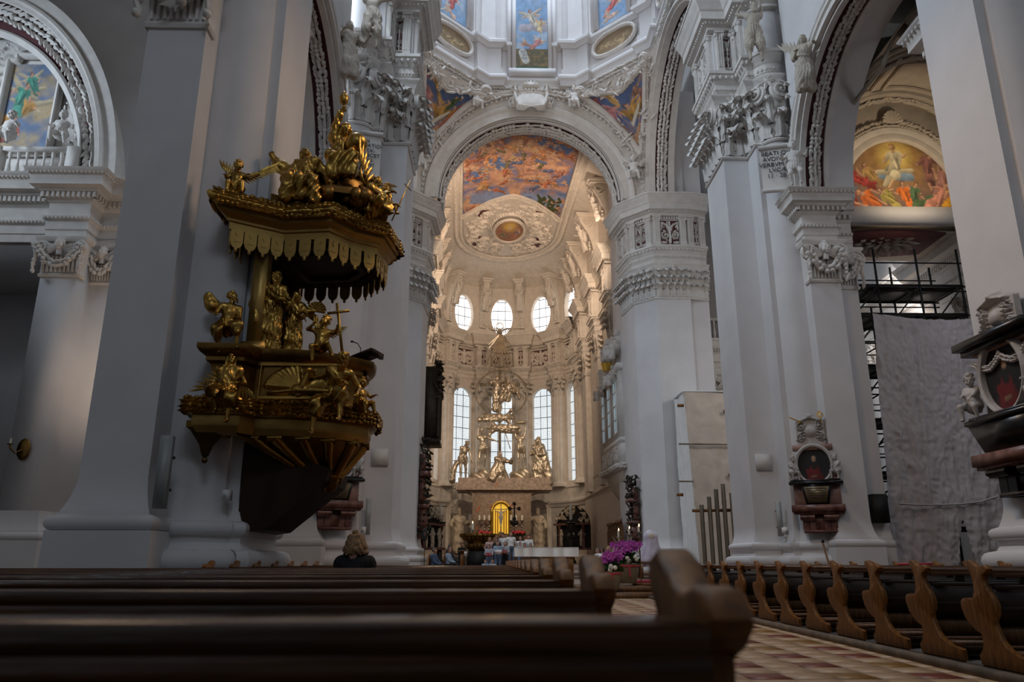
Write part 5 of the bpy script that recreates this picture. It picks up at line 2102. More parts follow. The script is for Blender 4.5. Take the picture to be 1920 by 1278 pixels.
# platforms under the pews and steps of the crossing
plat = structure('floor_platform', 'low timber platforms under the pews with stone kerb', 'floor')
mb = MB()
mb.bx(4.72, 9.0, 5.0, 24.0, -.01, .10)
mb.bx(-8.5, .12, -1.5, 22.0, -.01, .10)
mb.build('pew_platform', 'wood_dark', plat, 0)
mb = MB()
mb.bx(4.60, 4.74, 4.8, 24.1, -.01, .085)
mb.bx(.10, .22, -1.5, 22.1, -.01, .085)
mb.build('kerb', 'stone_kerb', plat, 0)
steps = structure('floor_chancel', 'brown stone steps and platform of the crossing before the choir', 'floor')
for k, (y, z) in enumerate(((27.2, .16), (27.9, .32), (35.0, .45), (35.5, .60))):
 mb = MB()
 mb.bx(-3.0, 8.8, y, 48, max(0, z - .18), z)
 mb.bx(-3.0, 8.8, y - .03, y, z - .05, z)
 mb.build('step', 'stone_step', steps, 0)
mb = MB()
mb.bx(-4.3, 8.2, 47, 76, 0, .9)
mb.build('choir_floor', 'stone_step', steps, 0)
# ------------------------------------------------------------------ right aisle and transept
south = structure('wall_south', 'dim right-hand aisle and transept wall behind the scaffold', 'wall')
mb = MB()
mb.bx(19.6, 20.2, 4, 48, 0, 24)
mb.bx(13.0, 30, 47, 47.6, 0, 33)
mb.bx(12.0, 20, 10.5, 11.0, 0, 24)
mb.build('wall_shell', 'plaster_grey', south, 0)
arcade_entab(south, np.array([(19.6, 46.9), (19.6, 27.0)]), 11.9, 14.2, .8)
for y in (29.0, 33.5, 38.0):
 mb = MB()
 mb.bx(19.35, 19.62, y - .6, y + .6, 0, 11.9)
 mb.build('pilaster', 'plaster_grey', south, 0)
 cherub_capital(south, (19.35, y + .6), (19.35, y - .6), 10.3, 11.85)
# transept gallery seen between the crossing piers
tg = np.array([(12.5, 46.2), (12.5, 45.8), (18.0, 45.8)])
mb = MB()
mb.bx(12.6, 20, 45.9, 47.1, 12.2, 14.4)
mb.bx(12.75, 14.2, 46.0, 47.1, 0, 12.2)
mb.build('gallery', 'plaster', south, 0)
arcade_entab(south, np.array([(12.7, 46.9), (12.7, 45.9), (18.0, 45.9)]), 12.35, 14.4, .5)
cherub_capital(south, (12.85, 46.0), (14.1, 46.0), 11.0, 12.35)

def balustrade(parent, a, b, z0, z1, n, mk='stucco', die=True):
 a, b = A(*a), A(*b)
 d = (b - a) / np.linalg.norm(b - a)
 nn = A(d[1], -d[0])
 L = np.linalg.norm(b - a)
 M = lambda t, z: A(*(a + d * t), z)
 r = structure_part = None
 mb = MB()
 mb.bar(M(0, z1 - .08), M(L, z1 - .08), .32, .16)
 mb.bar(M(0, z0 + .08), M(L, z0 + .08), .32, .16)
 if die:
  for t in (0.0, L):
   mb.bar(M(t, z0), M(t, z1), .42)
 r = mb.build('balustrade', mk, parent, 0)
 h = z1 - z0 - .32
 m2 = MB()
 pr = [(.06, 0), (.09, .03), (.05, .10), (.08, .22), (.10, .32), (.085, .45), (.045, .62), (.04, .78), (.07, .88), (.07, 1.0)]
 m2.lathe([(x, z * h) for x, z in pr], seg=10)
 me = tomesh(m2, 'baluster', mk, 50)
 for i in range(n):
  inst('baluster', me, xf(M((i + .5) / n * L, z0 + .16)), r)
 return r

balustrade(south, (13.1, 46.4), (17.0, 46.4), 14.45, 16.0, 12)

# lunette over the aisle passage, its lintel and coffered soffit
LX, LZ, LY = 16.35, 14.62, 27.8
lun = structure('wall_lunette', 'right-hand aisle wall with painted lunette above a flat lintel', 'wall')
mb = MB()
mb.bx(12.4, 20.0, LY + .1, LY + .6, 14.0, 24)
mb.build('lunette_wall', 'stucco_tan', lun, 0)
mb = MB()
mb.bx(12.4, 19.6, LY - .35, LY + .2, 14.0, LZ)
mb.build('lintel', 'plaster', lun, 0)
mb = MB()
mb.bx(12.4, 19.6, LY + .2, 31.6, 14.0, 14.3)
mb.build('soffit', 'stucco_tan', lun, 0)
mb = MB()
mb.prism([(14.2, 28.5), (15.6, 28.2), (17.0, 28.2), (18.4, 28.5), (18.4, 30.7), (17.0, 31.0), (15.6, 31.0), (14.2, 30.7)], 13.93, 14.01)
mb.build('soffit_panel', 'red_ground', lun, 0)
mb = MB()
for i in range(34):
 a = i * 2.399
 r = .09 + .20 * math.sqrt(i)
 c = A(16.3 + r * math.cos(a) * 1.1, 29.6 + r * math.sin(a) * .8, 13.86)
 blob_leaf(mb, c, A(math.cos(a), math.sin(a), -.3), A(0, 0, -1), .26, .12, .12)
mb.build('soffit_wreath', 'stucco_tan', lun, 60)
n1, n2 = 130, 90
a_, r_ = np.meshgrid(np.linspace(0, PI, n1), np.linspace(0, 1, n2), indexing='ij')
ux, uz = 2.62 * r_ * np.cos(a_), 3.35 * r_ * np.sin(a_)
pt = Paint(np.stack([ux / 2.6, uz / 2.6], -1), (.22, .13, .11))
rad = np.hypot(ux / 2.6, uz / 2.6 - .95)
ray = .5 + .5 * np.sin(np.arctan2(uz / 2.6 - .95, ux / 2.6) * 26)
pt.mix(1.0 - rad / .85 + .12 * ray, (.55, .30, .07))
pt.mix((.34 - rad) * 4, (.95, .70, .20))
g = random.Random(5)
for (x, y, h, an, rb) in ((-.62, .52, .6, .9, (.40, .05, .04)), (-.42, .62, .5, .5, (.50, .30, .10)), (.5, .75, .7, -.35, (.28, .12, .10)), (.72, .5, .7, -.2, (.42, .20, .16)),
      (-.75, .18, .62, .55, (.34, .06, .03)), (-.42, .16, .75, .9, (.66, .16, .03)), (.08, .24, .62, .1, (.80, .19, .03)), (.22, .28, .5, -.3, (.10, .17, .08)),
      (.42, .14, .55, -.9, (.10, .16, .07)), (.62, .22, .7, -.6, (.60, .25, .17)), (.84, .2, .7, -.3, (.62, .30, .03)), (.9, .38, .5, .3, (.60, .26, .03)), (-.15, .2, .6, .8, (.40, .32, .08))):
 pt.figure((x, y), h, an, rb, None, g=g)
pt.stroke((-.22, .62), (.2, .58), .10, .08, (.26, .36, .46))
pt.stroke((-.3, .66), (.25, .7), .05, .04, (.62, .52, .32))
pt.figure((0, .82), .78, .05, (.66, .56, .36), None, (.70, .42, .22), (.35, .16, .05), g=g)
mb = MB()
mb.grid(np.stack([LX + ux, np.full_like(ux, LY + .05), LZ + uz], -1), flip=True)
po = mb.build('lunette_painting', 'paint', lun, 0)
colorize(po, np.clip(pt.c, 0, 1))
a_ = np.linspace(0, PI, 49)
rim = lambda k: np.c_[LX + 2.62 * k * np.cos(a_), np.full(49, LY), LZ + 3.35 * k * np.sin(a_)]
mb = MB()
mb.rail(rim(1.02), (0, -1, 0), [(0, -.06), (.10, -.06), (.16, .06), (.16, .26), (.06, .32), (0, .32)])
mb.rail(rim(1.02), (0, -1, 0), [(0, .06), (.10, .06), (.16, -.06), (.16, -.26), (.06, -.32), (0, -.32)])
mb.build('lunette_frame', 'stucco_cream', lun, 40)
mb = MB()
garland(mb, rim(1.16), (0, -1, 0), .34, 1.0, .19, .4)
for i in range(9):
 a = PI * (i + .5) / 9
 mb.tube([(LX, LY - .15, LZ + 3.9), (LX + .42 * math.cos(a), LY - .2, LZ + 3.9 + .5 * math.sin(a))], (.05, .1), 6)
mb.build('lunette_garland', 'stucco_tan', lun, 60, kind='stuff')
mb = MB()
t_ = np.linspace(.6, PI, 33)
ys = np.linspace(11.0, LY + .2, 6)
mb.grid(np.array([[(LX - 3.9 * math.cos(q), y, 15.4 + 4.3 * math.sin(q)) for q in t_] for y in ys]))
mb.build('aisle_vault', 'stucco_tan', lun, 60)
mb = MB()
for y in (17.5, 21.0, 24.5, 27.3):
 p = np.array([(LX - 3.85 * math.cos(q), y, 15.4 + 4.25 * math.sin(q)) for q in t_])
 n_ = np.array([(math.cos(q), 0, -math.sin(q)) for q in t_])
 mb.rail(p, n_, [(0, -.3), (.16, -.3), (.2, -.1), (.2, .1), (.16, .3), (0, .3)])
 garland(mb, p + n_ * .16, n_, .3, 1.0, .2, .3)
for (q0, q1, y0, y1) in ((.35, 1.25, 25.2, 26.8), (1.4, 2.2, 25.2, 26.8), (.35, 1.25, 21.6, 24.0)):
 lp = [(q0, y0), (q1, y0), (q1, y1), (q0, y1)]
 lp = np.array([np.array(lp[i]) + (np.array(lp[(i + 1) % 4]) - np.array(lp[i])) * k for i in range(4) for k in np.linspace(0, 1, 8)[:-1]])
 p = np.array([(LX - 3.85 * math.cos(q), y, 15.4 + 4.25 * math.sin(q)) for q, y in lp])
 n_ = np.array([(math.cos(q), 0, -math.sin(q)) for q, y in lp])
 mb.rail(p, n_, [(0, -.08), (.10, -.08), (.10, .08), (0, .08)], closed=True)
mb.build('vault_stucco', 'stucco_tan', lun, 60, kind='stuff')
# the roof over the aisle keeps it dim
mb = MB()
mb.bx(12.2, 21, 4, 31.6, 23.6, 24)
mb.bx(13.0, 31, 31.6, 48, 32.6, 33)
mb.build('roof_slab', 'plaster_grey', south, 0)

# ------------------------------------------------------------------ left aisle: wall pier with painted arch and gallery
north = structure('wall_north', 'left-hand aisle chapel wall with painted arch, balustrade and pilaster', 'wall')
NP = np.array([(-30, 25.6), (-15.75, 25.6), (-15.75, 25.2), (-14.45, 25.2), (-14.45, 26.0), (-13.6, 26.0), (-13.6, 33)])
mb = MB()
mb.prism(np.array([(-15.75, 25.2), (-14.45, 25.2), (-14.45, 26.0), (-13.6, 26.0), (-13.6, 33), (-15.75, 33)]), 0, 12)
mb.bx(-30, -13.6, 31, 33, 0, 12)
mb.prism(np.array([(-30, 25.75), (-15.7, 25.75), (-14.5, 25.75), (-14.5, 26.1), (-13.6, 26.1), (-13.6, 33), (-30, 33)]), 11.9, 14.35)
mb.bx(-30, -13.6, 27.4, 28, 14.3, 26)
mb.bx(-31, -30, 2, 48, 0, 26)
mb.bx(-31, -30, 2, 48, 0, 26)
mb.bx(-30.5, -9, 47, 47.6, 0, 33)
mb.build('chapel_wall', 'plaster', north, 0)
arcade_entab(north, NP, 11.95, 14.35, .7)
cherub_capital(north, (-15.75, 25.2), (-14.45, 25.2), 10.65, 11.95)
cherub_capital(north, (-14.45, 26.0), (-13.6, 26.0), 10.65, 11.95)
mb = MB()
mb.sweep(NP[2:], base_profile(1.7, True, .26))
mb.build('pilaster_base', 'plaster', north, 30)
# arch above the entablature
ACX, ARX, ARZ = -20.9, 6.4, 8.4
t_ = np.linspace(0, PI * .75, 61)
ac = lambda k, y: np.c_[ACX + ARX * k * np.cos(t_), np.full(61, y), 14.35 + ARZ * k * np.sin(t_)]
mb = MB()
mb.grid(np.stack([ac(1.0, 25.7), ac(1.07, 25.7)], 1))
mb.grid(np.stack([ac(1.0, 25.7), ac(1.0, 27.4)], 1), flip=True)
mb.build('arch_wall', 'stucco', north, 40)
mb = MB()
mb.rail(ac(1.0, 25.7), (0, -1, 0), [(0, .02), (.12, .02), (.16, -.1), (.06, -.16), (.06, -.3), (0, -.34)])
mb.rail(ac(.84, 26.3), (0, -1, 0), [(0, .1), (.10, .1), (.16, 0), (.06, -.12), (0, -.2)])
mb.build('archivolt', 'stucco', north, 40)
mb = MB()
V = np.stack([ac(.83, 26.35), ac(1.0, 26.0)], 1)
mb.grid(V)
mb.build('red_band', 'red_ground', north, 40)
mb = MB()
garland(mb, ac(.92, 26.1), (0, -1, 0), .75, 1.0, .30, .12)
mb.build('leaf_band', 'stucco', north, 60, kind='stuff')
# inner tympanum with two paintings and stucco
mb = MB()
mb.grid(np.stack([np.c_[np.full(61, ACX), np.full(61, 26.9), np.full(61, 14.3)], ac(.86, 26.9)], 1), flip=True)
mb.build('tympanum', 'stucco', north, 40)

def wall_painting(parent, name, cx, cz, hw, hz, y, seed, oval=False, sky=(.16, .22, .34)):
 g = random.Random(seed)
 if oval:
  a_, r_ = np.meshgrid(np.linspace(0, 2 * PI, 49), np.linspace(0, 1, 24), indexing='ij')
  x_, z_ = hw * r_ * np.cos(a_), hz * r_ * np.sin(a_)
 else:
  x_, z_ = np.meshgrid(np.linspace(-hw, hw, 50), np.linspace(-hz, hz, 80), indexing='ij')
 uv = np.stack([x_ / hz, z_ / hz], -1)
 pt = Paint(uv, sky)
 cl = vnoise(uv * 2.2 + seed, seed)
 pt.mix((cl - .45) * 5, (.46, .34, .20))
 for (yy, h) in ((-.6, .6), (-.1, 1.0), (.2, .9), (.55, .6)):
  pt.figure((g.uniform(-.25, .25), yy), h, g.uniform(-.5, .5), g.choice([(.55, .16, .06), (.08, .28, .20), (.6, .3, .08), (.45, .12, .08)]), g.choice([None, (.5, .4, .25)]), g=g)
 mb = MB()
 mb.grid(np.stack([cx + x_, np.full_like(x_, y), cz + z_], -1), flip=True if oval else False)
 o = mb.build(name, 'paint', parent, 0)
 colorize(o, np.clip(pt.c, 0, 1))
 if oval:
  lp = np.array([(cx + 1.08 * hw * math.cos(q), y, cz + 1.08 * hz * math.sin(q)) for q in np.linspace(0, 2 * PI, 41)[:-1]])
 else:
  k = [(-1, -1), (1, -1), (1, 1), (.7, 1.0), (.7, 1.12), (-.7, 1.12), (-.7, 1), (-1, 1)]
  lp = np.array([(cx + (hw + .12) * a, y, cz + (hz + .1) * b) for a, b in k])
  lp = np.array([lp[i] + (lp[(i + 1) % 8] - lp[i]) * q for i in range(8) for q in np.linspace(0, 1, 5)[:-1]])
 mb = MB()
 mb.rail(lp, (0, -1, 0), [(0, -.14), (.16, -.1), (.22, 0), (.16, .1), (0, .14)], closed=True)
 mb.build('painting_frame', 'stucco', o, 50)
 return o

wall_painting(north, 'arch_painting', -18.35, 18.2, .95, 1.95, 26.8, 31)
wall_painting(north, 'arch_painting', -20.4, 22.6, .95, 1.1, 26.8, 32, True, (.40, .22, .10))
mb = MB()
rl = Relief(6.2, 9.5, 96, 140)
for (x, y, r, k) in ((1.0, 2.0, .55, 1), (.0, 2.4, .5, -1), (-.9, 2.5, .5, 1), (1.6, .9, .45, -1), (-1.5, 3.6, .6, 1), (-.2, 3.6, .5, 1), (1.75, -.6, .38, 1), (1.7, -1.8, .4, -1), (-1.6, .6, .5, 1), (-1.5, -1.0, .5, -1), (-1.6, 1.8, .45, 1)):
 rl.scroll((x, y), r, k, .32)
V = np.stack([-18.3 + rl.X, 26.85 - rl.H, 18.6 + rl.Y], -1)
F = ring_faces(*rl.X.shape, False, False)
inside = np.hypot((V[..., 0] - ACX) / (ARX * .82), (V[..., 2] - 14.35) / (ARZ * .82)) < 1
keep = ((rl.H > .02) & inside & ~((np.abs(V[..., 0] + 18.35) < 1.1) & (np.abs(V[..., 2] - 18.2) < 2.15))).ravel()
mb.add(V.reshape(-1, 3), F[keep[F].all(1)][:, ::-1])
mb.build('arch_stucco', 'stucco', north, 60)
balustrade(north, (-18.6, 25.95), (-15.75, 25.95), 14.4, 15.9, 9)
# dim aisle vault between the pulpit pier and the chapel
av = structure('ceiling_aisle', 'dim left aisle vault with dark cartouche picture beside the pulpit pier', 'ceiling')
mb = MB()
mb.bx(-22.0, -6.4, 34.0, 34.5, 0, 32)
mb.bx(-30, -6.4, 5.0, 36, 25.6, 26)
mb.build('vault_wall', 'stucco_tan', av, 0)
q_ = lambda px, py: P(px, py, Y=33.9)
mb = MB()
p = np.array([q_(*c) for c in ((205, 330), (210, 290), (224, 255), (245, 225), (270, 205), (300, 190))])
mb.rail(p, (0, -1, 0), [(0, -.3), (.2, -.3), (.28, 0), (.2, .3), (0, .3)])
garland(mb, p + A(.6, 0, -.5), (0, -1, 0), .5, 1.0, .28, .3)
lc = q_(222, 155)
lp = np.array([lc + A(.85 * math.cos(q) * (1 + .2 * math.sin(q)), 0, 1.15 * math.sin(q)) for q in np.linspace(0, 2 * PI, 33)[:-1]])
mb.rail(lp, (0, -1, 0), [(0, -.25), (.2, -.2), (.3, 0), (.2, .2), (0, .25)], closed=True)
rl = Relief(6, 7, 60, 70)
for (x, y, r, k) in ((-.9, 1.9, .6, 1), (.7, 2.2, .7, -1), (-1.6, .2, .5, -1), (1.6, .3, .6, 1), (1.2, -1.4, .5, -1), (-.2, 3.0, .5, 1), (2.2, 1.8, .5, 1)):
 rl.scroll((x, y), r, k, .3)
V = np.stack([lc[0] + rl.X, 33.95 - rl.H, lc[2] + rl.Y], -1)
F = ring_faces(*rl.X.shape, False, False)
mb.add(V.reshape(-1, 3), F[(rl.H > .02).ravel()[F].any(1)][:, ::-1])
mb.build('vault_stucco', 'stucco_tan', av, 50)
mb = MB()
mb.add(lp + A(0, -.05, 0), [np.arange(32)[None]])
mb.build('dark_picture', 'dark_void', av, 0)
# nave vault and outer walls above and behind the photographer, open at the clerestory
nv = structure('ceiling_nave', 'white nave vault above the pews, open at the clerestory windows', 'ceiling')
mb = MB()
t_ = np.linspace(0, PI, 25)
mb.grid(np.array([[(X0 - 9.6 * math.cos(q), y, 28.0 + 4.0 * math.sin(q)) for q in t_] for y in (-14, 6, 27.5)]))
mb.bx(X0 - 9.8, X0 + 9.8, -14.4, -14, 0, 32)
for s in (-1, 1):
 mb.bx(X0 + s * 9.3, X0 + s * 9.9, -14, 11.9, 13.7, 24)
 mb.bx(X0 + s * 17.0, X0 + s * 17.4, -14, 5, 0, 24)
 mb.bx(min(X0 + s * 9.3, X0 + s * 18), max(X0 + s * 9.3, X0 + s * 18), -14, 5.2, 23.6, 24)
mb.build('nave_vault', 'plaster', nv, 30)
mb = MB()
mb.bx(X0 - 9.3, X0 + 9.3, -14, -6, 9.0, 9.6)
mb.bx(X0 - 9.3, X0 + 9.3, -6.3, -6, 9.0, 14.5)
mb.build('gallery_shade', 'plaster', nv, 0)  # unseen gallery slab, placed to shade the nearest pews from the west light
# ------------------------------------------------------------------ pews
_pe = [(1255, 250), (1258, 236), (1280, 228), (1300, 240), (1318, 262), (1340, 268), (1362, 260), (1382, 264), (1392, 284), (1376, 303), (1354, 316), (1352, 350), (1366, 400), (1395, 450), (1408, 500), (1404, 550),
 (1380, 600), (1388, 640), (1408, 700), (1440, 750), (1500, 788), (1566, 800), (1570, 866), (1268, 866), (1262, 820), (1288, 780), (1302, 720), (1296, 682), (1262, 664), (1240, 640), (1205, 590), (1190, 530), (1190, 495),
 (1204, 474), (1228, 467), (1246, 476), (1252, 492), (1272, 470), (1290, 420), (1292, 360), (1284, 300)]
PEND_ = np.array([((1400 - x) * .00262, (866 - y) * .00152 + .10) for x, y in _pe])[::-1]

def end_panel_mesh(mk):
 mb = MB()
 n = len(PEND_)
 c = PEND_.mean(0)
 for sgn in (-1, 1):
  pass
 # local: x thickness, y along the nave, z up; chamfered edge and a raised face
 inner = PEND_ + (c - PEND_) * A(.06, .02)
 L = [(-.030, inner), (-.022, PEND_), (.022, PEND_), (.030, inner)]
 V = np.concatenate([np.c_[np.full(n, x), q] for x, q in L])
 fl = [np.stack([np.arange(n) + k * n, (np.arange(n) + 1) % n + k * n, (np.arange(n) + 1) % n + (k + 1) * n, np.arange(n) + (k + 1) * n], -1) for k in range(3)]
 fl += [np.arange(n)[None, ::-1], (np.arange(n) + 3 * n)[None]]
 mb.add(V, fl)
 return tomesh(mb, 'end_panel', mk, 50)

END = end_panel_mesh('wood')
_m = MB()
_m.bx(0, .08, .06, .12, .80, .95)
POST = tomesh(_m, 'rest_post', 'wood_dark', 0)
PITCHY = 1.08
ORD = ['first', 'second', 'third', 'fourth', 'fifth', 'sixth', 'seventh', 'eighth', 'ninth', 'tenth', 'eleventh', 'twelfth', 'thirteenth', 'fourteenth', 'fifteenth', 'sixteenth', 'seventeenth', 'eighteenth']

def pew(x0, x1, y, label, group, ends):
 t = thing('church_pew', label, 'pew', ((x0 + x1) / 2, y, .10), 0, group)
 for x in ends:
  inst('end_panel', END, xf((x, y, 0)), t)
 a, b = min(x0, x1), max(x0, x1)
 mb = MB()
 mb.bx(a, b, y + .02, y + .22, .945, .978)
 mb.bx(a, b, y + .02, y + .05, .91, .945)
 mb.build('book_rest', 'wood_rail', t, 0)
 for x in np.arange(a + .3, b, 1.15):
  inst('rest_post', POST, xf((x, y, 0)), t)
 mb = MB()
 V = np.array([(0.10, .46), (.13, .46), (.055, .82), (.025, .82)])
 mb.prism(V[:, ::1], a, b, M=np.array([(0, 0, 1, 0), (1, 0, 0, y), (0, 1, 0, 0), (0, 0, 0, 1.0)]))
 mb.bx(a, b, y + .01, y + .07, .80, .84)
 mb.bx(a, b, y + .055, y + .085, .60, .64)
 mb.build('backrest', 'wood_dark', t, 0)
 mb = MB()
 mb.bx(a, b, y + .10, y + .50, .50, .535)
 mb.bx(a, b, y + .12, y + .15, .30, .50)
 mb.build('seat', 'wood_mid', t, 0)
 mb = MB()
 mb.bx(a, b, y - .34, y - .10, .23, .27)
 mb.bx(a, b, y - .05, y - .02, .12, .20)
 mb.build('kneeler', 'wood_mid', t, 0)
 return t

# left block: the row right in front of the camera and those beyond it
for k in range(1, 17):
 y = PITCHY * k - .145
 xl = -8.2 if y < 10.6 else -3.85
 pew(xl, .255, y, '%s dark wooden pew of the left block, counted from the camera' % ORD[k - 1], 'pews of the left block', [.282] + ([-3.85] if xl > -5 else []))
for k in range(7, 21):
 y = PITCHY * k - .05
 n = k - 7
 lab = ('%s pew end of the right block, counted from the right edge of the picture' % ORD[n - 0]).replace('pew end', 'brown carved-end pew') if n >= 0 else 'brown carved-end pew of the right block cut by the right picture edge'
 xr = 8.9 if (y < 10.6 or 16.5 < y < 23.0) else 9.2 if y < 24 else 8.9
 if 10.6 <= y <= 16.5:
  xr = 9.2
 pew(4.755, xr, y, lab, 'pews of the right block', [4.73, xr])
# pews of the side aisle show only their end tops beyond the right block
for k in range(3):
 y = 17.0 + k * 1.08
 pew(12.9, 17.5, y, '%s dark pew standing in the right-hand aisle before the sheet' % ORD[k], 'pews of the right-hand aisle', [12.9, 17.5])
t = pew(-14.5, -9.2, 14.5, 'dark pew in the left-hand aisle beside the pulpit pier', None, [-9.2])
# ------------------------------------------------------------------ pulpit
pulpit = thing('pulpit', 'gilded baroque pulpit with canopy and carved saints on the white pier', 'pulpit', (-3.9, 13.9, 1.5))
CANP = np.array([(-4.55, 12.95), (-4.55, 12.1), (-3.75, 12.6), (-2.95, 12.5), (-2.65, 12.9), (-2.2, 13.2), (-2.1, 14.0), (-2.7, 14.8), (-4.2, 15.0)])
BASP = np.array([(-4.78, 12.75), (-4.78, 12.05), (-4.05, 12.1), (-3.9, 12.4)] + bulge((-3.85, 12.4), (-2.2, 13.25), .25, 9).tolist() + bulge((-2.2, 13.25), (-2.8, 14.7), .2, 6).tolist()[1:] + [(-4.2, 14.9)])
ctr = A(-3.1, 13.6)

def shrink(p, k, c=ctr):
 return c + (p - c) * k

mb = MB()
mb.sweep(CANP, [(-.4, 6.5), (.0, 6.5), (.0, 6.62), (.03, 6.64), (.03, 6.68)] + cyma(.04, 6.69, .12, 6.76, 5) + [(.14, 6.77), (.14, 6.84), (-.4, 6.84)])
can = mb.build('canopy', 'gold_flat', pulpit, 35)
mb = MB()
pc = offset_path(CANP, .16)
mb.sweep(CANP, [(.0, 6.84)] + torus_p(.08, 6.82, 7.08, .18, 7) + [(.0, 7.08)])
for i in range(len(pc) - 1):
 L = np.linalg.norm(pc[i + 1] - pc[i])
 d = (pc[i + 1] - pc[i]) / L
 n = A(d[1], -d[0], 0)
 pts = [(*(pc[i] + d * L * q), 6.95) for q in np.linspace(0, 1, 8)]
 garland(mb, pts, n + A(0, 0, .3), .30, 1.3, .10, .35, thick=1.5, lift=.08)
mb.build('leaf_rim', 'gold', can, 60)
mb = MB()
mb.prism(shrink(CANP, .97), 6.44, 6.52)
for k, z in ((.80, 6.40), (.55, 6.36)):
 q = shrink(CANP[1:], k)
 mb.sweep(np.concatenate([q, q[:1]]), [(-.08, 6.5), (-.06, z), (.06, z), (.08, 6.5)])
mb.build('sounding_board', 'pulpit_wood', can, 30)
mb = MB()
mb.prism(shrink(CANP, .86), 7.0, 7.2)
mb.prism(shrink(CANP, .66), 7.2, 7.42)
mb.lathe([(.95, 7.4), (.9, 7.55), (.55, 7.75), (.5, 8.0), (.62, 8.06), (.55, 8.15)], (-3.0, 13.4, 0), 12)
for k, (x, y) in enumerate(((-3.75, 12.95), (-2.35, 13.1), (-3.0, 12.75), (-2.3, 14.0))):
 a = A(x, y, 7.2)
 b = A(-3.0, 13.4, 8.0)
 mb.tube([a, a + (b - a) * .3 + A(0, 0, .35), b], (.16, .13, .10), 7)
mb.build('canopy_roof', 'gold_dark', can, 35)
# lambrequin tongues hanging round the canopy
tg = MB()
w, h = .225, .40
tg.box((0, -h * .35, .01), (w * .94, h * .7, .022))
a_ = np.linspace(PI, 2 * PI, 9)
tg.prism(np.c_[w * .44 * np.cos(a_), -h * .70 + h * .28 * np.sin(a_)], -.001, .021)
tg.prism([(0, -.05), (.035, -.11), (0, -.17), (-.035, -.11)], .021, .034)
tg.box((0, -h * .66, .024), (.09, .02, .012))
tg.lathe([(.012, 0), (.03, .012), (.012, .024)], (0, -h * 1.06, 0), 8)
tg.ell((0, -h * 1.02, .01), (.03, .05, .02), 8, 5)
tong = tomesh(tg, 'lambrequin_tongue', 'gold_flat', 40)
lp = offset_path(CANP, -.02)
for i in range(len(lp) - 1):
 a, b = lp[i], lp[i + 1]
 L = np.linalg.norm(b - a)
 k = max(1, int(round(L / .235)))
 d = (b - a) / L
 for j in range(k):
  q = a + d * (L * (j + .5) / k)
  inst('lambrequin_tongue', tong, frame((q[0], q[1], 6.56), (d[0], d[1], 0), (d[1], -d[0], 0)), can)
# basket
mb = MB()
mb.sweep(BASP, [(-.5, 3.5), (-.10, 3.5), (-.16, 3.65), (-.20, 3.9), (-.14, 4.15), (-.08, 4.2), (-.08, 4.26), (.0, 4.32), (.04, 4.38), (.04, 4.46), (-.5, 4.46)])
bas = mb.build('basket', 'gold_dark', pulpit, 35)
mb = MB()
mb.sweep(BASP, [(-.4, 3.02), (-.06, 3.02), (-.02, 3.10), (.0, 3.14), (.0, 3.28), (.06, 3.3), (-.4, 3.32)])
mb.build('basket_band', 'gold_flat', bas, 35)
mb = MB()
mb.sweep(BASP, [(-.3, 3.28)] + torus_p(.0, 3.28, 3.55, .14, 7) + [(-.3, 3.55)])
pc = offset_path(BASP, .08)
for i in range(len(pc) - 1):
 if pc[i][1] > 14.2:
  continue
 d = pc[i + 1] - pc[i]
 L = np.linalg.norm(d)
 d /= L + 1e-9
 n = A(d[1], -d[0], 0)
 pts = [(*(pc[i] + d * L * q), 3.42) for q in np.linspace(0, 1, 4)]
 garland(mb, pts, n + A(0, 0, .2), .26, 1.3, .10, .3, thick=1.5, lift=.08)
mb.build('leaf_ring', 'gold', bas, 60)
# relief on the basket front
mb = MB()
M = frame((-3.15, 12.22, 3.86), A(1.0, .0, 0), (0, -1, .08))
rl = Relief(1.25, .5, 64, 30)
for i in range(9):
 a = PI * (.55 + .05 * i)
 rl.stroke([(.0, -.12), (.55 * math.cos(a), -.12 + .36 * math.sin(a))], .03, .05, .06)
rl.stroke([(-.05, -.15), (.45, -.18)], .10, .06, .12)
rl.stroke([(.05, -.1), (.12, .12)], .08, .06, .14)
rl.ball((.12, .16), .08, .16)
rl.stroke([(-.1, -.16), (-.5, -.2)], .05, .03, .08)
rl.stroke([(.2, .05), (.5, .15)], .04, .03, .08)
rl.emit(mb, M, 0, 1)
mb.rail(np.array([(M @ A(x, y, .02, 1))[:3] for x, y in ((-.66, -.28), (.66, -.28), (.66, .28), (-.66, .28))]), M[:3, 2], [(0, -.03), (.03, -.02), (.03, .02), (0, .03)], closed=True)
mb.build('relief_panel', ['gold', 'gold_dark'], bas, 60)
# underside: ribs running to a knop, dark wooden bracket below
mb = MB()
knop = A(-2.85, 13.45)
secs = [(3.05, 1.0), (2.92, .9), (2.75, .66), (2.6, .42), (2.48, .2), (2.40, .12)]
pb = offset_path(BASP[2:-1], -.12)
mb.grid(np.array([np.c_[shrink(pb, k, knop), np.full(len(pb), z)] for z, k in secs]), flip=True)
mb.build('basket_underside', 'gold_dark', bas, 50)
mb = MB()
for q in pb[1:-1:2]:
 pts = []
 for z, k in [(3.0, .98), (2.84, .80), (2.66, .56), (2.52, .36), (2.40, .26), (2.42, .18)]:
  w_ = knop + (q - knop) * k
  pts.append((w_[0], w_[1], z))
 mb.tube(pts, (.10, .085, .075, .07, .08, .05), 8)
 p0 = pts[0]
 mb.tube([(p0[0] - .12, p0[1], p0[2]), (p0[0] + .12, p0[1], p0[2])], .06, 8)
mb.lathe([(.001, 2.18), (.12, 2.24), (.16, 2.36), (.24, 2.44), (.2, 2.5)], (knop[0], knop[1], 0), 12)
mb.build('scroll_rib', 'gold', bas, 60)
mb = MB()
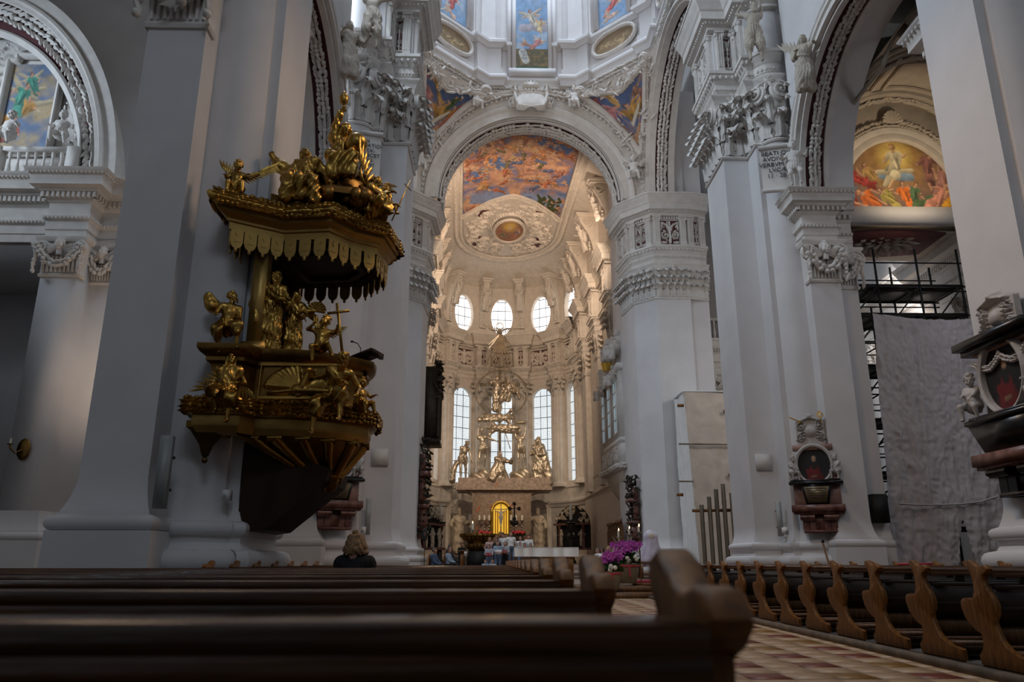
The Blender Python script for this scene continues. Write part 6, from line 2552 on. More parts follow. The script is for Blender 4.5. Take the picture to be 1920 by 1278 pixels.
mb.prism([(-4.2, 3.05), (-2.75, 2.55), (-2.8, 2.35), (-3.75, 1.56), (-4.2, 1.5)], 12.95, 14.6, M=np.array([(1, 0, 0, 0), (0, 0, 1, 0), (0, 1, 0, 0), (0, 0, 0, 1.0)]))
mb.build('wooden_bracket', 'pulpit_wood', pulpit, 30)
mb = MB()
mb.lathe([(.001, 2.62), (.06, 2.68), (.12, 2.85), (.28, 3.05), (.36, 3.1), (.36, 3.2)], (-4.62, 12.35, 0), 4, a0=PI / 4, a1=2 * PI + PI / 4)
mb.ell((-4.62, 12.35, 2.6), .05, 8, 6)
mb.build('corner_pendant', 'gold_dark', bas, 30)
# back panel with dark doorway behind the saints
for y in (12.55, 14.6):
 mb = MB()
 mb.bx(-4.22, -3.98, y, y + .25, 4.4, 6.5)
 mb.bx(-4.30, -3.90, y - .05, y + .3, 4.4, 4.62)
 mb.build('gilt_jamb', 'gold_flat', pulpit, 0)
mb = MB()
mb.bx(-4.30, -4.16, 12.8, 14.7, 4.4, 6.5)
mb.build('dark_doorway', 'dark_void', pulpit, 0)

def pl(px, py, Y):
 return tuple(P(px, py, Y=Y))

def gold_fig(name, loc, rz, s, extra=None, mk='gold', **kw):
 return statue(name, mk, pulpit, loc, rz, s, extra=extra, vox=kw.pop('vox', .026), **kw)

# figures on the canopy
def palm(mb):
 p = [(.42, -.25, .16), (.62, -.25, .42), (.85, -.22, .62), (1.05, -.2, .70)]
 mb.tube(p, (.02, .02, .015, .01), 5)
 for i in range(12):
  q = A(*p[1]) + (A(*p[3]) - A(*p[1])) * (i / 11)
  for k in (-1, 1):
   blob_leaf(mb, q + A(.03, 0, k * .06), A(.6, 0, k * .8), A(0, -1, 0), .13, .03, .02)

gold_fig('putto_with_palm', pl(443, 352, 12.25), .2, .62, palm, feet=((-.18, -.38, -.34), (.22, -.42, -.30)), hands=((-.28, -.3, .22), (.45, -.28, .18)), child=True, head='putto', top=False, robe='loin', wings=(-.0 + .45, .18, .45), seed=1)
gold_fig('evangelist_statue', pl(577, 346, 12.7), -.15, .95, feet=((-.22, -.42, -.50), (.30, -.30, -.52)), hands=((-.18, -.34, .12), (.42, .05, .05)), lean=(.05, -.12, 0), look=(.5, -.5), head='youth', robe='long', sleeves='long',
  cape=((.1, .15, .40, .14), (-.25, .22, .42, .13), (-.50, .2, .38, .12), (-.68, .12, .52, .10), (-.82, .05, .72, .06)), seed=2)

def globe(mb):
 mb.ell((.30, -.28, .28), .22, 18, 12)

def chalice(mb):
 mb.lathe([(.07, 0), (.02, .04), (.02, .12), (.08, .16), (.10, .30), (.09, .31), (.001, .2)], (.02, -.10, 1.08), 12)
 mb.tube([(.02, -.1, 1.38), (.02, -.1, 1.52)], (.09, .02), 10)
 globe(mb)

gold_fig('faith_statue', pl(634, 300, 13.1), .35, .95, chalice, feet=((-.12, -.35, -.58), (.22, -.42, -.50)), hands=((-.02, -.12, 1.02), (.40, -.25, .18)), lean=(.05, .12, 0), look=(.3, .35), head='veil', robe='long', sleeves='long', seed=3)

def staff(mb):
 mb.tube([(.30, -.42, -.35), (.88, -.40, .95)], .016, 6)
 mb.tube([(.66, -.41, .76), (.90, -.41, .66)], .014, 6)

gold_fig('angel_with_staff', pl(695, 388, 12.9), .9, .78, staff, feet=((-.1, -.10, -.28), (.18, -.40, -.18)), hands=((.15, -.48, .30), (.42, -.40, .12)), lean=(.12, .1, .2), look=(.3, 0), head='youth', robe='long', sleeves=False, wings=(.55, .5, .7), seed=4)
gold_fig('cherub_peeping', pl(722, 388, 13.4), .9, .5, feet=((-.18, -.38, -.34), (.22, -.42, -.30)), hands=((-.28, -.3, .12), (.3, -.3, .1)), child=True, head='putto', top=False, robe='loin', seed=5)
mb = MB()
for i in range(30):
 a, r = random.uniform(0, 6.3), random.uniform(.2, .8)
 c = (-3.05 + r * math.cos(a), 12.9 + r * .5 * math.sin(a), 7.3 + random.uniform(0, .5) * (1 - r))
 mb.ell(c, (random.uniform(.10, .2), random.uniform(.10, .2), random.uniform(.10, .18)), 8, 6)
mb.build('cloud_bank', 'gold_dark', can, 180)
# figures round the basket
gold_fig('standing_saint', pl(508, 580, 12.75), .25, .86, feet=((-.10, -.02, -.93), (.12, -.10, -.90)), hands=((.20, -.32, .12), (.34, -.34, .02)), lean=(.05, .05, .1), look=(.3, .3), head='beard', robe='long', sleeves='long',
  cape=((-.15, .05, .40, .12), (-.28, .0, .1, .12), (-.22, -.08, -.3, .12)), seed=6)
gold_fig('standing_woman_saint', pl(549, 605, 13.0), .5, .72, feet=((-.10, -.02, -.93), (.12, -.10, -.90)), hands=((.20, -.30, .05), (.50, -.34, .06)), look=(.5, .2), head='veil', robe='long', sleeves='long', seed=7)
mb = MB()
M = frame(pl(594, 580, 12.85), (1, 0, 0), (0, -1, 0))
for i in range(9):
 a = -PI * .1 + PI * 1.2 * i / 8
 mb.tube([(0, -.03, 0), (.16 * math.cos(a), .13 * math.sin(a), .02)], (.02, .045), 6, M=M)
mb.tube([(-.22, -.12, -.05), (0, -.02, 0)], .02, 6, M=M)
mb.build('gilt_shell', 'gold', pulpit, 60)
gold_fig('bearded_saint', pl(425, 612, 12.35), .35, .80, feet=((-.10, -.30, -.62), (.22, -.42, -.52)), hands=((-.22, -.38, .16), (.12, -.36, .12)), lean=(-.02, .10, 0), look=(.7, -.35), head='beard', robe='knee', top=False,
  cape=((-.12, .12, .42, .10), (-.32, .1, .45, .13), (-.42, .05, .62, .08)), seed=8)

def cross(mb):
 mb.bar((.62, -.38, -.42), (.38, -.36, 1.06), .07, .05)
 mb.bar((.16, -.36, .78), (.70, -.38, .87), .07, .05)

gold_fig('putto_with_cross', pl(601, 650, 12.45), .1, .66, cross, feet=((-.14, -.32, -.42), (.34, -.30, -.28)), hands=((-.20, -.15, .55), (.42, -.30, .45)), lean=(0, .1, 0), look=(-.5, -.2), child=True, head='putto', top=False, robe=None, wings=(-.0 + .3, .15, .35), seed=9)
gold_fig('seated_angel', pl(424, 735, 12.0), .1, .80, feet=((-.08, -.30, -.42), (.16, -.40, -.62)), hands=((.05, -.30, .06), (.28, -.20, .16)), lean=(-.05, .05, 0), look=(.45, -.45), head='youth', robe='knee', wings=(.46, -.42, .42), sleeves=False, seed=10)
gold_fig('seated_evangelist', pl(628, 742, 12.3), -.05, .96, feet=((-.24, -.40, -.66), (.22, -.50, -.46)), hands=((.25, -.50, .14), (.46, -.35, -.02)), lean=(.42, .22, .1), look=(.35, .4), head='beard', robe='knee', top=False,
  cape=((-.1, .05, .25, .12), (-.35, -.05, .12, .13), (-.55, -.1, .02, .10)), seed=11)
gold_fig('cherub_seated', pl(676, 758, 12.75), .9, .55, feet=((-.14, -.38, -.32), (.22, -.42, -.28)), hands=((-.2, -.35, .22), (.3, -.3, .3)), child=True, head='putto', top=False, robe='loin', seed=12)
# reading desk with a gooseneck microphone
desk = thing('reading_desk', 'small dark reading desk with microphone on the pulpit rail', 'lectern', pl(686, 672, 13.25))
mb = MB()
c = A(*pl(686, 668, 13.25))
mb.bar(c + A(-.17, .06, -.05), c + A(.2, -.06, .07), .42, .05)
mb.bar(c + A(.17, -.06, .03), c + A(.24, -.08, .02), .42, .10)
mb.bar(c + A(0, 0, -.35), c + A(0, 0, -.02), .08)
mb.build('desk_board', 'pulpit_wood', desk, 0)
mb = MB()
mb.tube([c + A(-.10, 0, 0), c + A(-.10, 0, .15), c + A(-.16, 0, .24), c + A(-.24, 0, .27)], .010, 6)
mb.ell(c + A(-.26, 0, .275), (.03, .02, .02), 8, 5)
mb.build('microphone', 'black', desk, 60)
# ------------------------------------------------------------------ high altar and its sculpture
def pz(px, py, Y):
 return P(px, py, Y=Y)

YA = 68.0
altar = thing('high_altar', 'tall block altar of mottled pinkish marble in the apse', 'altar', (.6, YA, .9))
x0, x1 = pz(885, 1000, YA)[0], pz(996, 1000, YA)[0]
X0t, X1t = pz(856, 905, YA)[0], pz(1034, 905, YA)[0]
zt = pz(940, 896, YA)[2]
zb = pz(940, 930, YA)[2]
mb = MB()
mb.bx(x0, x1, YA, YA + 3.0, .9, zb)
mb.build('altar_block', 'altar_marble', altar, 0)
mb = MB()
k = np.linspace(0, 1, 8)
V = []
for q in k:
 e = 1 - math.cos(q * PI / 2)
 xa, xb = x0 + (X0t + .5 - x0) * e, x1 + (X1t - .5 - x1) * e
 z = zb + (zt - 1.0 - zb) * math.sin(q * PI / 2) * .9
 V.append([(xa, YA - .3 * e, z), (xb, YA - .3 * e, z), (xb, YA + 3.2, z), (xa, YA + 3.2, z)])
mb.grid(np.array(V), wrap=True)
mb.bx(X0t, X1t, YA - .5, YA + 3.4, zt - 1.05, zt - .75)
mb.bx(X0t + .15, X1t - .15, YA - .4, YA + 3.3, zt - .75, zt)
mb.build('altar_table', 'altar_marble', altar, 30)
mb = MB()
for i in range(26):
 x, z = random.uniform(x0 + .3, x1 - .5), random.uniform(1.6, zt - .4)
 a = random.uniform(.5, 1.2)
 L = random.uniform(.15, .5)
 y = YA - .012 if z < zb else (YA - .52 if z > zt - 1.05 and z < zt - .75 else YA - .412)
 if zb - .1 < z < zt - .95:
  continue
 blob_leaf(mb, (x, y, z), (math.cos(a), 0, math.sin(a)), (0, -1, 0), L, L * .28, .012)
mb.build('red_vein', 'altar_vein', altar, 60, kind='stuff')

def altar_fig(name, label, px, py, Y, s, rz=0.0, rx=0.0, ry=0.0, extra=None, mk='silver_gilt', group='stoning group on the high altar', **kw):
 """py = pelvis height in the photo"""
 loc = tuple(pz(px, py, Y))
 o = statue(name, mk, None, loc, rz, s, rx, ry, extra, vox=kw.pop('vox', .03), **kw)
 return tag(o, label, 'statue', group)

def rock(mb_):
 mb_.ell((-.16, -.1, 1.16), (.18, .14, .14), 8, 6)

def slab(mb_):
 mb_.ell((0.02, 0, 1.12), (.34, .16, .10), 9, 6)

YS = YA + .9
altar_fig('bent_old_man_statue', 'silver-gilt bearded nude man stooping at the left of the altar group', 868, 858, YS, 2.05, .4, feet=((-.14, -.1, -.93), (.18, .1, -.9)), hands=((-.18, -.15, -.28), (.32, -.25, -.15)), lean=(.30, .05, .1), look=(.4, .5), head='beard', robe='loin', top=False, seed=21,
  cape=((-.25, .1, -.2, .09), (-.42, .05, -.6, .10), (-.48, .0, -1.0, .12)))
altar_fig('stone_thrower_statue', 'silver-gilt nude man lifting a rock with one arm, arm pointing right', 905, 838, YS, 2.1, .2, extra=rock, feet=((-.2, -.05, -.93), (.1, .1, -.93)), hands=((-.16, -.1, 1.02), (.62, -.25, .22)), lean=(.05, -.1, 0), head='man', robe='loin', top=False, seed=22)
altar_fig('kneeling_martyr_statue', 'silver-gilt kneeling robed martyr in the middle of the altar group', 938, 880, YS - .9, 2.1, .35, feet=((-.18, .35, -.40), (.16, .40, -.40)), hands=((.30, -.35, .30), (.42, -.30, .42)), lean=(-.1, .05, 0), look=(.2, -.5), head='youth', robe='long', sleeves='long', seed=23,
  cape=((-.1, .1, .2, .14), (-.3, .1, -.2, .18), (-.45, 0, -.38, .14)))
altar_fig('slab_lifting_man_statue', 'silver-gilt nude man lifting a slab overhead with both arms', 976, 838, YS, 2.0, -.1, extra=slab, feet=((-.10, -.05, -.93), (.26, .1, -.90)), hands=((-.22, -.05, 1.02), (.24, -.05, 1.02)), elbow=(0, .2, .2), lean=(0, -.05, 0), look=(0, .1), head='man', robe='loin', top=False, seed=24)
altar_fig('hooded_figure_statue', 'silver-gilt tall hooded figure in a long cloak at the right of the group', 1008, 858, YS, 2.15, -.5, feet=((-.10, -.03, -.93), (.12, .05, -.93)), hands=((-.2, -.25, .15), (.2, -.25, .1)), lean=(.12, .1, 0), head='hood', robe='long', sleeves='long', seed=25,
  cape=((.1, .12, .45, .16), (.22, .12, .0, .18), (.36, .1, -.5, .18), (.55, .05, -1.05, .12)))
for (nm, lab, px, py, w) in (('rock_mound', 'silver-gilt rough rock under the slab-lifting man', 976, 886, 26), ('rock_wedge', 'silver-gilt slanting rock beside the stone thrower', 900, 888, 26)):
 c = pz(px, py, YS)
 mb = MB()
 m_ = w / 20.0
 f = Field((-m_, -.6, -.8), (m_, .6, .8), .12)
 f.ell((0, 0, -.4), (m_ * .75, .5, .7), .1)
 f.ell((m_ * .3, -.1, -.2), (m_ * .4, .4, .6), .1)
 f.D -= .08 * np.sin(5 * np.add.outer(np.add.outer(f.ax[0], f.ax[1]), f.ax[2]))
 mb.add(*surface_net(f.D, f.org, f.vox))
 mb.V = [v + c for v in mb.V]
 tag(mb.build(nm, 'silver_gilt', None, 50), lab, 'rock', 'stoning group on the high altar')
altar_fig('floating_angel_statue', 'upper floating silver-gilt angel lying across the gilt mast', 938, 783, YS, 1.75, 0, 0, PI / 2, feet=((-.1, .1, -.93), (.1, -.05, -.93)), hands=((-.2, -.3, .7), (.25, -.2, .6)), head='youth', robe='long', seed=26, vox=.035)
altar_fig('lower_floating_angel_statue', 'lower floating silver-gilt angel stretched towards the right', 940, 803, YS, 1.75, 0, 0, PI / 2 * 1.05 + PI, feet=((-.1, .1, -.93), (.1, -.05, -.93)), hands=((-.2, -.3, .7), (.25, -.2, .6)), head='youth', robe='long', seed=27, vox=.035)
altar_fig('standing_christ_statue', 'bronze-gilt standing robed figure in the ring above the altar', 932, 733, YS, 2.0, .2, feet=((-.1, -.03, -.93), (.1, .02, -.93)), hands=((-.42, -.2, .35), (.38, -.15, .62)), head='beard', robe='long', sleeves='long', seed=28, vox=.035)
altar_fig('seated_father_statue', 'bronze-gilt seated figure in the ring above the altar', 955, 738, YS, 1.85, -.5, feet=SIT, hands=((-.25, -.35, .1), (.4, -.3, .05)), lean=(.2, 0, 0), head='beard', robe='long', sleeves='long', seed=29, vox=.035,
  cape=((.1, .2, .4, .16), (.3, .25, .1, .14), (.45, .2, -.2, .1)))
mast = thing('gilt_mast', 'gilt mast with ring and dove of rays rising above the altar', 'ornament', tuple(pz(937, 896, YS)))
c = pz(940, 725, YS)
mb = MB()
a_ = np.linspace(0, 2 * PI, 49)[:-1]
mb.tube(np.c_[c[0] + 2.35 * np.cos(a_), np.full(48, YS + .1), c[2] - .6 + 2.2 * np.sin(a_)], .11, 6, closed=True)
mb.build('ring', 'silver_gilt', mast, 60)
mb = MB()
p0, p1 = pz(937, 860, YS + .25), pz(937, 690, YS + .25)
mb.bar(p0, p1, .26)
mb.bar(pz(900, 722, YS + .3), pz(975, 722, YS + .3), .3, .35)
mb.bar(pz(908, 760, YS), pz(945, 780, YS), .12)
mb.bar(pz(948, 812, YS), pz(957, 842, YS), .07)
mb.build('beam', 'silver_gilt', mast, 0)
mb = MB()
d0 = pz(937, 622, YS)
for k in range(-5, 6):
 a = k * .125 if abs(k) < 4 else k * .14
 L = [4.6, 4.2, 4.0, 3.6, 1.9, 1.6][abs(k)]
 if k == 0:
  L = 3.4
 mb.tube([d0 + A(0, 0, -.3), d0 + A(math.sin(a) * L, 0, -math.cos(a) * L)], (.10, .06), 5)
mb.build('ray', 'silver_gilt', mast, 40)
mb = MB()
mb.ell(d0, (.28, .5, .22), 10, 7)
mb.ell(d0 + A(0, -.4, .1), (.13, .18, .13), 8, 6)
for k in (-1, 1):
 wing_geo(mb, d0 + A(k * .15, 0, .1), d0 + A(k * 1.35, 0, .42), A(0, -1, 0), .55)
for k in range(-2, 3):
 blob_leaf(mb, d0 + A(k * .1, .1, -.25), A(k * .25, 0, -1), A(0, -1, 0), .3, .1, .06)
a_ = np.linspace(0, 2 * PI, 25)[:-1]
mb.tube(np.c_[d0[0] + .33 * np.cos(a_), np.full(24, d0[1]), d0[2] + .55 + .33 * np.sin(a_)], .05, 5, closed=True)
mb.build('dove', 'silver_gilt', mast, 60)

# tabernacle niche, crucifix, candlesticks
tab = thing('tabernacle', 'lit golden arched tabernacle niche on the altar front', 'tabernacle', tuple(pz(939, 1003, YA - .3)))
a0, a1 = pz(922, 1000, YA - .2), pz(956, 1000, YA - .2)
cx, hw, zb0 = (a0[0] + a1[0]) / 2, (a1[0] - a0[0]) / 2, a0[2]
zt0 = pz(939, 941, YA - .2)[2]
a_ = np.linspace(0, PI, 17)
out = np.concatenate([[(hw, zb0)], np.c_[hw * np.cos(a_), zt0 - hw + hw * np.sin(a_)], [(-hw, zb0)]])
mb = MB()
n = len(out)
V = np.concatenate([np.c_[cx + out[:, 0], np.full(n, YA - .06), out[:, 1]]])
mb.add(V, [np.arange(n)[None, ::-1]])
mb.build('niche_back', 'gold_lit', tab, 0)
mb = MB()
for q in (-.6, -.35, 0, .35, .6):
 mb.tube([(cx + hw * q, YA - .10, zb0), (cx + hw * q, YA - .10, zt0 - hw * .9)], .05, 6)
mb.build('niche_rib', 'gold_bright', tab, 60)
mb = MB()
pts = np.c_[cx + out[:, 0], np.full(n, YA - .02), out[:, 1]]
mb.rail(pts, (0, -1, 0), [(0, -.14), (.3, -.14), (.36, 0), (.3, .12), (0, .12)])
for i in range(2, n - 1):
 mb.ell(pts[i] + A(0, -.3, 0), .10, 6, 4)
mb.build('niche_frame', 'gold_bright', tab, 40)
cru = thing('altar_crucifix', 'white and silver crucifix before the golden niche', 'crucifix', (cx, YA - .5, zb0))
mb = MB()
zc = pz(939, 955, YA)[2]
mb.lathe([(.22, 0), (.2, .08), (.05, .2), (.05, .4)], (cx, YA - .5, zb0), 10)
mb.bar((cx, YA - .45, zb0 + .2), (cx, YA - .45, zc + .5), .06)
mb.bar((cx - .55, YA - .45, zc), (cx + .55, YA - .45, zc), .06)
mb.build('cross', 'steel', cru, 0)
o = statue('corpus', 'marble_white', cru, (cx, YA - .55, zc - .62), 0, .85, feet=((-.03, -.05, -.9), (.03, -.06, -.9)), hands=((-.6, 0, .72), (.6, 0, .72)), look=(.3, .3), head='beard', robe='loin', top=False, seed=31, vox=.035)

def candlestick(name, label, px, pyt, pyb, Y, mk, cand, group=None, lit=False, cr=.06, prof_=None, top_py=None, pan=.22):
 b, t_ = pz(px, pyb, Y), pz(px, top_py, Y)
 t2 = pz(px, pyt, Y)[2]
 H = t_[2] - b[2]
 o = thing(name, label, 'candlestick', tuple(b), group=group)
 pr = prof_ or [(.16, 0), (.15, .03), (.06, .08), (.05, .14), (.09, .2), (.05, .26), (.04, .4), (.075, .48), (.04, .55), (.035, .8), (.07, .87), (.05, .92), (pan, .97), (pan, .99), (.05, 1.0)]
 mb = MB()
 mb.lathe([(r_, z * H) for r_, z in pr], b, 12)
 mb.build('stick', mk, o, 40)
 mb = MB()
 mb.lathe([(cr, 0), (cr, t2 - t_[2] - .05), (cr * .6, t2 - t_[2]), (.001, t2 - t_[2])], (b[0], b[1], t_[2]), 10)
 mb.build('candle', 'wax', o, 50)
 if lit:
  mb = MB()
  mb.lathe([(.001, 0), (.025, .03), (.018, .07), (.001, .14)], (b[0], b[1], t2 + .01), 8)
  mb.build('flame', 'flame', o, 60)
 return o

cs = ['outer left', 'middle left', 'inner left', 'inner right', 'middle right', 'outer right']
for i, px in enumerate((898.5, 908, 917, 958, 968, 979)):
 candlestick('altar_candlestick', '%s of the six silver altar candlesticks with white candle' % cs[i], px, 965, 998, YA - .5, 'steel', 1, 'six altar candlesticks', top_py=975, cr=.085, pan=.2)
fl = thing('altar_flowers', 'red flowers in foliage at the foot of the altar niche', 'flowers', tuple(pz(972, 1003, YA - .6)))
mb = MB()
m2 = MB()
for px in list(range(898, 922, 3)) + list(range(962, 984, 2)):
 for _ in range(9):
  c = pz(px + random.uniform(-2, 2), 1003 - random.uniform(0, 6), YA - .6)
  blob_leaf(mb, c, (random.uniform(-1, 1), random.uniform(-1, 0), random.uniform(0, 1)), (0, -1, .2), .2, .07, .05)
 c = pz(px, 999 - random.uniform(-1, 3), YA - .75)
 m2.ell(c, (.14, .1, .12), 7, 5)
mb.build('foliage', 'leaf_green', fl, 60, kind='stuff')
m2.build('bloom', 'ribbon', fl, 60, kind='stuff')
# processional cross and the two tall church candlesticks
pc_ = thing('processional_cross', 'dark metal processional cross on a pole before the altar', 'cross', tuple(pz(964, 1040, 52)))
mb = MB()
mb.tube([pz(964, 1040, 52), pz(964.5, 985, 52)], .03, 8)
mb.build('pole', 'wood_mid', pc_, 60)
mb = MB()
mb.bar(pz(964.5, 985, 52), pz(964.5, 944, 52), .10, .05)
mb.bar(pz(956, 953, 52), pz(973, 953, 52), .10, .05)
for q in ((964.5, 944), (956, 953), (973, 953), (964.5, 972)):
 mb.ell(pz(*q, 52), (.13, .05, .13), 8, 5)
mb.ell(pz(964.5, 980, 52), (.28, .1, .18), 8, 5)
mb.build('cross_head', 'bronze', pc_, 40)
big = [(.34, 0), (.34, .03), (.22, .10), (.17, .40), (.16, .55), (.24, .58), (.24, .64), (.14, .66), (.12, .70), (.22, .74), (.28, .84), (.28, .90), (.34, .905), (.46, .92), (.46, .93), (.12, .95), (.12, 1.0)]
candlestick('tall_candlestick', 'tall dark bronze candlestick with long candle left of the altar', 823, 944, 1056, 55, 'bronze', 1, 'two tall bronze candlesticks', cr=.085, prof_=big, top_py=973)
candlestick('tall_candlestick', 'tall dark bronze candlestick with long candle right of the altar', 1072, 945, 1056, 55, 'bronze', 1, 'two tall bronze candlesticks', cr=.10, prof_=big, top_py=974)
candlestick('lit_altar_candle', 'burning candle at the left corner of the dark gilded ambo', 886, 981, 998, 47, 'steel', 1, None, True, .07, top_py=993, pan=.1)
candlestick('wall_candle', 'short white candle before the left side altar', 806, 962, 985, 60, 'steel', 1, None, False, .09, top_py=975, pan=.15)

# dark gilded ambo
ambo = thing('ambo', 'dark gilded carved ambo shaped like an open bowl before the singers', 'ambo', tuple(pz(895, 1058, 47)))
b = pz(895, 1056, 47)
zr, zm = pz(895, 1000, 47)[2], pz(895, 1034, 47)[2]
mb = MB()
mb.lathe([(.45, zm), (.7, zm + .25), (.55, zm + .45), (.75, zm + .7), (1.05, zr - .12), (1.0, zr), (.9, zr - .05)], (b[0], b[1], 0), 20, sx=1, sy=.6)
for i in range(20):
 a = i * PI / 10
 for (r_, z, L) in ((.82, zm + .75, .16), (.64, zm + .3, .16), (.98, zr - .12, .14)):
  c = A(b[0] + r_ * math.cos(a), b[1] + .6 * r_ * math.sin(a), z)
  blob_leaf(mb, c, (math.cos(a) * .4, math.sin(a) * .3, 1), (math.cos(a), math.sin(a), .2), L, .12, .1)
mb.build('bowl', 'gold_dark', ambo, 50)
mb = MB()
mb.bx(b[0] - .62, b[0] + .62, b[1] - .4, b[1] + .4, .5, zm + .03)
mb.build('plinth', 'black', ambo, 0)

# niches with bishop statues, side altarpieces against the apse wall
for k, (px, lab, sd) in enumerate(((861, 'pale stone bishop with crosier in the niche left of the altar', 41), (1009, 'pale stone bishop raising his hand in the niche right of the altar', 42))):
 Y = 70.3
 st = thing('bishop_statue', lab, 'statue', tuple(pz(px, 1035, Y)), group='bishop statues beside the altar')

 def crosier(mb_, s=(1 if k == 0 else -1)):
  mb_.tube([(-.42 * s, -.2, -.95), (-.42 * s, -.2, .9)], .02, 6)
  q = spiral_pts(.14, 1.3, 20, -1)
  mb_.tube(np.c_[q[:, 0] - .42 * s, np.full(20, -.2), q[:, 1] + 1.0], .02, 5)
 statue('figure', 'stone_statue', st, tuple(pz(px, 992, Y)), .2 - .4 * k, 2.15, extra=crosier, feet=STAND, hands=((-.36, -.25, .15), (.3, -.3, .25)) if k == 0 else ((-.32, -.3, .55), (.36, -.25, .1)), head='mitre', robe='long', sleeves='long', seed=sd, vox=.03,
  cape=((0, .15, .4, .2), (0, .18, -.2, .24), (0, .15, -.7, .24)))
 mb = MB()
 c = pz(px, 962, Y + 1.0)
 c0 = pz(px, 1035, Y + 1.0)
 hw_ = 1.05
 a_ = np.linspace(0, PI, 15)
 arcp = np.c_[c[0] + hw_ * np.cos(a_), np.full(15, c[1]), c[2] + hw_ * np.sin(a_)]
 pts = np.concatenate([[(c[0] + hw_, c[1], c0[2])], arcp, [(c[0] - hw_, c[1], c0[2])]])
 mb.rail(pts, (0, -1, 0), [(0, -.2), (.15, -.2), (.2, 0), (.15, .15), (0, .2)])
 for i in range(9):
  a = PI * (i + .5) / 9
  mb.tube([c + A(0, .1, 0), c + A(hw_ * .9 * math.cos(a), 0, hw_ * .9 * math.sin(a))], (.06, .14), 6)
 mb.build('niche_shell', 'stucco_cream', st, 50)

def side_altar(px, lab, Y, w, rz, mk2):
 b, t_ = pz(px, 1030, Y), pz(px, 947, Y)
 o = thing('side_altarpiece', lab, 'altarpiece', tuple(b), group='side altarpieces of the apse')
 H = t_[2] - b[2]
 M = xf(b, rz)
 mb = MB()
 a_ = np.linspace(0, PI, 17)
 out = np.concatenate([[(w, 0)], np.c_[w * np.cos(a_), H - w + w * np.sin(a_)], [(-w, 0)]])
 n = len(out)
 mb.prism(out, -.10, .10, M=M @ np.array([(1, 0, 0, 0), (0, 0, 1, 0), (0, 1, 0, 0), (0, 0, 0, 1.0)]))
 mb.build('niche_back', 'dark_void', o, 30)
 mb = MB()
 for k in (-1, 1):
  mb.lathe([(.15, .1), (.13, .2), (.11, H * .5), (.15, H * .52), (.18, H * .55)], (k * w * .72, -.3, 0), 10, M=M)
 mb.box((0, -.25, H * .57), (w * 2.1, .4, .16), M=M)
 mb.box((0, -.25, .06), (w * 2.1, .5, .16), M=M)
 mb.build('columns_and_beam', 'marble_red', o, 30)
 mb = MB()
 for i in range(34):
  a = random.uniform(0, PI)
  r_ = w * random.uniform(.5, 1.0)
  c = M @ A(r_ * math.cos(a), -.3, H * .62 + (H * .36) * math.sin(a) * random.uniform(.4, 1), 1)
  carve(mb, c[:3], (.1, .05, .1), 3, .2)
 mb.build('stucco_cloud', mk2, o, 60, kind='stuff')
 for k in (-.42, .0, .42):
  statue('relief_figure', mk2, o, tuple((M @ A(k * w * 1.5, -.3, H * .28, 1))[:3]), rz + k, .75, feet=STAND, hands=((-.3, -.2, .2), (.25, -.25, .3)), head='veil', robe='long', seed=int(50 + k * 10), vox=.045)
 return o

side_altar(1076, 'dark side altarpiece with red columns right of the altar', 64.0, 1.6, R(-40), 'stone_statue')
side_altar(803, 'dark side altarpiece with red columns left of the altar', 54.0, 1.3, R(60), 'stone_statue')

# ------------------------------------------------------------------ people's altar with white cloth
YP = 38.5
ta = thing('table_altar', 'stone altar table under a white linen cloth in the crossing', 'altar', (2.5, YP, .6))
xa, xb = pz(965, 1030, YP)[0], pz(1085, 1030, YP)[0]
zt = pz(1000, 1026, YP)[2]
zc = pz(1000, 1043, YP)[2]
mb = MB()
mb.bx(xa + .05, xb - .05, YP, YP + 1.3, zt - .12, zt - .01)
mb.build('table_top', 'altar_marble', ta, 0)
for x in ((xa + .35, xa + .95), (xb - .95, xb - .35)):
 mb = MB()
 mb.bx(x[0], x[1], YP + .25, YP + 1.1, .6, zt - .1)
 mb.build('pedestal', 'wood_mid' if False else 'altar_marble', ta, 0)
cl_ = MB()
nx = 60
for side_y, sgn in ((YP - .02, -1),):
 xs = np.linspace(xa, xb, nx)
 zs = np.linspace(zt, zc, 6)
 V = np.array([[(x, side_y - .05 * k / 5 * (1 + math.sin(x * 9 + 1.3 * math.sin(x * 4))), z) for k, z in enumerate(zs)] for x in xs])
 cl_.grid(V)
cl_.bx(xa, xb, YP - .03, YP + 1.33, zt - .01, zt + .012)
for x in (xa, xb):
 V = np.array([[(x + (x - 2.5) * .02 * k / 5, y, z) for k, z in enumerate(zs)] for y in np.linspace(YP - .03, YP + 1.33, 12)])
 cl_.grid(V)
o = cl_.build('altar_cloth', 'linen', None, 60)
tag(o, 'white linen cloth hanging over the table altar', 'cloth')
# wooden reading stand with carved letters below the cloth
std = thing('carved_stand', 'orange-brown wooden stand with a vertical carved inscription', 'stand', tuple(pz(1052, 1083, 33)))
a, b = pz(1017, 1081, 33), pz(1075, 1043, 33)
mb = MB()
mb.bx(a[0], b[0], 33, 33.6, a[2], b[2])
mb.bx(a[0] - .05, b[0] + .05, 32.95, 33.65, b[2] - .06, b[2])
mb.build('panel', 'wood', std, 0)

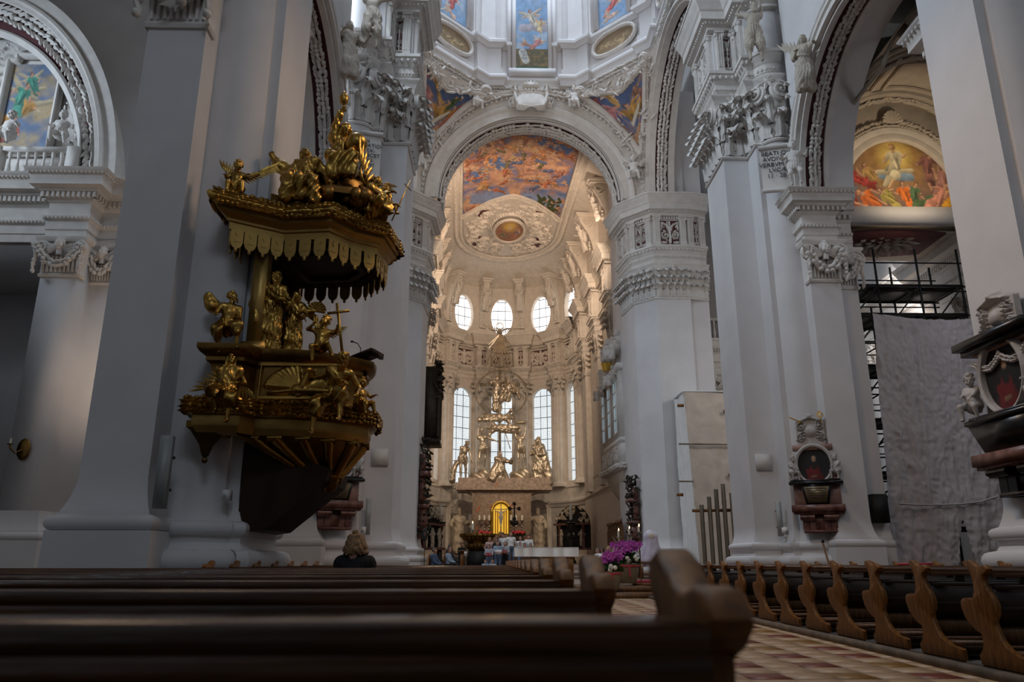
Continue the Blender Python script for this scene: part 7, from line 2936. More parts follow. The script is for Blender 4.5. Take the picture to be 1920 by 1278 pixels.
def text_mesh(name, body, M, size, mk, parent, align='LEFT', spacing=1.0, ext=.004):
 cu = bpy.data.curves.new(name, 'FONT')
 cu.body, cu.size, cu.align_x = body, size, align
 cu.space_line = spacing
 cu.extrude = ext
 ob = bpy.data.objects.new(name, cu)
 COL.objects.link(ob)
 dg = bpy.context.evaluated_depsgraph_get()
 me = bpy.data.meshes.new_from_object(ob.evaluated_get(dg))
 bpy.data.objects.remove(ob)
 me.name = name
 me.materials.clear()
 me.materials.append(MAT[mk])
 return inst(name, me, M, parent)

p = pz(1063, 1051, 32.97)
text_mesh('inscription', 'A\nE\nΓ\nY', frame(p, (1, 0, 0), (0, -1, 0)), .20, 'wood_dark', std, 'CENTER', .9)
# ------------------------------------------------------------------ stucco figures of crossing and vault (fixed to the building)
fa = figure(vox=.04, feet=((-.12, -.1, -.9), (.12, -.05, -.93)), hands=((-.22, -.1, .95), (.25, -.1, .9)), lean=(.15, 0, 0), head='beard', robe='long', sleeves=False, seed=61)
fb = figure(vox=.04, feet=((-.12, -.1, -.9), (.12, -.05, -.93)), hands=((-.32, -.3, .35), (.25, -.2, .95)), lean=(.2, .1, 0), head='youth', robe='long', seed=62, cape=((.1, .1, .4, .12), (.3, .1, .1, .12), (.35, 0, -.4, .1)))
FIGM = [tomesh(fa, 'caryatid', 'stucco_cream', 180), tomesh(fb, 'caryatid', 'stucco_cream', 180)]
for i, (c, rz) in enumerate(CONS):
 M = xf((*c, 0), rz)
 p = M @ A(0, -1.25, 26.75, 1)
 inst('caryatid_figure', FIGM[i % 2], xf(p[:3], rz, .28, s=1.3), vault)

def stucco_fig(name, px, py, Y, s, rz=0, parent=None, mk='stucco', X=None, **kw):
 return statue(name, mk, parent if parent is not None else crossing, tuple(P(px, py, Y=Y) if X is None else P(px, py, X=X)), rz, s, vox=kw.pop('vox', .03), **kw)

LOIN = dict(robe='loin', top=False)
stucco_fig('atlas_figure', 1412, 58, 24.9, 1.45, -.2, pier_4, 'stucco_tan', feet=((-.14, -.05, -.9), (.16, .02, -.9)), hands=((-.25, -.1, .78), (.22, 0, .95)), lean=(.1, .1, 0), head='beard', robe='knee', top=False, seed=71)
stucco_fig('atlas_figure', 699, 30, 24.0, 1.45, .2, pier_3, 'stucco_tan', feet=((-.16, -.05, -.9), (.14, .02, -.9)), hands=((-.25, 0, .92), (.3, -.2, .70)), lean=(.1, -.1, 0), head='beard', robe='knee', top=False, seed=72)
stucco_fig('angel_figure', 1508, 118, 24.6, 1.3, -.6, pier_4, 'stucco_tan', 10.6, feet=((-.12, -.2, -.95), (.1, .05, -.85)), hands=((-.12, -.3, .2), (.36, -.25, .3)), lean=(.05, .05, 0), head='youth', robe='long', wings=(.5, .1, .5), seed=73)
stucco_fig('angel_figure', 654, 92, 23.7, 1.3, .6, pier_3, 'stucco_tan', -5.15, feet=((-.12, -.1, -.9), (.14, -.15, -.95)), hands=((-.3, -.25, .3), (.42, -.3, .35)), lean=(.05, -.05, 0), head='youth', robe='long', wings=(.5, .1, .5), seed=74,
  cape=((-.1, .1, .45, .1), (-.3, .1, .6, .08)))
stucco_fig('cherub_figure', 1490, 310, 24.9, 1.15, -.4, pier_4, X=10.6, feet=((-.12, -.05, -.64), (.14, -.05, -.62)), hands=((-.35, -.2, .3), (.4, -.1, .4)), child=True, head='putto', robe='loin', top=False, seed=75)
stucco_fig('cherub_figure', 670, 287, 24.0, 1.1, .4, pier_3, X=-5.1, feet=((-.12, -.05, -.64), (.14, -.05, -.62)), hands=((-.35, -.2, .3), (.4, -.1, .4)), child=True, head='putto', robe='loin', top=False, seed=76)
for (px, py, Y, rz, hh) in ((893, 190, 43.1, .3, ((-.1, -.1, .75), (.42, -.2, .2))), (1078, 190, 43.1, -.3, ((-.42, -.2, .2), (.1, -.1, .75))), (1189, 322, 43.0, -.3, ((-.42, -.2, .35), (.35, -.1, .4))),
       (787, 300, 43.0, .3, ((-.35, -.1, .5), (.42, -.2, .1))), (1226, 118, 41.0, -.6, ((-.35, -.1, .6), (.3, -.1, .6)))):
 stucco_fig('putto_figure', px, py, Y, 1.35, rz, None, feet=((-.2, -.3, -.45), (.25, -.25, -.5)), hands=hh, child=True, head='putto', robe='loin', top=False, wings=(.45, .25, .45), seed=int(px), vox=.04)
for (px, py, Y) in ((114, 250, 25.6), (17, 250, 25.6)):
 stucco_fig('putto_figure', px, py, Y, 1.1, .2 if px > 50 else -.2, north, feet=((-.2, -.3, -.45), (.25, -.25, -.5)), hands=((-.35, -.2, .2), (.4, -.2, .25)), child=True, head='putto', robe='loin', top=False, seed=int(px))

# inscribed scrolls beside the cherubs
def scroll(parent, px, py, Y, w, h, rz, body, size):
 c = P(px, py, Y=Y)
 M = xf(c, rz)
 mb = MB()
 zs = np.linspace(-h / 2, h / 2, 9)
 V = np.array([[(x, -.06 - .05 * math.cos(x / w * 2.5) - .02 * math.sin(z * 4), z) for x in np.linspace(-w / 2, w / 2, 9)] for z in zs])
 mb.grid(V, M=M)
 mb.tube([(-w / 2 - .05, -.12, h / 2), (w / 2 + .05, -.12, h / 2 + .02)], .09, 10, M=M)
 mb.tube([(-w / 2 - .05, -.12, -h / 2), (w / 2 + .05, -.12, -h / 2 - .02)], .08, 10, M=M)
 o = mb.build('inscription_scroll', 'stucco', parent, 50)
 text_mesh('inscription', body, M @ frame((0, -.135, h / 2 - .34), (1, 0, 0), (0, -1, 0)), size, 'letter', o, 'CENTER', .95)

scroll(pier_4, 1458, 318, 25.1, 1.15, 1.75, -.25, 'BEATI QVI\nAVDIVNT\nVERBVM DEI\nLVCÆ\n11 · 28 ·', .24)
scroll(pier_3, 686, 295, 24.3, 1.0, 1.75, .25, 'IN\nMEDITATIO-\nNE EX-\nARDESCET\nIGNIS.\nPSALM\n38 · 4 ·', .20)

# ------------------------------------------------------------------ organ balcony on the right choir wall
org = thing('organ_balcony', 'white carved oriel balcony with glazed window on the right choir wall', 'balcony', tuple(CH(6.2, 6.0)) + (5.5,))
ox0, ox1, y0, y1 = 6.1, 7.2, 3.6, 9.2

def obox(mb_, u0, u1, v0, v1, z0, z1):
 mb_.prism(np.array([CH(u0, v0), CH(u1, v0), CH(u1, v1), CH(u0, v1)]), z0, z1)

mb = MB()
obox(mb, ox0, ox1, y0, y1, 8.5, 13.2)
obox(mb, ox0 - .08, ox1, y0 - .08, y1 + .08, 8.3, 8.6)
obox(mb, ox0 - .15, ox1, y0 - .15, y1 + .15, 13.0, 13.4)
mb.build('oriel', 'stucco', org, 0)
mb = MB()
obox(mb, ox0 - .05, ox1, y0 - .05, y1 + .05, 7.0, 8.4)
mb.build('parapet', 'stucco', org, 0)
mb = MB()
pth = np.array([CH(ox1, y1 + .1), CH(ox0 - .1, y1 + .1), CH(ox0 - .1, y0 - .1), CH(ox1, y0 - .1)])
mb.sweep(pth, [(-.1, 6.6)] + torus_p(.05, 6.62, 7.0, .16) + [(-.1, 7.02)])
for i in range(3):
 pts = np.array([(*(pth[i] + (pth[i + 1] - pth[i]) * q), 6.8) for q in np.linspace(0, 1, 12)])
 d = pth[i + 1] - pth[i]
 n_ = A(d[1], -d[0], 0) / np.linalg.norm(d)
 garland(mb, pts + n_ * .15, n_, .3, 1.0, .18, .2)
mb.build('leaf_torus', 'stucco', org, 60)
mb = MB()
V = []
for q in np.linspace(0, 1, 8):
 e = (1 - q) ** .6
 uo = ox1 - (ox1 - ox0) * (1 - q ** 1.5)
 V.append([(*CH(uo, y0 + .1 + q * 1.0), 6.65 - 2.2 * q), (*CH(ox1, y0 + .1 + q * 1.0), 6.65 - 2.2 * q), (*CH(ox1, y1 - .1 - q * 1.0), 6.65 - 2.2 * q), (*CH(uo, y1 - .1 - q * 1.0), 6.65 - 2.2 * q)])
mb.grid(np.array(V), wrap=True)
mb.build('corbel', 'stucco_cream', org, 50)
for j in range(3):
 v = y0 + .5 + j * 2.1
 mb = MB()
 p0, p1 = A(*CH(ox0 - .03, v + .15), 0), A(*CH(ox0 - .03, v + 1.35), 0)
 for z0_, z1_ in ((9.0, 12.4),):
  q = np.array([p0 + A(0, 0, z0_), p1 + A(0, 0, z0_), p1 + A(0, 0, z1_), p0 + A(0, 0, z1_)])
  mb.add(q, [np.array([[0, 1, 2, 3]])])
 pn = mb.build('window_pane', 'glass_dim', org, 0)
 mb = MB()
 mb.bar((p0 + p1) / 2 + A(0, 0, 9.0), (p0 + p1) / 2 + A(0, 0, 12.4), .08)
 for z in (9.9, 10.8, 11.7):
  mb.bar(p0 + A(0, 0, z), p1 + A(0, 0, z), .08)
 for p in (p0, p1):
  mb.bar(p + A(0, 0, 9.0), p + A(0, 0, 12.5), .14)
 mb.bar(p0 + A(0, 0, 9.0), p1 + A(0, 0, 9.0), .14)
 mb.build('window_frame', 'stucco', pn, 0)
 mb = MB()
 c = CH(ox0 - .06, v + .75)
 relief_scrolls(1.3, 1.0, .10, j, .04).emit(mb, frame((*c, 7.7), (*-_d, 0), (*-_r, 0)))
 mb.build('scroll_panel', ['stucco', 'red_ground'], org, 60)
mb = MB()
c = CH(ox0 + .6, y0 - .03)
relief_scrolls(.5, 1.0, .08, 3, .05).emit(mb, frame((*c, 7.7), (*_r, 0), (*-_d, 0)))
relief_scrolls(.5, 3.2, .08, 4, .035).emit(mb, frame((*c, 10.8), (*_r, 0), (*-_d, 0)))
mb.build('end_panel', ['stucco', 'red_ground'], org, 60)
for k, (v, z, s, sd) in enumerate(((4.2, 14.5, 1.6, 81), (5.8, 14.6, 1.5, 82), (7.5, 13.6, 1.3, 83), (4.6, 12.6, 1.1, 84), (6.2, 12.7, 1.0, 85), (8.4, 12.4, 1.1, 86))):
 c = CH(ox0 + .1 if z > 13 else ox0 - .2, v)
 statue('carved_figure', 'stucco', org, (*c, z), -PI / 2 + .5 + .3 * math.sin(k), s, feet=SIT, hands=((-.3, -.35, .2), (.3, -.3, .3)), head=('youth', 'veil', 'putto')[k % 3], robe='long', seed=sd, vox=.045)
mb = MB()
c = CH(ox0 - .4, 5.4)
mb.lathe([(.3, 0), (.34, .2), (.42, .5), (.3, .55), (.001, .6)], (*c, 13.3), 10)
mb.build('gilt_crown', 'gold_bright', org, 40)
mb = MB()
c = A(*P(1148, 654, Y=49.0))
M = frame(c, (1, 0, 0), (0, -1, 0))
mb.box((0, 0, 0), (.95, 1.3, .06), M=M)
sg = mb.build('sign_board', 'stucco', org, 0)
text_mesh('lettering', 'PETRI', M @ xf((0, .12, .035)), .30, 'letter', sg, 'CENTER')
# ------------------------------------------------------------------ wall monuments with portraits
def oval_portrait(parent, M, rx, ry, robe, seed):
 a_, r_ = np.meshgrid(np.linspace(0, 2 * PI, 49), np.linspace(0, 1, 30))
 x, y = rx * r_ * np.cos(a_), ry * r_ * np.sin(a_)
 pt = Paint(np.stack([x / ry, y / ry], -1), (.012, .011, .010))
 pt.stroke((0, -.75), (0, -.25), .52, .30, robe, .35, .5)
 pt.stroke((-.32, -.35), (-.15, -.75), .16, .12, robe, .35, .5)
 pt.stroke((-.12, -.66), (.08, -.62), .09, .07, (.22, .12, .07), .4)
 pt.stroke((0, .05), (0, -.1), .16, .2, (.015, .013, .012), .4)
 pt.stroke((0, .30), (0, .40), .17, .16, (.05, .04, .035), .3)
 pt.stroke((.01, .26), (.01, .38), .12, .125, (.42, .25, .15), .4, .5)
 mb = MB()
 mb.grid(np.stack([x, y, np.full_like(x, .0)], -1), M=M, flip=True)
 o = mb.build('portrait', 'paint', parent, 0)
 colorize(o, np.clip(pt.c, 0, 1))
 return o

def monument(name, label, c, nrm, W, zs, robe, black=False, gold=False, seed=1):
 """zs: bottom, shelf, sarcophagus top, portrait centre, cornice, crest top"""
 zb, zsh, zsa, zp, zc, zt = zs
 nrm = A(nrm[0], nrm[1], 0) / math.hypot(*nrm[:2])
 xax = np.cross(A(0, 0, 1), nrm)
 o = thing(name, label, 'monument', (c[0], c[1], zb), group='portrait monuments on the piers')
 M = frame((c[0], c[1], 0), xax, nrm)
 pan, dark = ('marble_rose', 'marble_black')
 mb = MB()
 mb.box((0, (zb + zsh) / 2, .10), (W * .62, zsh - zb, .22), M=M)
 mb.box((0, zb + .04, .13), (W * .66, .08, .3), M=M)
 mb.build('foot_panel', 'marble_red' if not black else 'marble_black', o, 0)
 for k in (-.42, -.22, .22, .42):
  mb = MB()
  h = zsh - zb
  mb.box((k * W * .72, zsh - h * .26, .22), (W * .14, h * .36, .30), M=M)
  mb.tube([(k * W * .72 - W * .07, zsh - h * .3, .37), (k * W * .72 + W * .07, zsh - h * .3, .37)], h * .10, 8, M=M)
  mb.box((k * W * .66, zsh - h * .62, .18), (W * .12, h * .5, .12), M=M)
  mb.build('console', 'marble_red' if not black else 'marble_black', o, 30)
 mb = MB()
 mb.box((0, zsh + .06, .24), (W * 1.04, .22, .48), M=M)
 mb.box((0, zsh - .08, .22), (W * .98, .08, .42), M=M)
 mb.build('shelf', 'marble_red', o, 0)
 mb = MB()
 mb.box((0, (zsh + zsa) / 2 + .05, .10), (W * .92, zsa - zsh, .22), M=M)
 mb.build('lower_panel', pan, o, 0)
 mb = MB()
 h = zsa - zsh
 q = np.array([(-W * .22, zsh + .18), (W * .22, zsh + .18), (W * .30, zsa - h * .05), (-W * .30, zsa - h * .05)]) if not black else np.array([(-W * .3, zsh + .18), (W * .3, zsh + .18), (W * .5, zsa - h * .05), (-W * .5, zsa - h * .05)])
 mb.prism(q, .2, .46, M=M)
 mb.box((0, zsa + .02, .24), (W * 1.06, .09, .50), M=M)
 mb.box((0, zsa + .09, .22), (W * .98, .06, .44), M=M)
 mb.build('sarcophagus', dark, o, 0)
 if not black:
  mb = MB()
  mb.prism(q * A(.82, 1) + (A(0, (zsh + zsa) / 2 + .06) - q * A(.0, 1)) * A(0, .2), .46, .475, M=M)
  pq = mb.build('inscribed_plaque', 'plaque', o, 0)
  mb = MB()
  for i in range(6):
   mb.box((0, zsa - h * .2 - i * h * .085, .478), (W * (.40 - .025 * i), .018, .004), M=M)
  mb.build('engraved_line', 'wood_dark', pq, 0)
 mb = MB()
 rx, ry = (zc - zsa) * (.40 if black else .42), (zc - zsa) * (.46 if black else .47)
 mb.box((0, (zsa + zc) / 2, .08), (W * .62 if not black else W * .74, zc - zsa, .18), M=M)
 mb.box((0, zc - .06, .12), (W * .80, .18, .26), M=M)
 mb.build('upper_panel', pan, o, 0)
 a_ = np.linspace(0, 2 * PI, 37)[:-1]
 Mo = M.copy()
 Mo[:3, 3] = (M @ A(0, zp, .20, 1))[:3]
 mb = MB()
 lp = np.array([(Mo @ A(rx * 1.08 * math.cos(a), ry * 1.08 * math.sin(a), 0, 1))[:3] for a in a_])
 mb.rail(lp, nrm, [(0, -.07), (.10, -.06), (.13, 0), (.08, .05), (0, .07)], closed=True)
 mb.build('oval_frame', 'marble_white', o, 50)
 oval_portrait(o, Mo, rx, ry, robe, seed)
 mb = MB()
 rl = Relief(W * .62, zt - zc, 40, 44)
 H = zt - zc
 rl.H = np.maximum(rl.H, .10 * (np.abs(rl.X) < W * .29) * (rl.Y < H * .28))
 rl.ball((0, -H * .05), H * .22, .24)
 for k in (-1, 1):
  rl.scroll((k * W * .20, H * .12), H * .15, k, .22, 4)
  rl.scroll((k * W * .20, -H * .26), H * .13, -k, .20, 4)
  for i in range(5):
   rl.stroke([(k * W * .12, H * (.1 - .09 * i)), (k * W * .22, H * (.08 - .09 * i))], .03, .03, .2)
 rl.stroke([(-W * .2, H * .26), (0, H * .36), (W * .2, H * .26)], .06, .06, .22)
 rl.ball((0, H * .38), H * .12, .26)
 ok = rl.H > .02
 Mc = M.copy()
 Mc[:3, 3] = (M @ A(0, zc + H / 2, .06, 1))[:3]
 V = (np.stack([rl.X, rl.Y, rl.H, np.ones_like(rl.X)], -1) @ Mc.T)[..., :3]
 F = ring_faces(*rl.X.shape, False, False)
 mb.add(V.reshape(-1, 3), F[ok.ravel()[F].any(1)])
 mb.box((0, zc + H * .34, .04), (W * .5, H * .7, .08), M=M)
 mb.build('coat_of_arms', 'marble_white', o, 60)
 if black:
  mb = MB()
  mb.box((0, zc + .08, .2), (W * 1.1, .14, .55), M=M)
  mb.box((0, zc - .06, .16), (W * 1.0, .12, .42), M=M)
  mb.build('cornice', 'marble_black', o, 0)
  mb = MB()
  for t0, t1 in ((-.4, 0), (0, .4)):
   pts = np.array([(M @ A(W * (t0 + (t1 - t0) * q), zc - .3 - .18 * math.sin(PI * q), .2, 1))[:3] for q in np.linspace(0, 1, 9)])
   garland(mb, pts, nrm, .14, 1.0, .09, .5)
  mb.build('garland', 'marble_white', o, 60)
 for k in (-1, 1):
  rz = math.atan2(xax[1], xax[0])
  p = (M @ A(k * W * (.44 if not black else .52), zsa + .42, .24, 1))[:3]
  statue('cherub', 'marble_white', o, tuple(p), rz - k * .5, .62 if not black else .75, feet=((-.16, -.32, -.40), (.2, -.28, -.42)), hands=((-.1, -.35, .2), (.12, -.35, .15)), look=(-k * .4, .3), child=True, head='putto', robe='loin', top=False, seed=seed + k, vox=.035)
  if not black:
   mb = MB()
   Mv = M.copy()
   Mv[:3, 3] = (M @ A(k * W * .40, zsa + .28, .2, 1))[:3]
   q = spiral_pts(.17, 1.4, 24, k)
   mb.tube(q, .035, 6, M=Mv)
   mb.build('scroll', 'marble_rose', o, 60)
 if gold:
  mb = MB()
  q = spiral_pts(.12, 1.3, 20, 1) + A(W * .24, zt - .1, .25)
  mb.tube(q, .022, 6, M=M)
  mb.tube([(W * .24, zt - .22, .25), (W * .22, zt - .45, .2)], .02, 6, M=M)
  mb.build('gilt_crosier', 'gold_bright', o, 60)
  mb = MB()
  mb.tube([(-W * .40, zt - .12, .25), (-W * .16, zt - .32, .25)], .02, 6, M=M)
  mb.tube([(-W * .22, zt - .34, .25), (-W * .14, zt - .22, .25)], .018, 6, M=M)
  mb.build('gilt_sword', 'gold_bright', o, 60)
 return o

RED = (.16, .012, .012)
monument('wall_monument', 'red marble monument with oval portrait of a red-robed man on the crossing pier', (10.58, 25.30), (-.42, -.9), 1.55, (1.95, 2.65, 3.5, 4.12, 4.75, 5.85), RED, False, True, 3)
monument('wall_monument', 'red marble monument with oval dark portrait behind the pulpit', (-5.02, 24.52), (.42, -.9), 1.55, (2.0, 2.7, 3.5, 4.15, 4.8, 5.6), (.035, .03, .028), False, False, 7)
monument('wall_monument', 'black marble monument with crowned crest at the right picture edge', (9.74, 13.75), (-1, 0), 1.95, (2.2, 2.85, 3.62, 4.42, 5.1, 6.05), RED, True, False, 11)

# red marble epitaphs seen edge-on beside the choir arch
for (nm, lab, px, Y, pts, sx) in (('side_epitaph', 'dark red marble epitaph seen edge-on on the right choir pier', 1190, 45.6, (895, 1020), -1), ('side_epitaph', 'red marble epitaph seen edge-on on the left choir pier', 793, 46.0, (825, 1010), 1)):
 o = thing(nm, lab, 'epitaph', tuple(P(px, pts[1], Y=Y)), group='epitaphs of the choir arch')
 X = 8.35 if sx < 0 else -4.4
 z0, z1 = P(px, pts[1], Y=Y)[2], P(px, pts[0], Y=Y)[2]
 H = z1 - z0
 mb = MB()
 for (a, b, d, w) in ((.0, .08, .2, .5), (.08, .30, .45, .9), (.30, .34, .6, 1.1), (.34, .62, .3, .8), (.62, .67, .6, 1.1), (.67, .85, .3, .7)):
  mb.box((X + sx * d / 2, Y, z0 + H * (a + b) / 2), (d, w, H * (b - a)))
 mb.build('epitaph_body', 'marble_red', o, 0)
 mb = MB()
 for q in np.linspace(.05, 1.0, 16):
  carve(mb, (X + sx * .3, Y - .1, z0 + H * q), (.3, .45, .1), 12, .2)
 mb.build('carved_ornament', 'bronze', o, 60, kind='stuff')
o = thing('dark_organ_case', 'dark carved wooden case high on the left choir wall', 'organ case', tuple(P(805, 830, Y=52)))
mb = MB()
c = P(803, 760, Y=52) + A(.45, 0, 0)
mb.box(c + A(-.4, 0, 0), (1.2, 2.2, 5.0))
mb.box(c + A(-.3, 0, -2.6), (1.5, 2.6, .3))
mb.build('case_body', 'bronze', o, 0)
mb = MB()
carve(mb, c + A(.25, 0, 1.6), (.2, 1.2, 1.4), 110, .3)
for k in range(4):
 mb.tube([c + A(.3, -.9 + k * .5, -2.3), c + A(.3, -.9 + k * .5, .8)], .16, 8)
mb.build('case_carving', 'bronze', o, 60, kind='stuff')

# ------------------------------------------------------------------ loudspeakers and small fittings on the piers
def panel_speaker(label, c, nrm, w):
 nrm = A(*nrm, 0) / math.hypot(*nrm)
 M = frame(c, np.cross((0, 0, 1), nrm), nrm)
 o = thing('panel_speaker', label, 'speaker', c, group='square panel speakers')
 mb = MB()
 mb.box((0, 0, .05), (w, w, .10), M=M)
 mb.build('housing', 'plaster', o, 0)
 mb = MB()
 mb.box((0, 0, .105), (w * .92, w * .92, .014), M=M)
 mb.build('cloth_front', 'stucco', o, 0)

panel_speaker('square cream wall panel on the pier left of the choir', (X0 - 6.65, 26.9 + YB, 4.45), (0, -1), .56)
panel_speaker('square cream wall panel on the pier right of the choir', (X0 + 6.68, 26.9, 4.42), (0, -1), .56)

def column_speaker(label, px0, py0, px1, py1, Y, w=.16):
 a, b = P(px0, py0, Y=Y), P(px1, py1, Y=Y)
 a[0] = b[0] = (a[0] + b[0]) / 2
 o = thing('column_speaker', label, 'speaker', tuple(a), group='slim column speakers')
 mb = MB()
 mb.bar(a + A(0, 0, 0), b, w, w * .8)
 mb.build('housing', 'grey_paint', o, 0)
 mb = MB()
 mb.bar(a + A(0, -w * .42, .05), b + A(0, -w * .42, -.05), w * .8, .02)
 mb.build('grille', 'grille', o, 0)
 mb = MB()
 mb.bar(a + A(0, w * .4, .3), a + A(0, w * .4 + .25, .3), .04)
 mb.bar(b + A(0, w * .4, -.3), b + A(0, w * .4 + .25, -.3), .04)
 mb.build('bracket', 'iron', o, 0)

column_speaker('slim grey column speaker on the pulpit pier', 305, 953, 309, 817, 11.93, .17)
column_speaker('slim grey column speaker on the pier behind the seated woman', 690, 1002, 690, 934, 25.6)
column_speaker('slim grey column speaker on the pier right of the choir', 1462, 1005, 1461, 940, 26.4)
for i, (px, py, Y, lab) in enumerate(((426, 928, 12.7, 'small white switch box on the pulpit pier'), (681, 994, 25.2, 'small white socket box on the pier behind the seated woman'), (1472, 995, 25.7, 'small white socket box on the pier with the red monument'))):
 o = thing('switch_box', lab, 'socket', tuple(P(px, py, Y=Y)), group='small socket boxes')
 mb = MB()
 s_ = .10 if i == 0 else .14
 c = P(px, py, Y=Y)
 mb.box(c, (s_, .22, s_ * 1.6))
 mb.build('housing', 'linen', o, 0)
 mb = MB()
 mb.box(c + A(0, -.115, -.02), (s_ * .5, .012, s_ * .5))
 mb.build('socket_face', 'grey_paint', o, 0)
# brass sconce on the left aisle pilaster
sc = thing('wall_sconce', 'brass candle sconce on the dim left aisle pilaster', 'sconce', tuple(P(40, 845, Y=25.1)))
c = P(44, 842, Y=25.1)
mb = MB()
mb.ell(c, (.22, .05, .36), 10, 6)
mb.tube([c, c + A(-.1, -.25, -.15), c + A(-.25, -.3, .0), c + A(-.27, -.3, .1)], .03, 6)
mb.lathe([(.02, 0), (.09, .02), (.09, .04), (.03, .05)], c + A(-.27, -.3, .1), 8)
mb.build('brass_arm', 'gold_dark', sc, 60)
mb = MB()
mb.lathe([(.035, 0), (.035, .16), (.001, .17)], c + A(-.27, -.3, .15), 8)
mb.build('candle', 'wax', sc, 60)

# ------------------------------------------------------------------ scaffold and dust sheets of the right aisle
def cloth_sheet(name, label, corners, nu, nv, mk, amp, seed, slit=None, hem=0.0):
 """sheet hung between four corners (top-left, top-right, bottom-right, bottom-left), with creases and sag"""
 tl, tr, br, bl = (A(*q) for q in corners)
 u, v = np.meshgrid(np.linspace(0, 1, nu), np.linspace(0, 1, nv), indexing='ij')
 B = (tl * ((1 - u) * (1 - v))[..., None] + tr * (u * (1 - v))[..., None] + br * (u * v)[..., None] + bl * ((1 - u) * v)[..., None])
 n = np.cross(tr - tl, bl - tl)
 n /= np.linalg.norm(n)
 if n[1] > 0:
  n = -n
 uv = np.stack([u, v], -1)
 h = (vnoise(uv * A(6, 5) + seed, seed) - .5) * 1.2 + (np.abs(vnoise(uv * A(14, 9) + seed, seed + 1, 3) - .5)) * -1.3 + .25 * np.sin(u * 22 + 2.5 * np.sin(v * 5)) * (.3 + v) * .35 + (np.abs(vnoise(uv * A(22, 40) + seed, seed + 2, 2) - .5)) * -.7
 B = B + n * (h * amp)[..., None]
 B[..., 2] -= .14 * np.sin(PI * u) * (1 - v)
 mb = MB()
 F = ring_faces(nu, nv, False, False)
 if slit is not None:
  cu, cv = uv.reshape(-1, 2)[F].mean(1).T
  F = F[~((np.abs(cu - slit[0]) < slit[1] * np.clip((cv - slit[2]) / (1 - slit[2]), 0, 1) ** .7) & (cv > slit[2]))]
 mb.add(B.reshape(-1, 3), F)
 mb.add(B.reshape(-1, 3) - n * .006, F[:, ::-1])
 o = mb.build(name, mk, None, 180)
 return tag(o, label, 'dust sheet')

YSH = 26.4
cl_pts = [tuple(P(px, py, Y=YSH)) for px, py in ((1637, 586), (1835, 596), (1900, 1062), (1678, 1062))]
cloth_sheet('dust_sheet', 'huge grey-white dust sheet hanging in the right-hand aisle', cl_pts, 110, 170, 'sheet', .22, 3, slit=(.62, .07, .82))
mb = MB()
pts = np.array([P(px, py, Y=YSH - .12) for px, py in ((1686, 944), (1720, 946), (1760, 946), (1800, 945), (1840, 940), (1870, 930))])
mb.tube(pts, .035, 6)
for px in (1726, 1800):
 mb.tube([P(px, 640, Y=YSH - .10), P(px + 18, 940, Y=YSH - .10)], .012, 5)
tag(mb.build('sheet_cord', 'sheet', None, 60), 'seam cord across the lower part of the big dust sheet', 'cord')

def scaffold(name, label, x0, x1, y0, y1, ztop, lifts, bays=2):
 o = thing(name, label, 'scaffold', ((x0 + x1) / 2, (y0 + y1) / 2, 0))
 for x in np.linspace(x0, x1, bays + 1):
  for y in (y0, y1):
   mb = MB()
   mb.tube([(x, y, 0), (x, y, ztop)], .045, 6)
   mb.build('standard', 'iron', o, 60)
 for z in lifts:
  mb = MB()
  for y in (y0, y1):
   mb.tube([(x0 - .2, y, z), (x1 + .2, y, z)], .035, 6)
   mb.tube([(x0 - .2, y, z + 1.0), (x1 + .2, y, z + 1.0)], .03, 6)
  for x in np.linspace(x0, x1, bays + 1):
   mb.tube([(x, y0 - .1, z), (x, y1 + .1, z)], .035, 6)
  xs = np.linspace(x0, x1, bays + 1)
  for i in range(bays):
   mb.tube([(xs[i], y0, z - 2.0 if z > 2 else 0), (xs[i + 1], y0, z)], .03, 6)
  mb.build('ledger', 'iron', o, 60)
  for i in range(bays):
   mb = MB()
   mb.bx(xs[i] + .03, xs[i + 1] - .03, y0, y1, z + .03, z + .09)
   mb.build('deck_board', 'wood_dark', o, 0)
 return o

scaffold('scaffold', 'black steel scaffold behind the big dust sheet', 13.5, 18.6, 28.4, 30.4, 13.2, (2.2, 4.2, 6.2, 8.3, 10.4, 11.6), 3)
mb = MB()
for z in np.arange(.4, 9.6, .42):
 mb.tube([P(1645, 700, Y=26.9) * A(1, 1, 0) + A(-.35, 0, z), P(1645, 700, Y=26.9) * A(1, 1, 0) + A(.1, 0, z + (.25 if int(z / .42) % 2 else 0))], .03, 6)
for dx in (-.35, .1):
 q = P(1645, 700, Y=26.9) * A(1, 1, 0)
 mb.tube([q + A(dx, 0, 0), q + A(dx, 0, 10.2)], .04, 6)
o = mb.build('lattice_mast', 'iron', None, 60)
tag(o, 'black lattice mast standing along the left edge of the dust sheet', 'scaffold')
scr = thing('black_screen', 'black flat monitor mounted beside the crossing pier base', 'screen', tuple(P(1645, 950, Y=25.3)))
mb = MB()
c = P(1648, 953, Y=25.4)
mb.box(c, (.50, .30, .92))
mb.build('screen_body', 'black', scr, 0)
mb = MB()
mb.bar(c + A(-.2, .15, 0), c + A(-.55, .4, 0), .08)
mb.build('wall_arm', 'iron', scr, 0)

# wrapped scaffold between the crossing piers
wr = thing('wrapped_scaffold', 'tall scaffold wrapped in white and cream sheets between the piers', 'scaffold', tuple(P(1320, 1050, Y=42.0)))
a, b = P(1268, 735, Y=42.2), P(1285, 735, Y=41.4)
xL, xR, zT = P(1282, 735, Y=41.4)[0], 16.0, P(1300, 732, Y=41.4)[2]

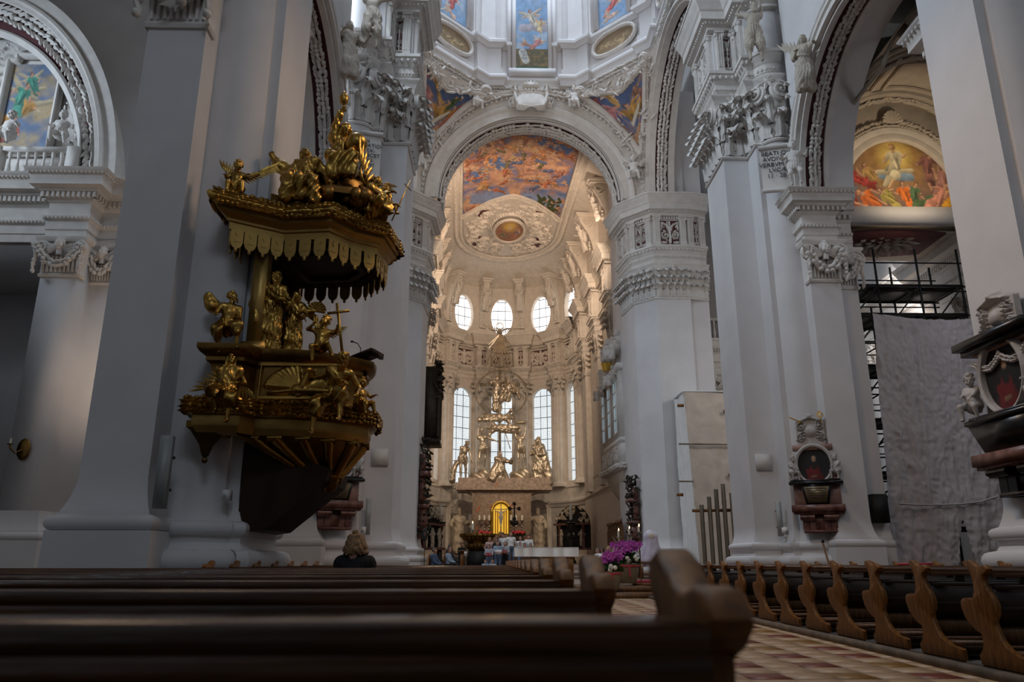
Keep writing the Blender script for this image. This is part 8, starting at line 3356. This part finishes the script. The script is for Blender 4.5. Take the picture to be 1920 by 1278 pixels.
def sheet_part(tl, tr, br, bl, mk, seed, nm):
 o = cloth_sheet(nm, 'x', (tl, tr, br, bl), 40, 70, mk, .10, seed)
 for k in ('label', 'category'):
  del o[k]
 o.parent = wr
 o.matrix_parent_inverse = Matrix(wr_inv)
 return o

wr_inv = Matrix([wr['_w'][i * 4:i * 4 + 4] for i in range(4)]).inverted()
sheet_part((xL, 41.4, zT), (xR, 41.4, zT), (xR, 41.4, .3), (xL + .3, 41.4, .3), 'sheet_warm', 5, 'front_sheet')
sheet_part((xL - .1, 43.4, zT - .1), (xL, 41.4, zT), (xL + .3, 41.4, .3), (xL - .1, 43.4, .3), 'linen', 6, 'side_sheet')
mb = MB()
mb.bx(xL - .1, xR, 41.4, 43.5, zT - .05, zT)
mb.build('top_sheet', 'linen', wr, 0)
for (py, w) in ((832, 1.6), (902, .6)):
 mb = MB()
 q = P(1276, py, Y=41.2)
 mb.tube([q + A(-.1, 0, 0), q + A(3.4 if py < 850 else .7, 0, 0)], .05, 6)
 mb.build('pole', 'steel', wr, 60)
for (px, py) in ((1276, 760), (1362, 771), (1275, 927), (1372, 890)):
 mb = MB()
 mb.box(P(px, py, Y=41.25), (.35, .06, .16))
 mb.build('orange_clip', 'wood', wr, 0)

# row of metal tubes on the chancel step (tubular bells / floor heater pipes of the works)
tb = thing('tube_stand', 'stand of five upright metal tubes of rising height on a wooden bar', 'tubes', (9.0, 31.2, 0))
for i, (px, py) in enumerate(((1315, 946), (1329, 931), (1342, 917), (1355, 907), (1371, 924))):
 mb = MB()
 q = P(px, py, Y=31.2)
 mb.tube([(q[0], 31.2, .45), (q[0], 31.2, q[2])], .085, 12)
 mb.tube([(q[0], 31.2, q[2] - .72), (q[0], 31.2, q[2] - .66)], .095, 12)
 mb.build('metal_tube', 'steel', tb, 60)
q0, q1 = P(1298, 957, Y=31.35), P(1384, 956, Y=31.35)
mb = MB()
mb.bar(q0, q1, .06, .12)
mb.build('wooden_bar', 'wood', tb, 0)
mb = MB()
mb.bx(q0[0] + .1, q1[0], 31.0, 31.5, .3, .5)
mb.build('foot_block', 'wood_mid', tb, 0)

# ------------------------------------------------------------------ flower pots, candle stands and wrapped things on the steps
def flower_pot(label, px, pyb, Y, r, h, nfl, seed):
 g = random.Random(seed)
 b = P(px, pyb, Y=Y)
 o = thing('flower_pot', label, 'flower pot', tuple(b), group='orchid pots on the chancel steps')
 mb = MB()
 mb.lathe([(r * .62, 0), (r * .72, .04), (r * .95, h * .7), (r * 1.02, h * .95), (r * 1.06, h), (r * .92, h), (r * .9, h * .9), (.001, h * .88)], b, 20)
 mb.build('pot', 'pot', o, 40)
 mb = MB()
 mb.lathe([(r * 1.02, h * .84), (r * 1.06, h * .86), (r * 1.06, h * .91), (r * 1.0, h * .93)], b, 20)
 mb.bar(b + A(0, -r * 1.04, h * .85), b + A(.03, -r * .98, h * .35), .05, .012)
 mb.build('ribbon', 'ribbon', o, 40)
 mb = MB()
 for _ in range(150):
  a, e = g.uniform(0, 6.28), g.uniform(.1, 1.3)
  d = A(math.cos(a) * math.cos(e), math.sin(a) * math.cos(e), math.sin(e))
  c = b + A(0, 0, h) + d * A(r * 1.0, r * 1.0, r * .8) * g.uniform(.5, 1.05)
  blob_leaf(mb, c, d + A(0, 0, -.3), A(-d[1], d[0], .4), .13, .05, .015)
 mb.build('foliage', 'leaf_green', o, 60, kind='stuff')
 for i in range(nfl):
  a = g.uniform(-2.2, 2.2)
  rr = r * g.uniform(.2, 1.25)
  c = b + A(rr * math.sin(a), -abs(rr * math.cos(a)) * .6, h + r * g.uniform(.95, 1.65))
  mb = MB()
  for k in range(5):
   e = A(math.cos(k * 1.257), -.2, math.sin(k * 1.257))
   blob_leaf(mb, c + e * .05, e, A(0, -1, .2), .075, .05, .02)
  mb.ell(c + A(0, -.03, 0), .02, 6, 4)
  mb.build('orchid_bloom', 'petal', o, 60)
 for i in range(4):
  c = b + A(r * g.uniform(-.8, 1.0), -r * .8, h + r * g.uniform(.1, .5))
  mb = MB()
  mb.ell(c, (.075, .06, .075), 9, 6)
  mb.build('white_rose', 'petal_white', o, 60)
 mb = MB()
 for i in range(9):
  a = g.uniform(-.5, .5)
  mb.tube([b + A(0, 0, h), b + A(a * .4, 0, h + r * 1.2), b + A(a, -.05, h + r * 2.2)], (.012, .010, .006), 5)
 mb.build('twig', 'petal_white', o, 60)
 return o

flower_pot('lower front flowerpot with purple orchids beside the dark pew ends', 1146, 1106, 24.5, .33, .55, 26, 1)
flower_pot('larger rear flowerpot with purple orchids and white roses', 1177, 1093, 26.4, .40, .62, 40, 2)
for i, (px, pt_, pb, Y) in enumerate(((1160, 992, 1060, 30.5), (1180, 988, 1062, 29.5), (1198, 984, 1097, 26.8))):
 b, m_, t_ = P(px + (5 if i == 2 else 0), pb, Y=Y), P(px, pt_ + 22, Y=Y), P(px, pt_, Y=Y)
 o = thing('candle_stand', ('left', 'middle', 'right')[i] + ' of the three burning candles on wooden poles', 'candle stand', tuple(b), group='burning candles on poles')
 mb = MB()
 mb.tube([b, m_], .022, 8)
 mb.build('pole', 'wood', o, 60)
 mb = MB()
 mb.lathe([(.03, -.05), (.05, 0), (.02, .06), (.03, .1), (.10, .14), (.10, .16), (.04, .18)], m_, 10)
 mb.build('holder', 'steel', o, 50)
 mb = MB()
 mb.lathe([(.038, .16), (.038, t_[2] - m_[2] - .05), (.001, t_[2] - m_[2] - .04)], m_, 10)
 mb.build('candle', 'wax', o, 50)
 mb = MB()
 mb.lathe([(.001, 0), (.018, .025), (.012, .06), (.001, .10)], A(t_[0], t_[1], t_[2] - .05), 8)
 mb.build('flame', 'flame', o, 60)
mb = MB()
c = P(1203, 1097, Y=26.8)
mb.box(c + A(.15, 0, .03), (.9, .5, .08))
tag(mb.build('wooden_block', 'wood', None, 0), 'flat orange wooden block under the right-hand candle pole', 'block')
# statue under plastic film on a small table
pf = thing('wrapped_statue', 'statue veiled in lilac plastic film on a small wooden table', 'statue', tuple(P(1222, 1078, Y=32)))
b, t_ = P(1222, 1052, Y=32), P(1222, 992, Y=32)
f = Field((-.75, -.5, -.1), (.75, .5, 1.5), .05)
H = t_[2] - b[2]
f.cone((0, 0, .05), (0, 0, H * .7), .50, .28, .1)
f.ell((0, 0, H * .78), (.27, .2, .26), .1)
X = np.meshgrid(*f.ax, indexing='ij')
f.D -= .025 * np.sin(9 * np.arctan2(X[0], X[1]) + 3 * X[2]) * np.clip(1.2 - X[2], 0, 1)
mb = MB()
V, F_ = surface_net(f.D, f.org, f.vox)
mb.add(V * A(1, .7, 1) + b, F_)
mb.build('plastic_film', 'plastic_wrap', pf, 180)
mb = MB()
mb.ell(b + A(0, -.17, H * .8), (.13, .05, .14), 10, 7)
mb.build('veiled_face', 'petal_white', pf, 60)
mb = MB()
tbz = b[2]
mb.bx(b[0] - .55, b[0] + .55, 31.6, 32.4, tbz - .08, tbz)
for x in (-.48, .48):
 for y in (31.65, 32.35):
  mb.bx(b[0] + x - .05, b[0] + x + .05, y - .05, y + .05, .44, tbz - .06)
mb.build('small_table', 'wood_mid', pf, 0)
bn = P(1242, 1070, Y=31)
f = Field((-.5, -.4, -.4), (.5, .4, .4), .06)
for k in range(9):
 f.ell((random.uniform(-.3, .3), random.uniform(-.2, .2), random.uniform(-.3, .25)), random.uniform(.15, .25), .06)
mb = MB()
V, F_ = surface_net(f.D, f.org, f.vox)
mb.add(V + bn, F_)
tag(mb.build('plastic_bundle', 'plastic_wrap', None, 50), 'crumpled bundle of plastic film on the step beside the veiled statue', 'bundle')
mb = MB()
c0, c1 = P(1190, 1086, Y=29), P(1265, 1090, Y=29)
mb.bx(c0[0], c1[0] + 1.2, 28.3, 30.2, .32, .40)
mb.build('carpet_strip', 'carpet', steps, 0)
st2 = MB()
for k, (py, dz) in enumerate(((1105, .15), (1095, .15))):
 c = P(1180, py, Y=24.3 + k)
 st2.bx(c[0] - 1.6, c[0] + 1.0 - .3 * k, 24.0 + k, 27.4, .0 + .15 * k, .15 + .15 * k)
st2.build('wooden_step', 'wood_mid', steps, 0)
# choir stalls
stl = thing('choir_stall', 'dark oak choir stall with a row of rounded seat backs', 'choir stall', tuple(P(1155, 1020, X=7.9)))
for i in range(6):
 Y = 47.5 + i * .85
 mb = MB()
 z0 = 1.0
 zt = P(1172 - i * 5.5, 972 + i * 2, Y=Y)[2]
 x = 7.75 - .037 * (Y - 44)
 mb.bx(x, x + .12, Y - .40, Y + .40, z0, zt - .45)
 mb.ell((x + .06, Y, zt - .35), (.08, .30, .42), 10, 7)
 mb.bx(x - .10, x, Y - .42, Y - .34, z0, zt - .5)
 mb.build('seat_back', 'wood_mid', stl, 40)
mb = MB()
mb.bx(7.45, 7.6, 47.0, 52.2, z0 + 2.3, z0 + 2.5)
mb.bx(7.0, 7.6, 47.0, 52.2, z0, z0 + .5)
mb.build('canopy_rail', 'wood_mid', stl, 0)
# red ribbon barrier and the leaning pole at the right pews
mb = MB()
mb.bar(P(1684, 1057, Y=17), P(1750, 1057, Y=17), .01, .05)
tag(mb.build('barrier_tape', 'ribbon', None, 0), 'red barrier tape stretched above the right-hand pews', 'tape')
pl_ = thing('leaning_pole', 'thin brown pole leaning against the right crossing pier', 'pole', tuple(P(1556, 1060, Y=22)))
mb = MB()
mb.tube([P(1562, 1085, Y=22), P(1543, 1018, Y=24.3)], .03, 8)
mb.build('shaft', 'wood_mid', pl_, 60)
mb = MB()
q = P(1543, 1017, Y=24.3)
mb.lathe([(.035, 0), (.05, .02), (.04, .08), (.001, .1)], q, 8)
mb.build('knob', 'iron', pl_, 60)
# black oval sign on a stand, far left of the choir
sg = thing('oval_sign_stand', 'black oval notice on a thin stand left of the choir', 'sign', (P(797, 1002, Y=42)[0], 42, 0))
mb = MB()
c = P(797, 1002, Y=42)
mb.ell(c, (.14, .03, .36), 16, 10)
mb.build('oval_board', 'black', sg, 60)
mb = MB()
mb.tube([(c[0], 42, 0), c], .02, 6)
mb.build('post', 'iron', sg, 60)
mb = MB()
mb.ell(c + A(0, -.035, .05), (.04, .008, .12), 8, 6)
mb.build('figure_print', 'marble_red', sg, 60)
# ------------------------------------------------------------------ people
def big_pieces(nv, F, share=.12):
 """mask of the faces that belong to a large connected piece"""
 lab = np.arange(nv)
 for _ in range(200):
  m = lab[F].min(1)
  new = lab.copy()
  np.minimum.at(new, F.ravel(), np.repeat(m, F.shape[1]))
  if (new == lab).all():
   break
  lab = new
 c = lab[F[:, 0]]
 n = np.bincount(c, minlength=nv)
 return n[c] > share * len(F)

def person(label, loc, rz, s, top, bottom, hair, style='short', feet=STAND, hands=((-.2, -.3, .1), (.2, -.3, .1)), sleeves=True, robe='trouser', lean=(0, 0, 0), look=(0, .1), book=None, vox=.04, group=None, seed=0, longhair=None, fat=1.0):
 """loc = pelvis"""
 o = thing('person', label, 'person', loc, rz, group)
 sk_, cl_, hr_ = figure(vox=vox, feet=feet, hands=hands, head=style, robe=robe, sleeves=sleeves, lean=lean, look=look, folds=.007, split=True, seed=seed, fat=fat)
 M = xf(loc, rz, s=s)

 def tw(mb):
  mb.V = [v @ M[:3, :3].T + M[:3, 3] for v in mb.V]
  return mb
 # clothing split at the waist into shirt and trousers
 V, F = cl_.V[0], cl_.F[0][0]
 cz = V[F].mean(1)[:, 2]
 zc = .03 if robe == 'trouser' else -5
 knee = V[F].mean(1)
 legs = cz < zc
 if feet[0][1] < -.3:
  legs |= (knee[:, 1] < -.16) & (cz < .11) & (np.abs(knee[:, 0]) < .3)
 if legs.any():
  i = np.flatnonzero(legs)
  legs[i[~big_pieces(len(V), F[i])]] = False
 tw(sk_).build('body', 'skin', o, 180)
 a = MB()
 a.add(V, F[~legs])
 tw(a).build('shirt', top, o, 180)
 if legs.any():
  a = MB()
  a.add(V, F[legs])
  tw(a).build('trousers', bottom, o, 180)
 tw(hr_).build('hair', hair, o, 180)
 if book:
  mb = MB()
  for k in (-1, 1):
   mb.box((k * .10, -.36, .16), (.2, .02, .26), 0, 0, xf((0, 0, 0), 0, -.5) if False else None)
  tw(mb).build('song_sheet', book, o, 0)
 return o

# (px, py of head top, Y, height scale, shirt, trousers, hair, style, label, book)
SING = [
 (917, 1020, 43.6, .84, 'cloth_grey', 'denim', 'hair_dark', 'woman', 'singing girl in a pale grey top at the left end of the front row', 'red_book'),
 (933, 1014, 44.0, .90, 'cloth_lightblue', 'denim', 'hair_dark', 'woman', 'singing girl in a blue-grey hooded top in the front row', 'cloth_white'),
 (948, 1015, 44.2, .86, 'cloth_grey', 'cloth_black', 'hair_dark', 'woman', 'singing girl in a pale top with a dark red folder', 'red_book'),
 (918, 1007, 45.6, .92, 'cloth_pink', 'denim', 'hair_fair', 'woman', 'fair-haired girl in pink at the left of the back row', None),
 (931, 1008, 45.6, .92, 'cloth_black', 'cloth_black', 'hair_brown', 'short', 'singer in a black jacket in the back row', None),
 (943.5, 999, 45.8, 1.0, 'cloth_white', 'denim', 'hair_dark', 'short', 'tall boy in a white shirt left of the processional cross', None),
 (958, 997, 45.3, 1.0, 'linen', 'denim', 'hair_brown', 'short', 'tall boy in a loose white T-shirt beside the processional cross', None),
 (976, 1005, 45.8, .95, 'cloth_white', 'denim', 'hair_brown', 'short', 'dark-haired singer in a white shirt right of the processional cross', None),
 (991, 1002, 45.8, .98, 'cloth_white', 'denim', 'hair_brown', 'short', 'rightmost tall boy in a white shirt holding a sheet', 'cloth_grey'),
 (975, 1016, 44.2, .78, 'cloth_grey', 'denim', 'hair_brown', 'short', 'child with bowed head in front of the white-shirted singers', None),
 (984, 1018, 44.2, .76, 'cloth_black', 'denim', 'hair_dark', 'short', 'small dark-haired child peeping over the altar cloth', None),
 (995, 1018, 44.2, .76, 'cloth_pink', 'denim', 'hair_brown', 'short', 'small brown-haired child at the right end of the children', None),
]
rs = thing('choir_riser', 'low dark riser under the back row of singers', 'riser', (1.3, 45.6, .6))
mb = MB()
mb.bx(-.6, 3.4, 45.0, 46.6, .6, .83)
mb.build('riser_block', 'wood_dark', rs, 0)
for i, (px, py, Y, s, tp, bt, hr, stl_, lab, bk) in enumerate(SING):
 ht = P(px, py, Y=Y)
 person(lab, (ht[0], ht[1], ht[2] - .815 * s), -.1 + .25 * math.sin(i * 2.3), s, tp, bt, hr, stl_, hands=((-.12, -.34, .16), (.14, -.34, .16)) if bk or i < 3 else ((-.24, -.08, -.02), (.24, -.08, -.02)), book=bk, group='singers behind the table altar', seed=100 + i)
# seated listeners left of the choir and a reader
SEAT = [
 (814, 1027, 37.0, 1.0, 'cloth_blue', 'cloth_black', 'hair_brown', 'short', 1.2, 'seated man in a dark blue jacket at the left of the choir'),
 (841, 1027, 40.0, .98, 'cloth_lightblue', 'cloth_black', 'hair_brown', 'woman', 1.3, 'seated woman in a grey-blue jumper left of the ambo'),
 (843, 1022, 42.5, .95, 'cloth_black', 'cloth_black', 'hair_dark', 'short', 1.2, 'dark-haired listener half hidden behind the woman in grey-blue'),
 (1122, 1027, 38.0, .95, 'cloth_white', 'denim', 'hair_brown', 'woman', -1.1, 'seated woman in a white top beside the orchids'),
 (1129, 1026, 39.0, .95, 'cloth_grey', 'denim', 'hair_dark', 'woman', -1.1, 'dark-haired seated woman in a grey top beside the orchids'),
 (1142, 1024, 40.0, 1.0, 'cloth_black', 'cloth_black', 'hair_fair', 'woman', -1.0, 'fair-haired listener in black in front of the choir stall'),
 (1150, 1022, 41.0, 1.0, 'cloth_grey', 'cloth_black', 'hair_brown', 'short', -1.0, 'brown-haired listener in grey in front of the choir stall'),
 (1158, 1023, 42.0, 1.0, 'cloth_pink', 'cloth_black', 'hair_dark', 'short', -1.0, 'rightmost listener in pink in front of the choir stall'),
]
for i, (px, py, Y, s, tp, bt, hr, stl_, rz, lab) in enumerate(SEAT):
 ht = P(px, py, Y=Y)
 person(lab, (ht[0], ht[1], ht[2] - .80 * s), rz, s, tp, bt, hr, stl_, feet=SIT, hands=((-.15, -.35, .05), (.15, -.35, .05)), sleeves='long', group='seated listeners', seed=130 + i)
 st = thing('wooden_chair', 'plain brown chair under the ' + lab.split(' at ')[0].split(' left of')[0].split(' beside')[0].split(' in front')[0].split(' half')[0], 'chair', (ht[0], ht[1], .45), group='chairs of the seated listeners')
 zs_ = ht[2] - .80 * s - .13
 M = xf((ht[0], ht[1], 0), rz)
 mb = MB()
 mb.box((0, -.1, zs_), (.44, .44, .05), M=M)
 mb.build('seat', 'wood', st, 0)
 mb = MB()
 mb.box((0, .16, zs_ + .38), (.44, .04, .55), M=M)
 mb.build('backrest', 'wood', st, 0)
 for x in (-.19, .19):
  for y in (-.28, .12):
   mb = MB()
   mb.box((x, y, (zs_ + .6) / 2), (.04, .04, max(.1, zs_ - .6)), M=M)
   mb.build('leg', 'wood', st, 0)
ht = P(866, 1016, Y=46)
person('standing reader in black behind a small wooden desk', (ht[0], ht[1], ht[2] - .8), .5, .95, 'cloth_black', 'cloth_black', 'hair_brown', 'short', hands=((-.15, -.35, .2), (.15, -.35, .2)), sleeves='long', book='cloth_white', seed=150)
dk = thing('wooden_desk', 'slender orange wooden desk in front of the standing reader', 'desk', tuple(P(867, 1056, Y=44.5)))
a, b = P(863, 1056, Y=44.5), P(870, 1033, Y=44.5)
mb = MB()
mb.bx(a[0], b[0], 44.4, 44.8, .6, b[2])
mb.build('column', 'wood', dk, 0)
mb = MB()
mb.box(((a[0] + b[0]) / 2, 44.5, b[2] + .02), (.55, .5, .05))
mb.build('top', 'wood', dk, 0)
for i, px in enumerate((910, 924)):
 ht = P(px, 1049, Y=40)
 person(('left' if i == 0 else 'right') + ' of two small children sitting low before the singers', (ht[0], ht[1], ht[2] - .80 * .7), .2 - .4 * i, .7, ('cloth_lightblue', 'cloth_grey')[i], 'denim', 'hair_brown', 'short', feet=((-.12, -.35, -.1), (.12, -.35, -.1)), seed=160 + i, group='small seated children')

# the woman in black seated in the pews, seen from behind
ht = P(667, 1000, Y=10.75)
wl = thing('person', 'woman with wavy fair hair and black coat seated in the left pews, seen from behind', 'person', (ht[0], ht[1], .52))
pel = (ht[0], ht[1], ht[2] - .83)
sk_, cl_, hr_ = figure(vox=.02, feet=SIT, hands=((-.14, -.32, .08), (.14, -.32, .08)), head='woman', robe='long', sleeves='long', lean=(.06, 0, 0), folds=.008, split=True, fat=1.13, seed=8)
M = xf(pel, PI - .15)
for mb, nm, mk in ((sk_, 'body', 'skin'), (cl_, 'coat', 'cloth_black')):
 mb.V = [v @ M[:3, :3].T + M[:3, 3] for v in mb.V]
 mb.build(nm, mk, wl, 180)
f = Field((-.24, -.18, -.36), (.24, .26, .22), .012)
g = np.random.default_rng(3)
f.ell((0, .03, .05), (.105, .115, .115), .03)
for i in range(120):
 a = g.uniform(-2.6, 2.6)
 if abs(a) > 2.1:
  continue
 d = A(math.sin(a), math.cos(a), 0)
 t0 = A(0, .03, .08) + d * A(.095, .10, 0) * .95
 q = t0 + A(d[0] * .055, d[1] * .05, -.12)
 e = q + A(d[0] * g.uniform(-.02, .03), d[1] * g.uniform(-.02, .02), -.04 - g.uniform(0, .05))
 w = g.uniform(.012, .02)
 f.cone(t0 + A(0, 0, .04), q, w, w, .006)
 f.cone(q, e, w, w * .55, .006)
f.ell((0.01, .05, .17), (.05, .05, .035), .02)
X = np.meshgrid(*f.ax, indexing='ij')
f.D -= .006 * np.sin(60 * X[2] + 25 * X[0] + 6 * np.sin(30 * X[0]))
mb = MB()
neckz = .5 + .05 + .13
mb.add(*surface_net(f.D, f.org, f.vox), M=M @ xf((0, -.06, neckz)))
mb.build('hair', 'hair_fair', wl, 180)
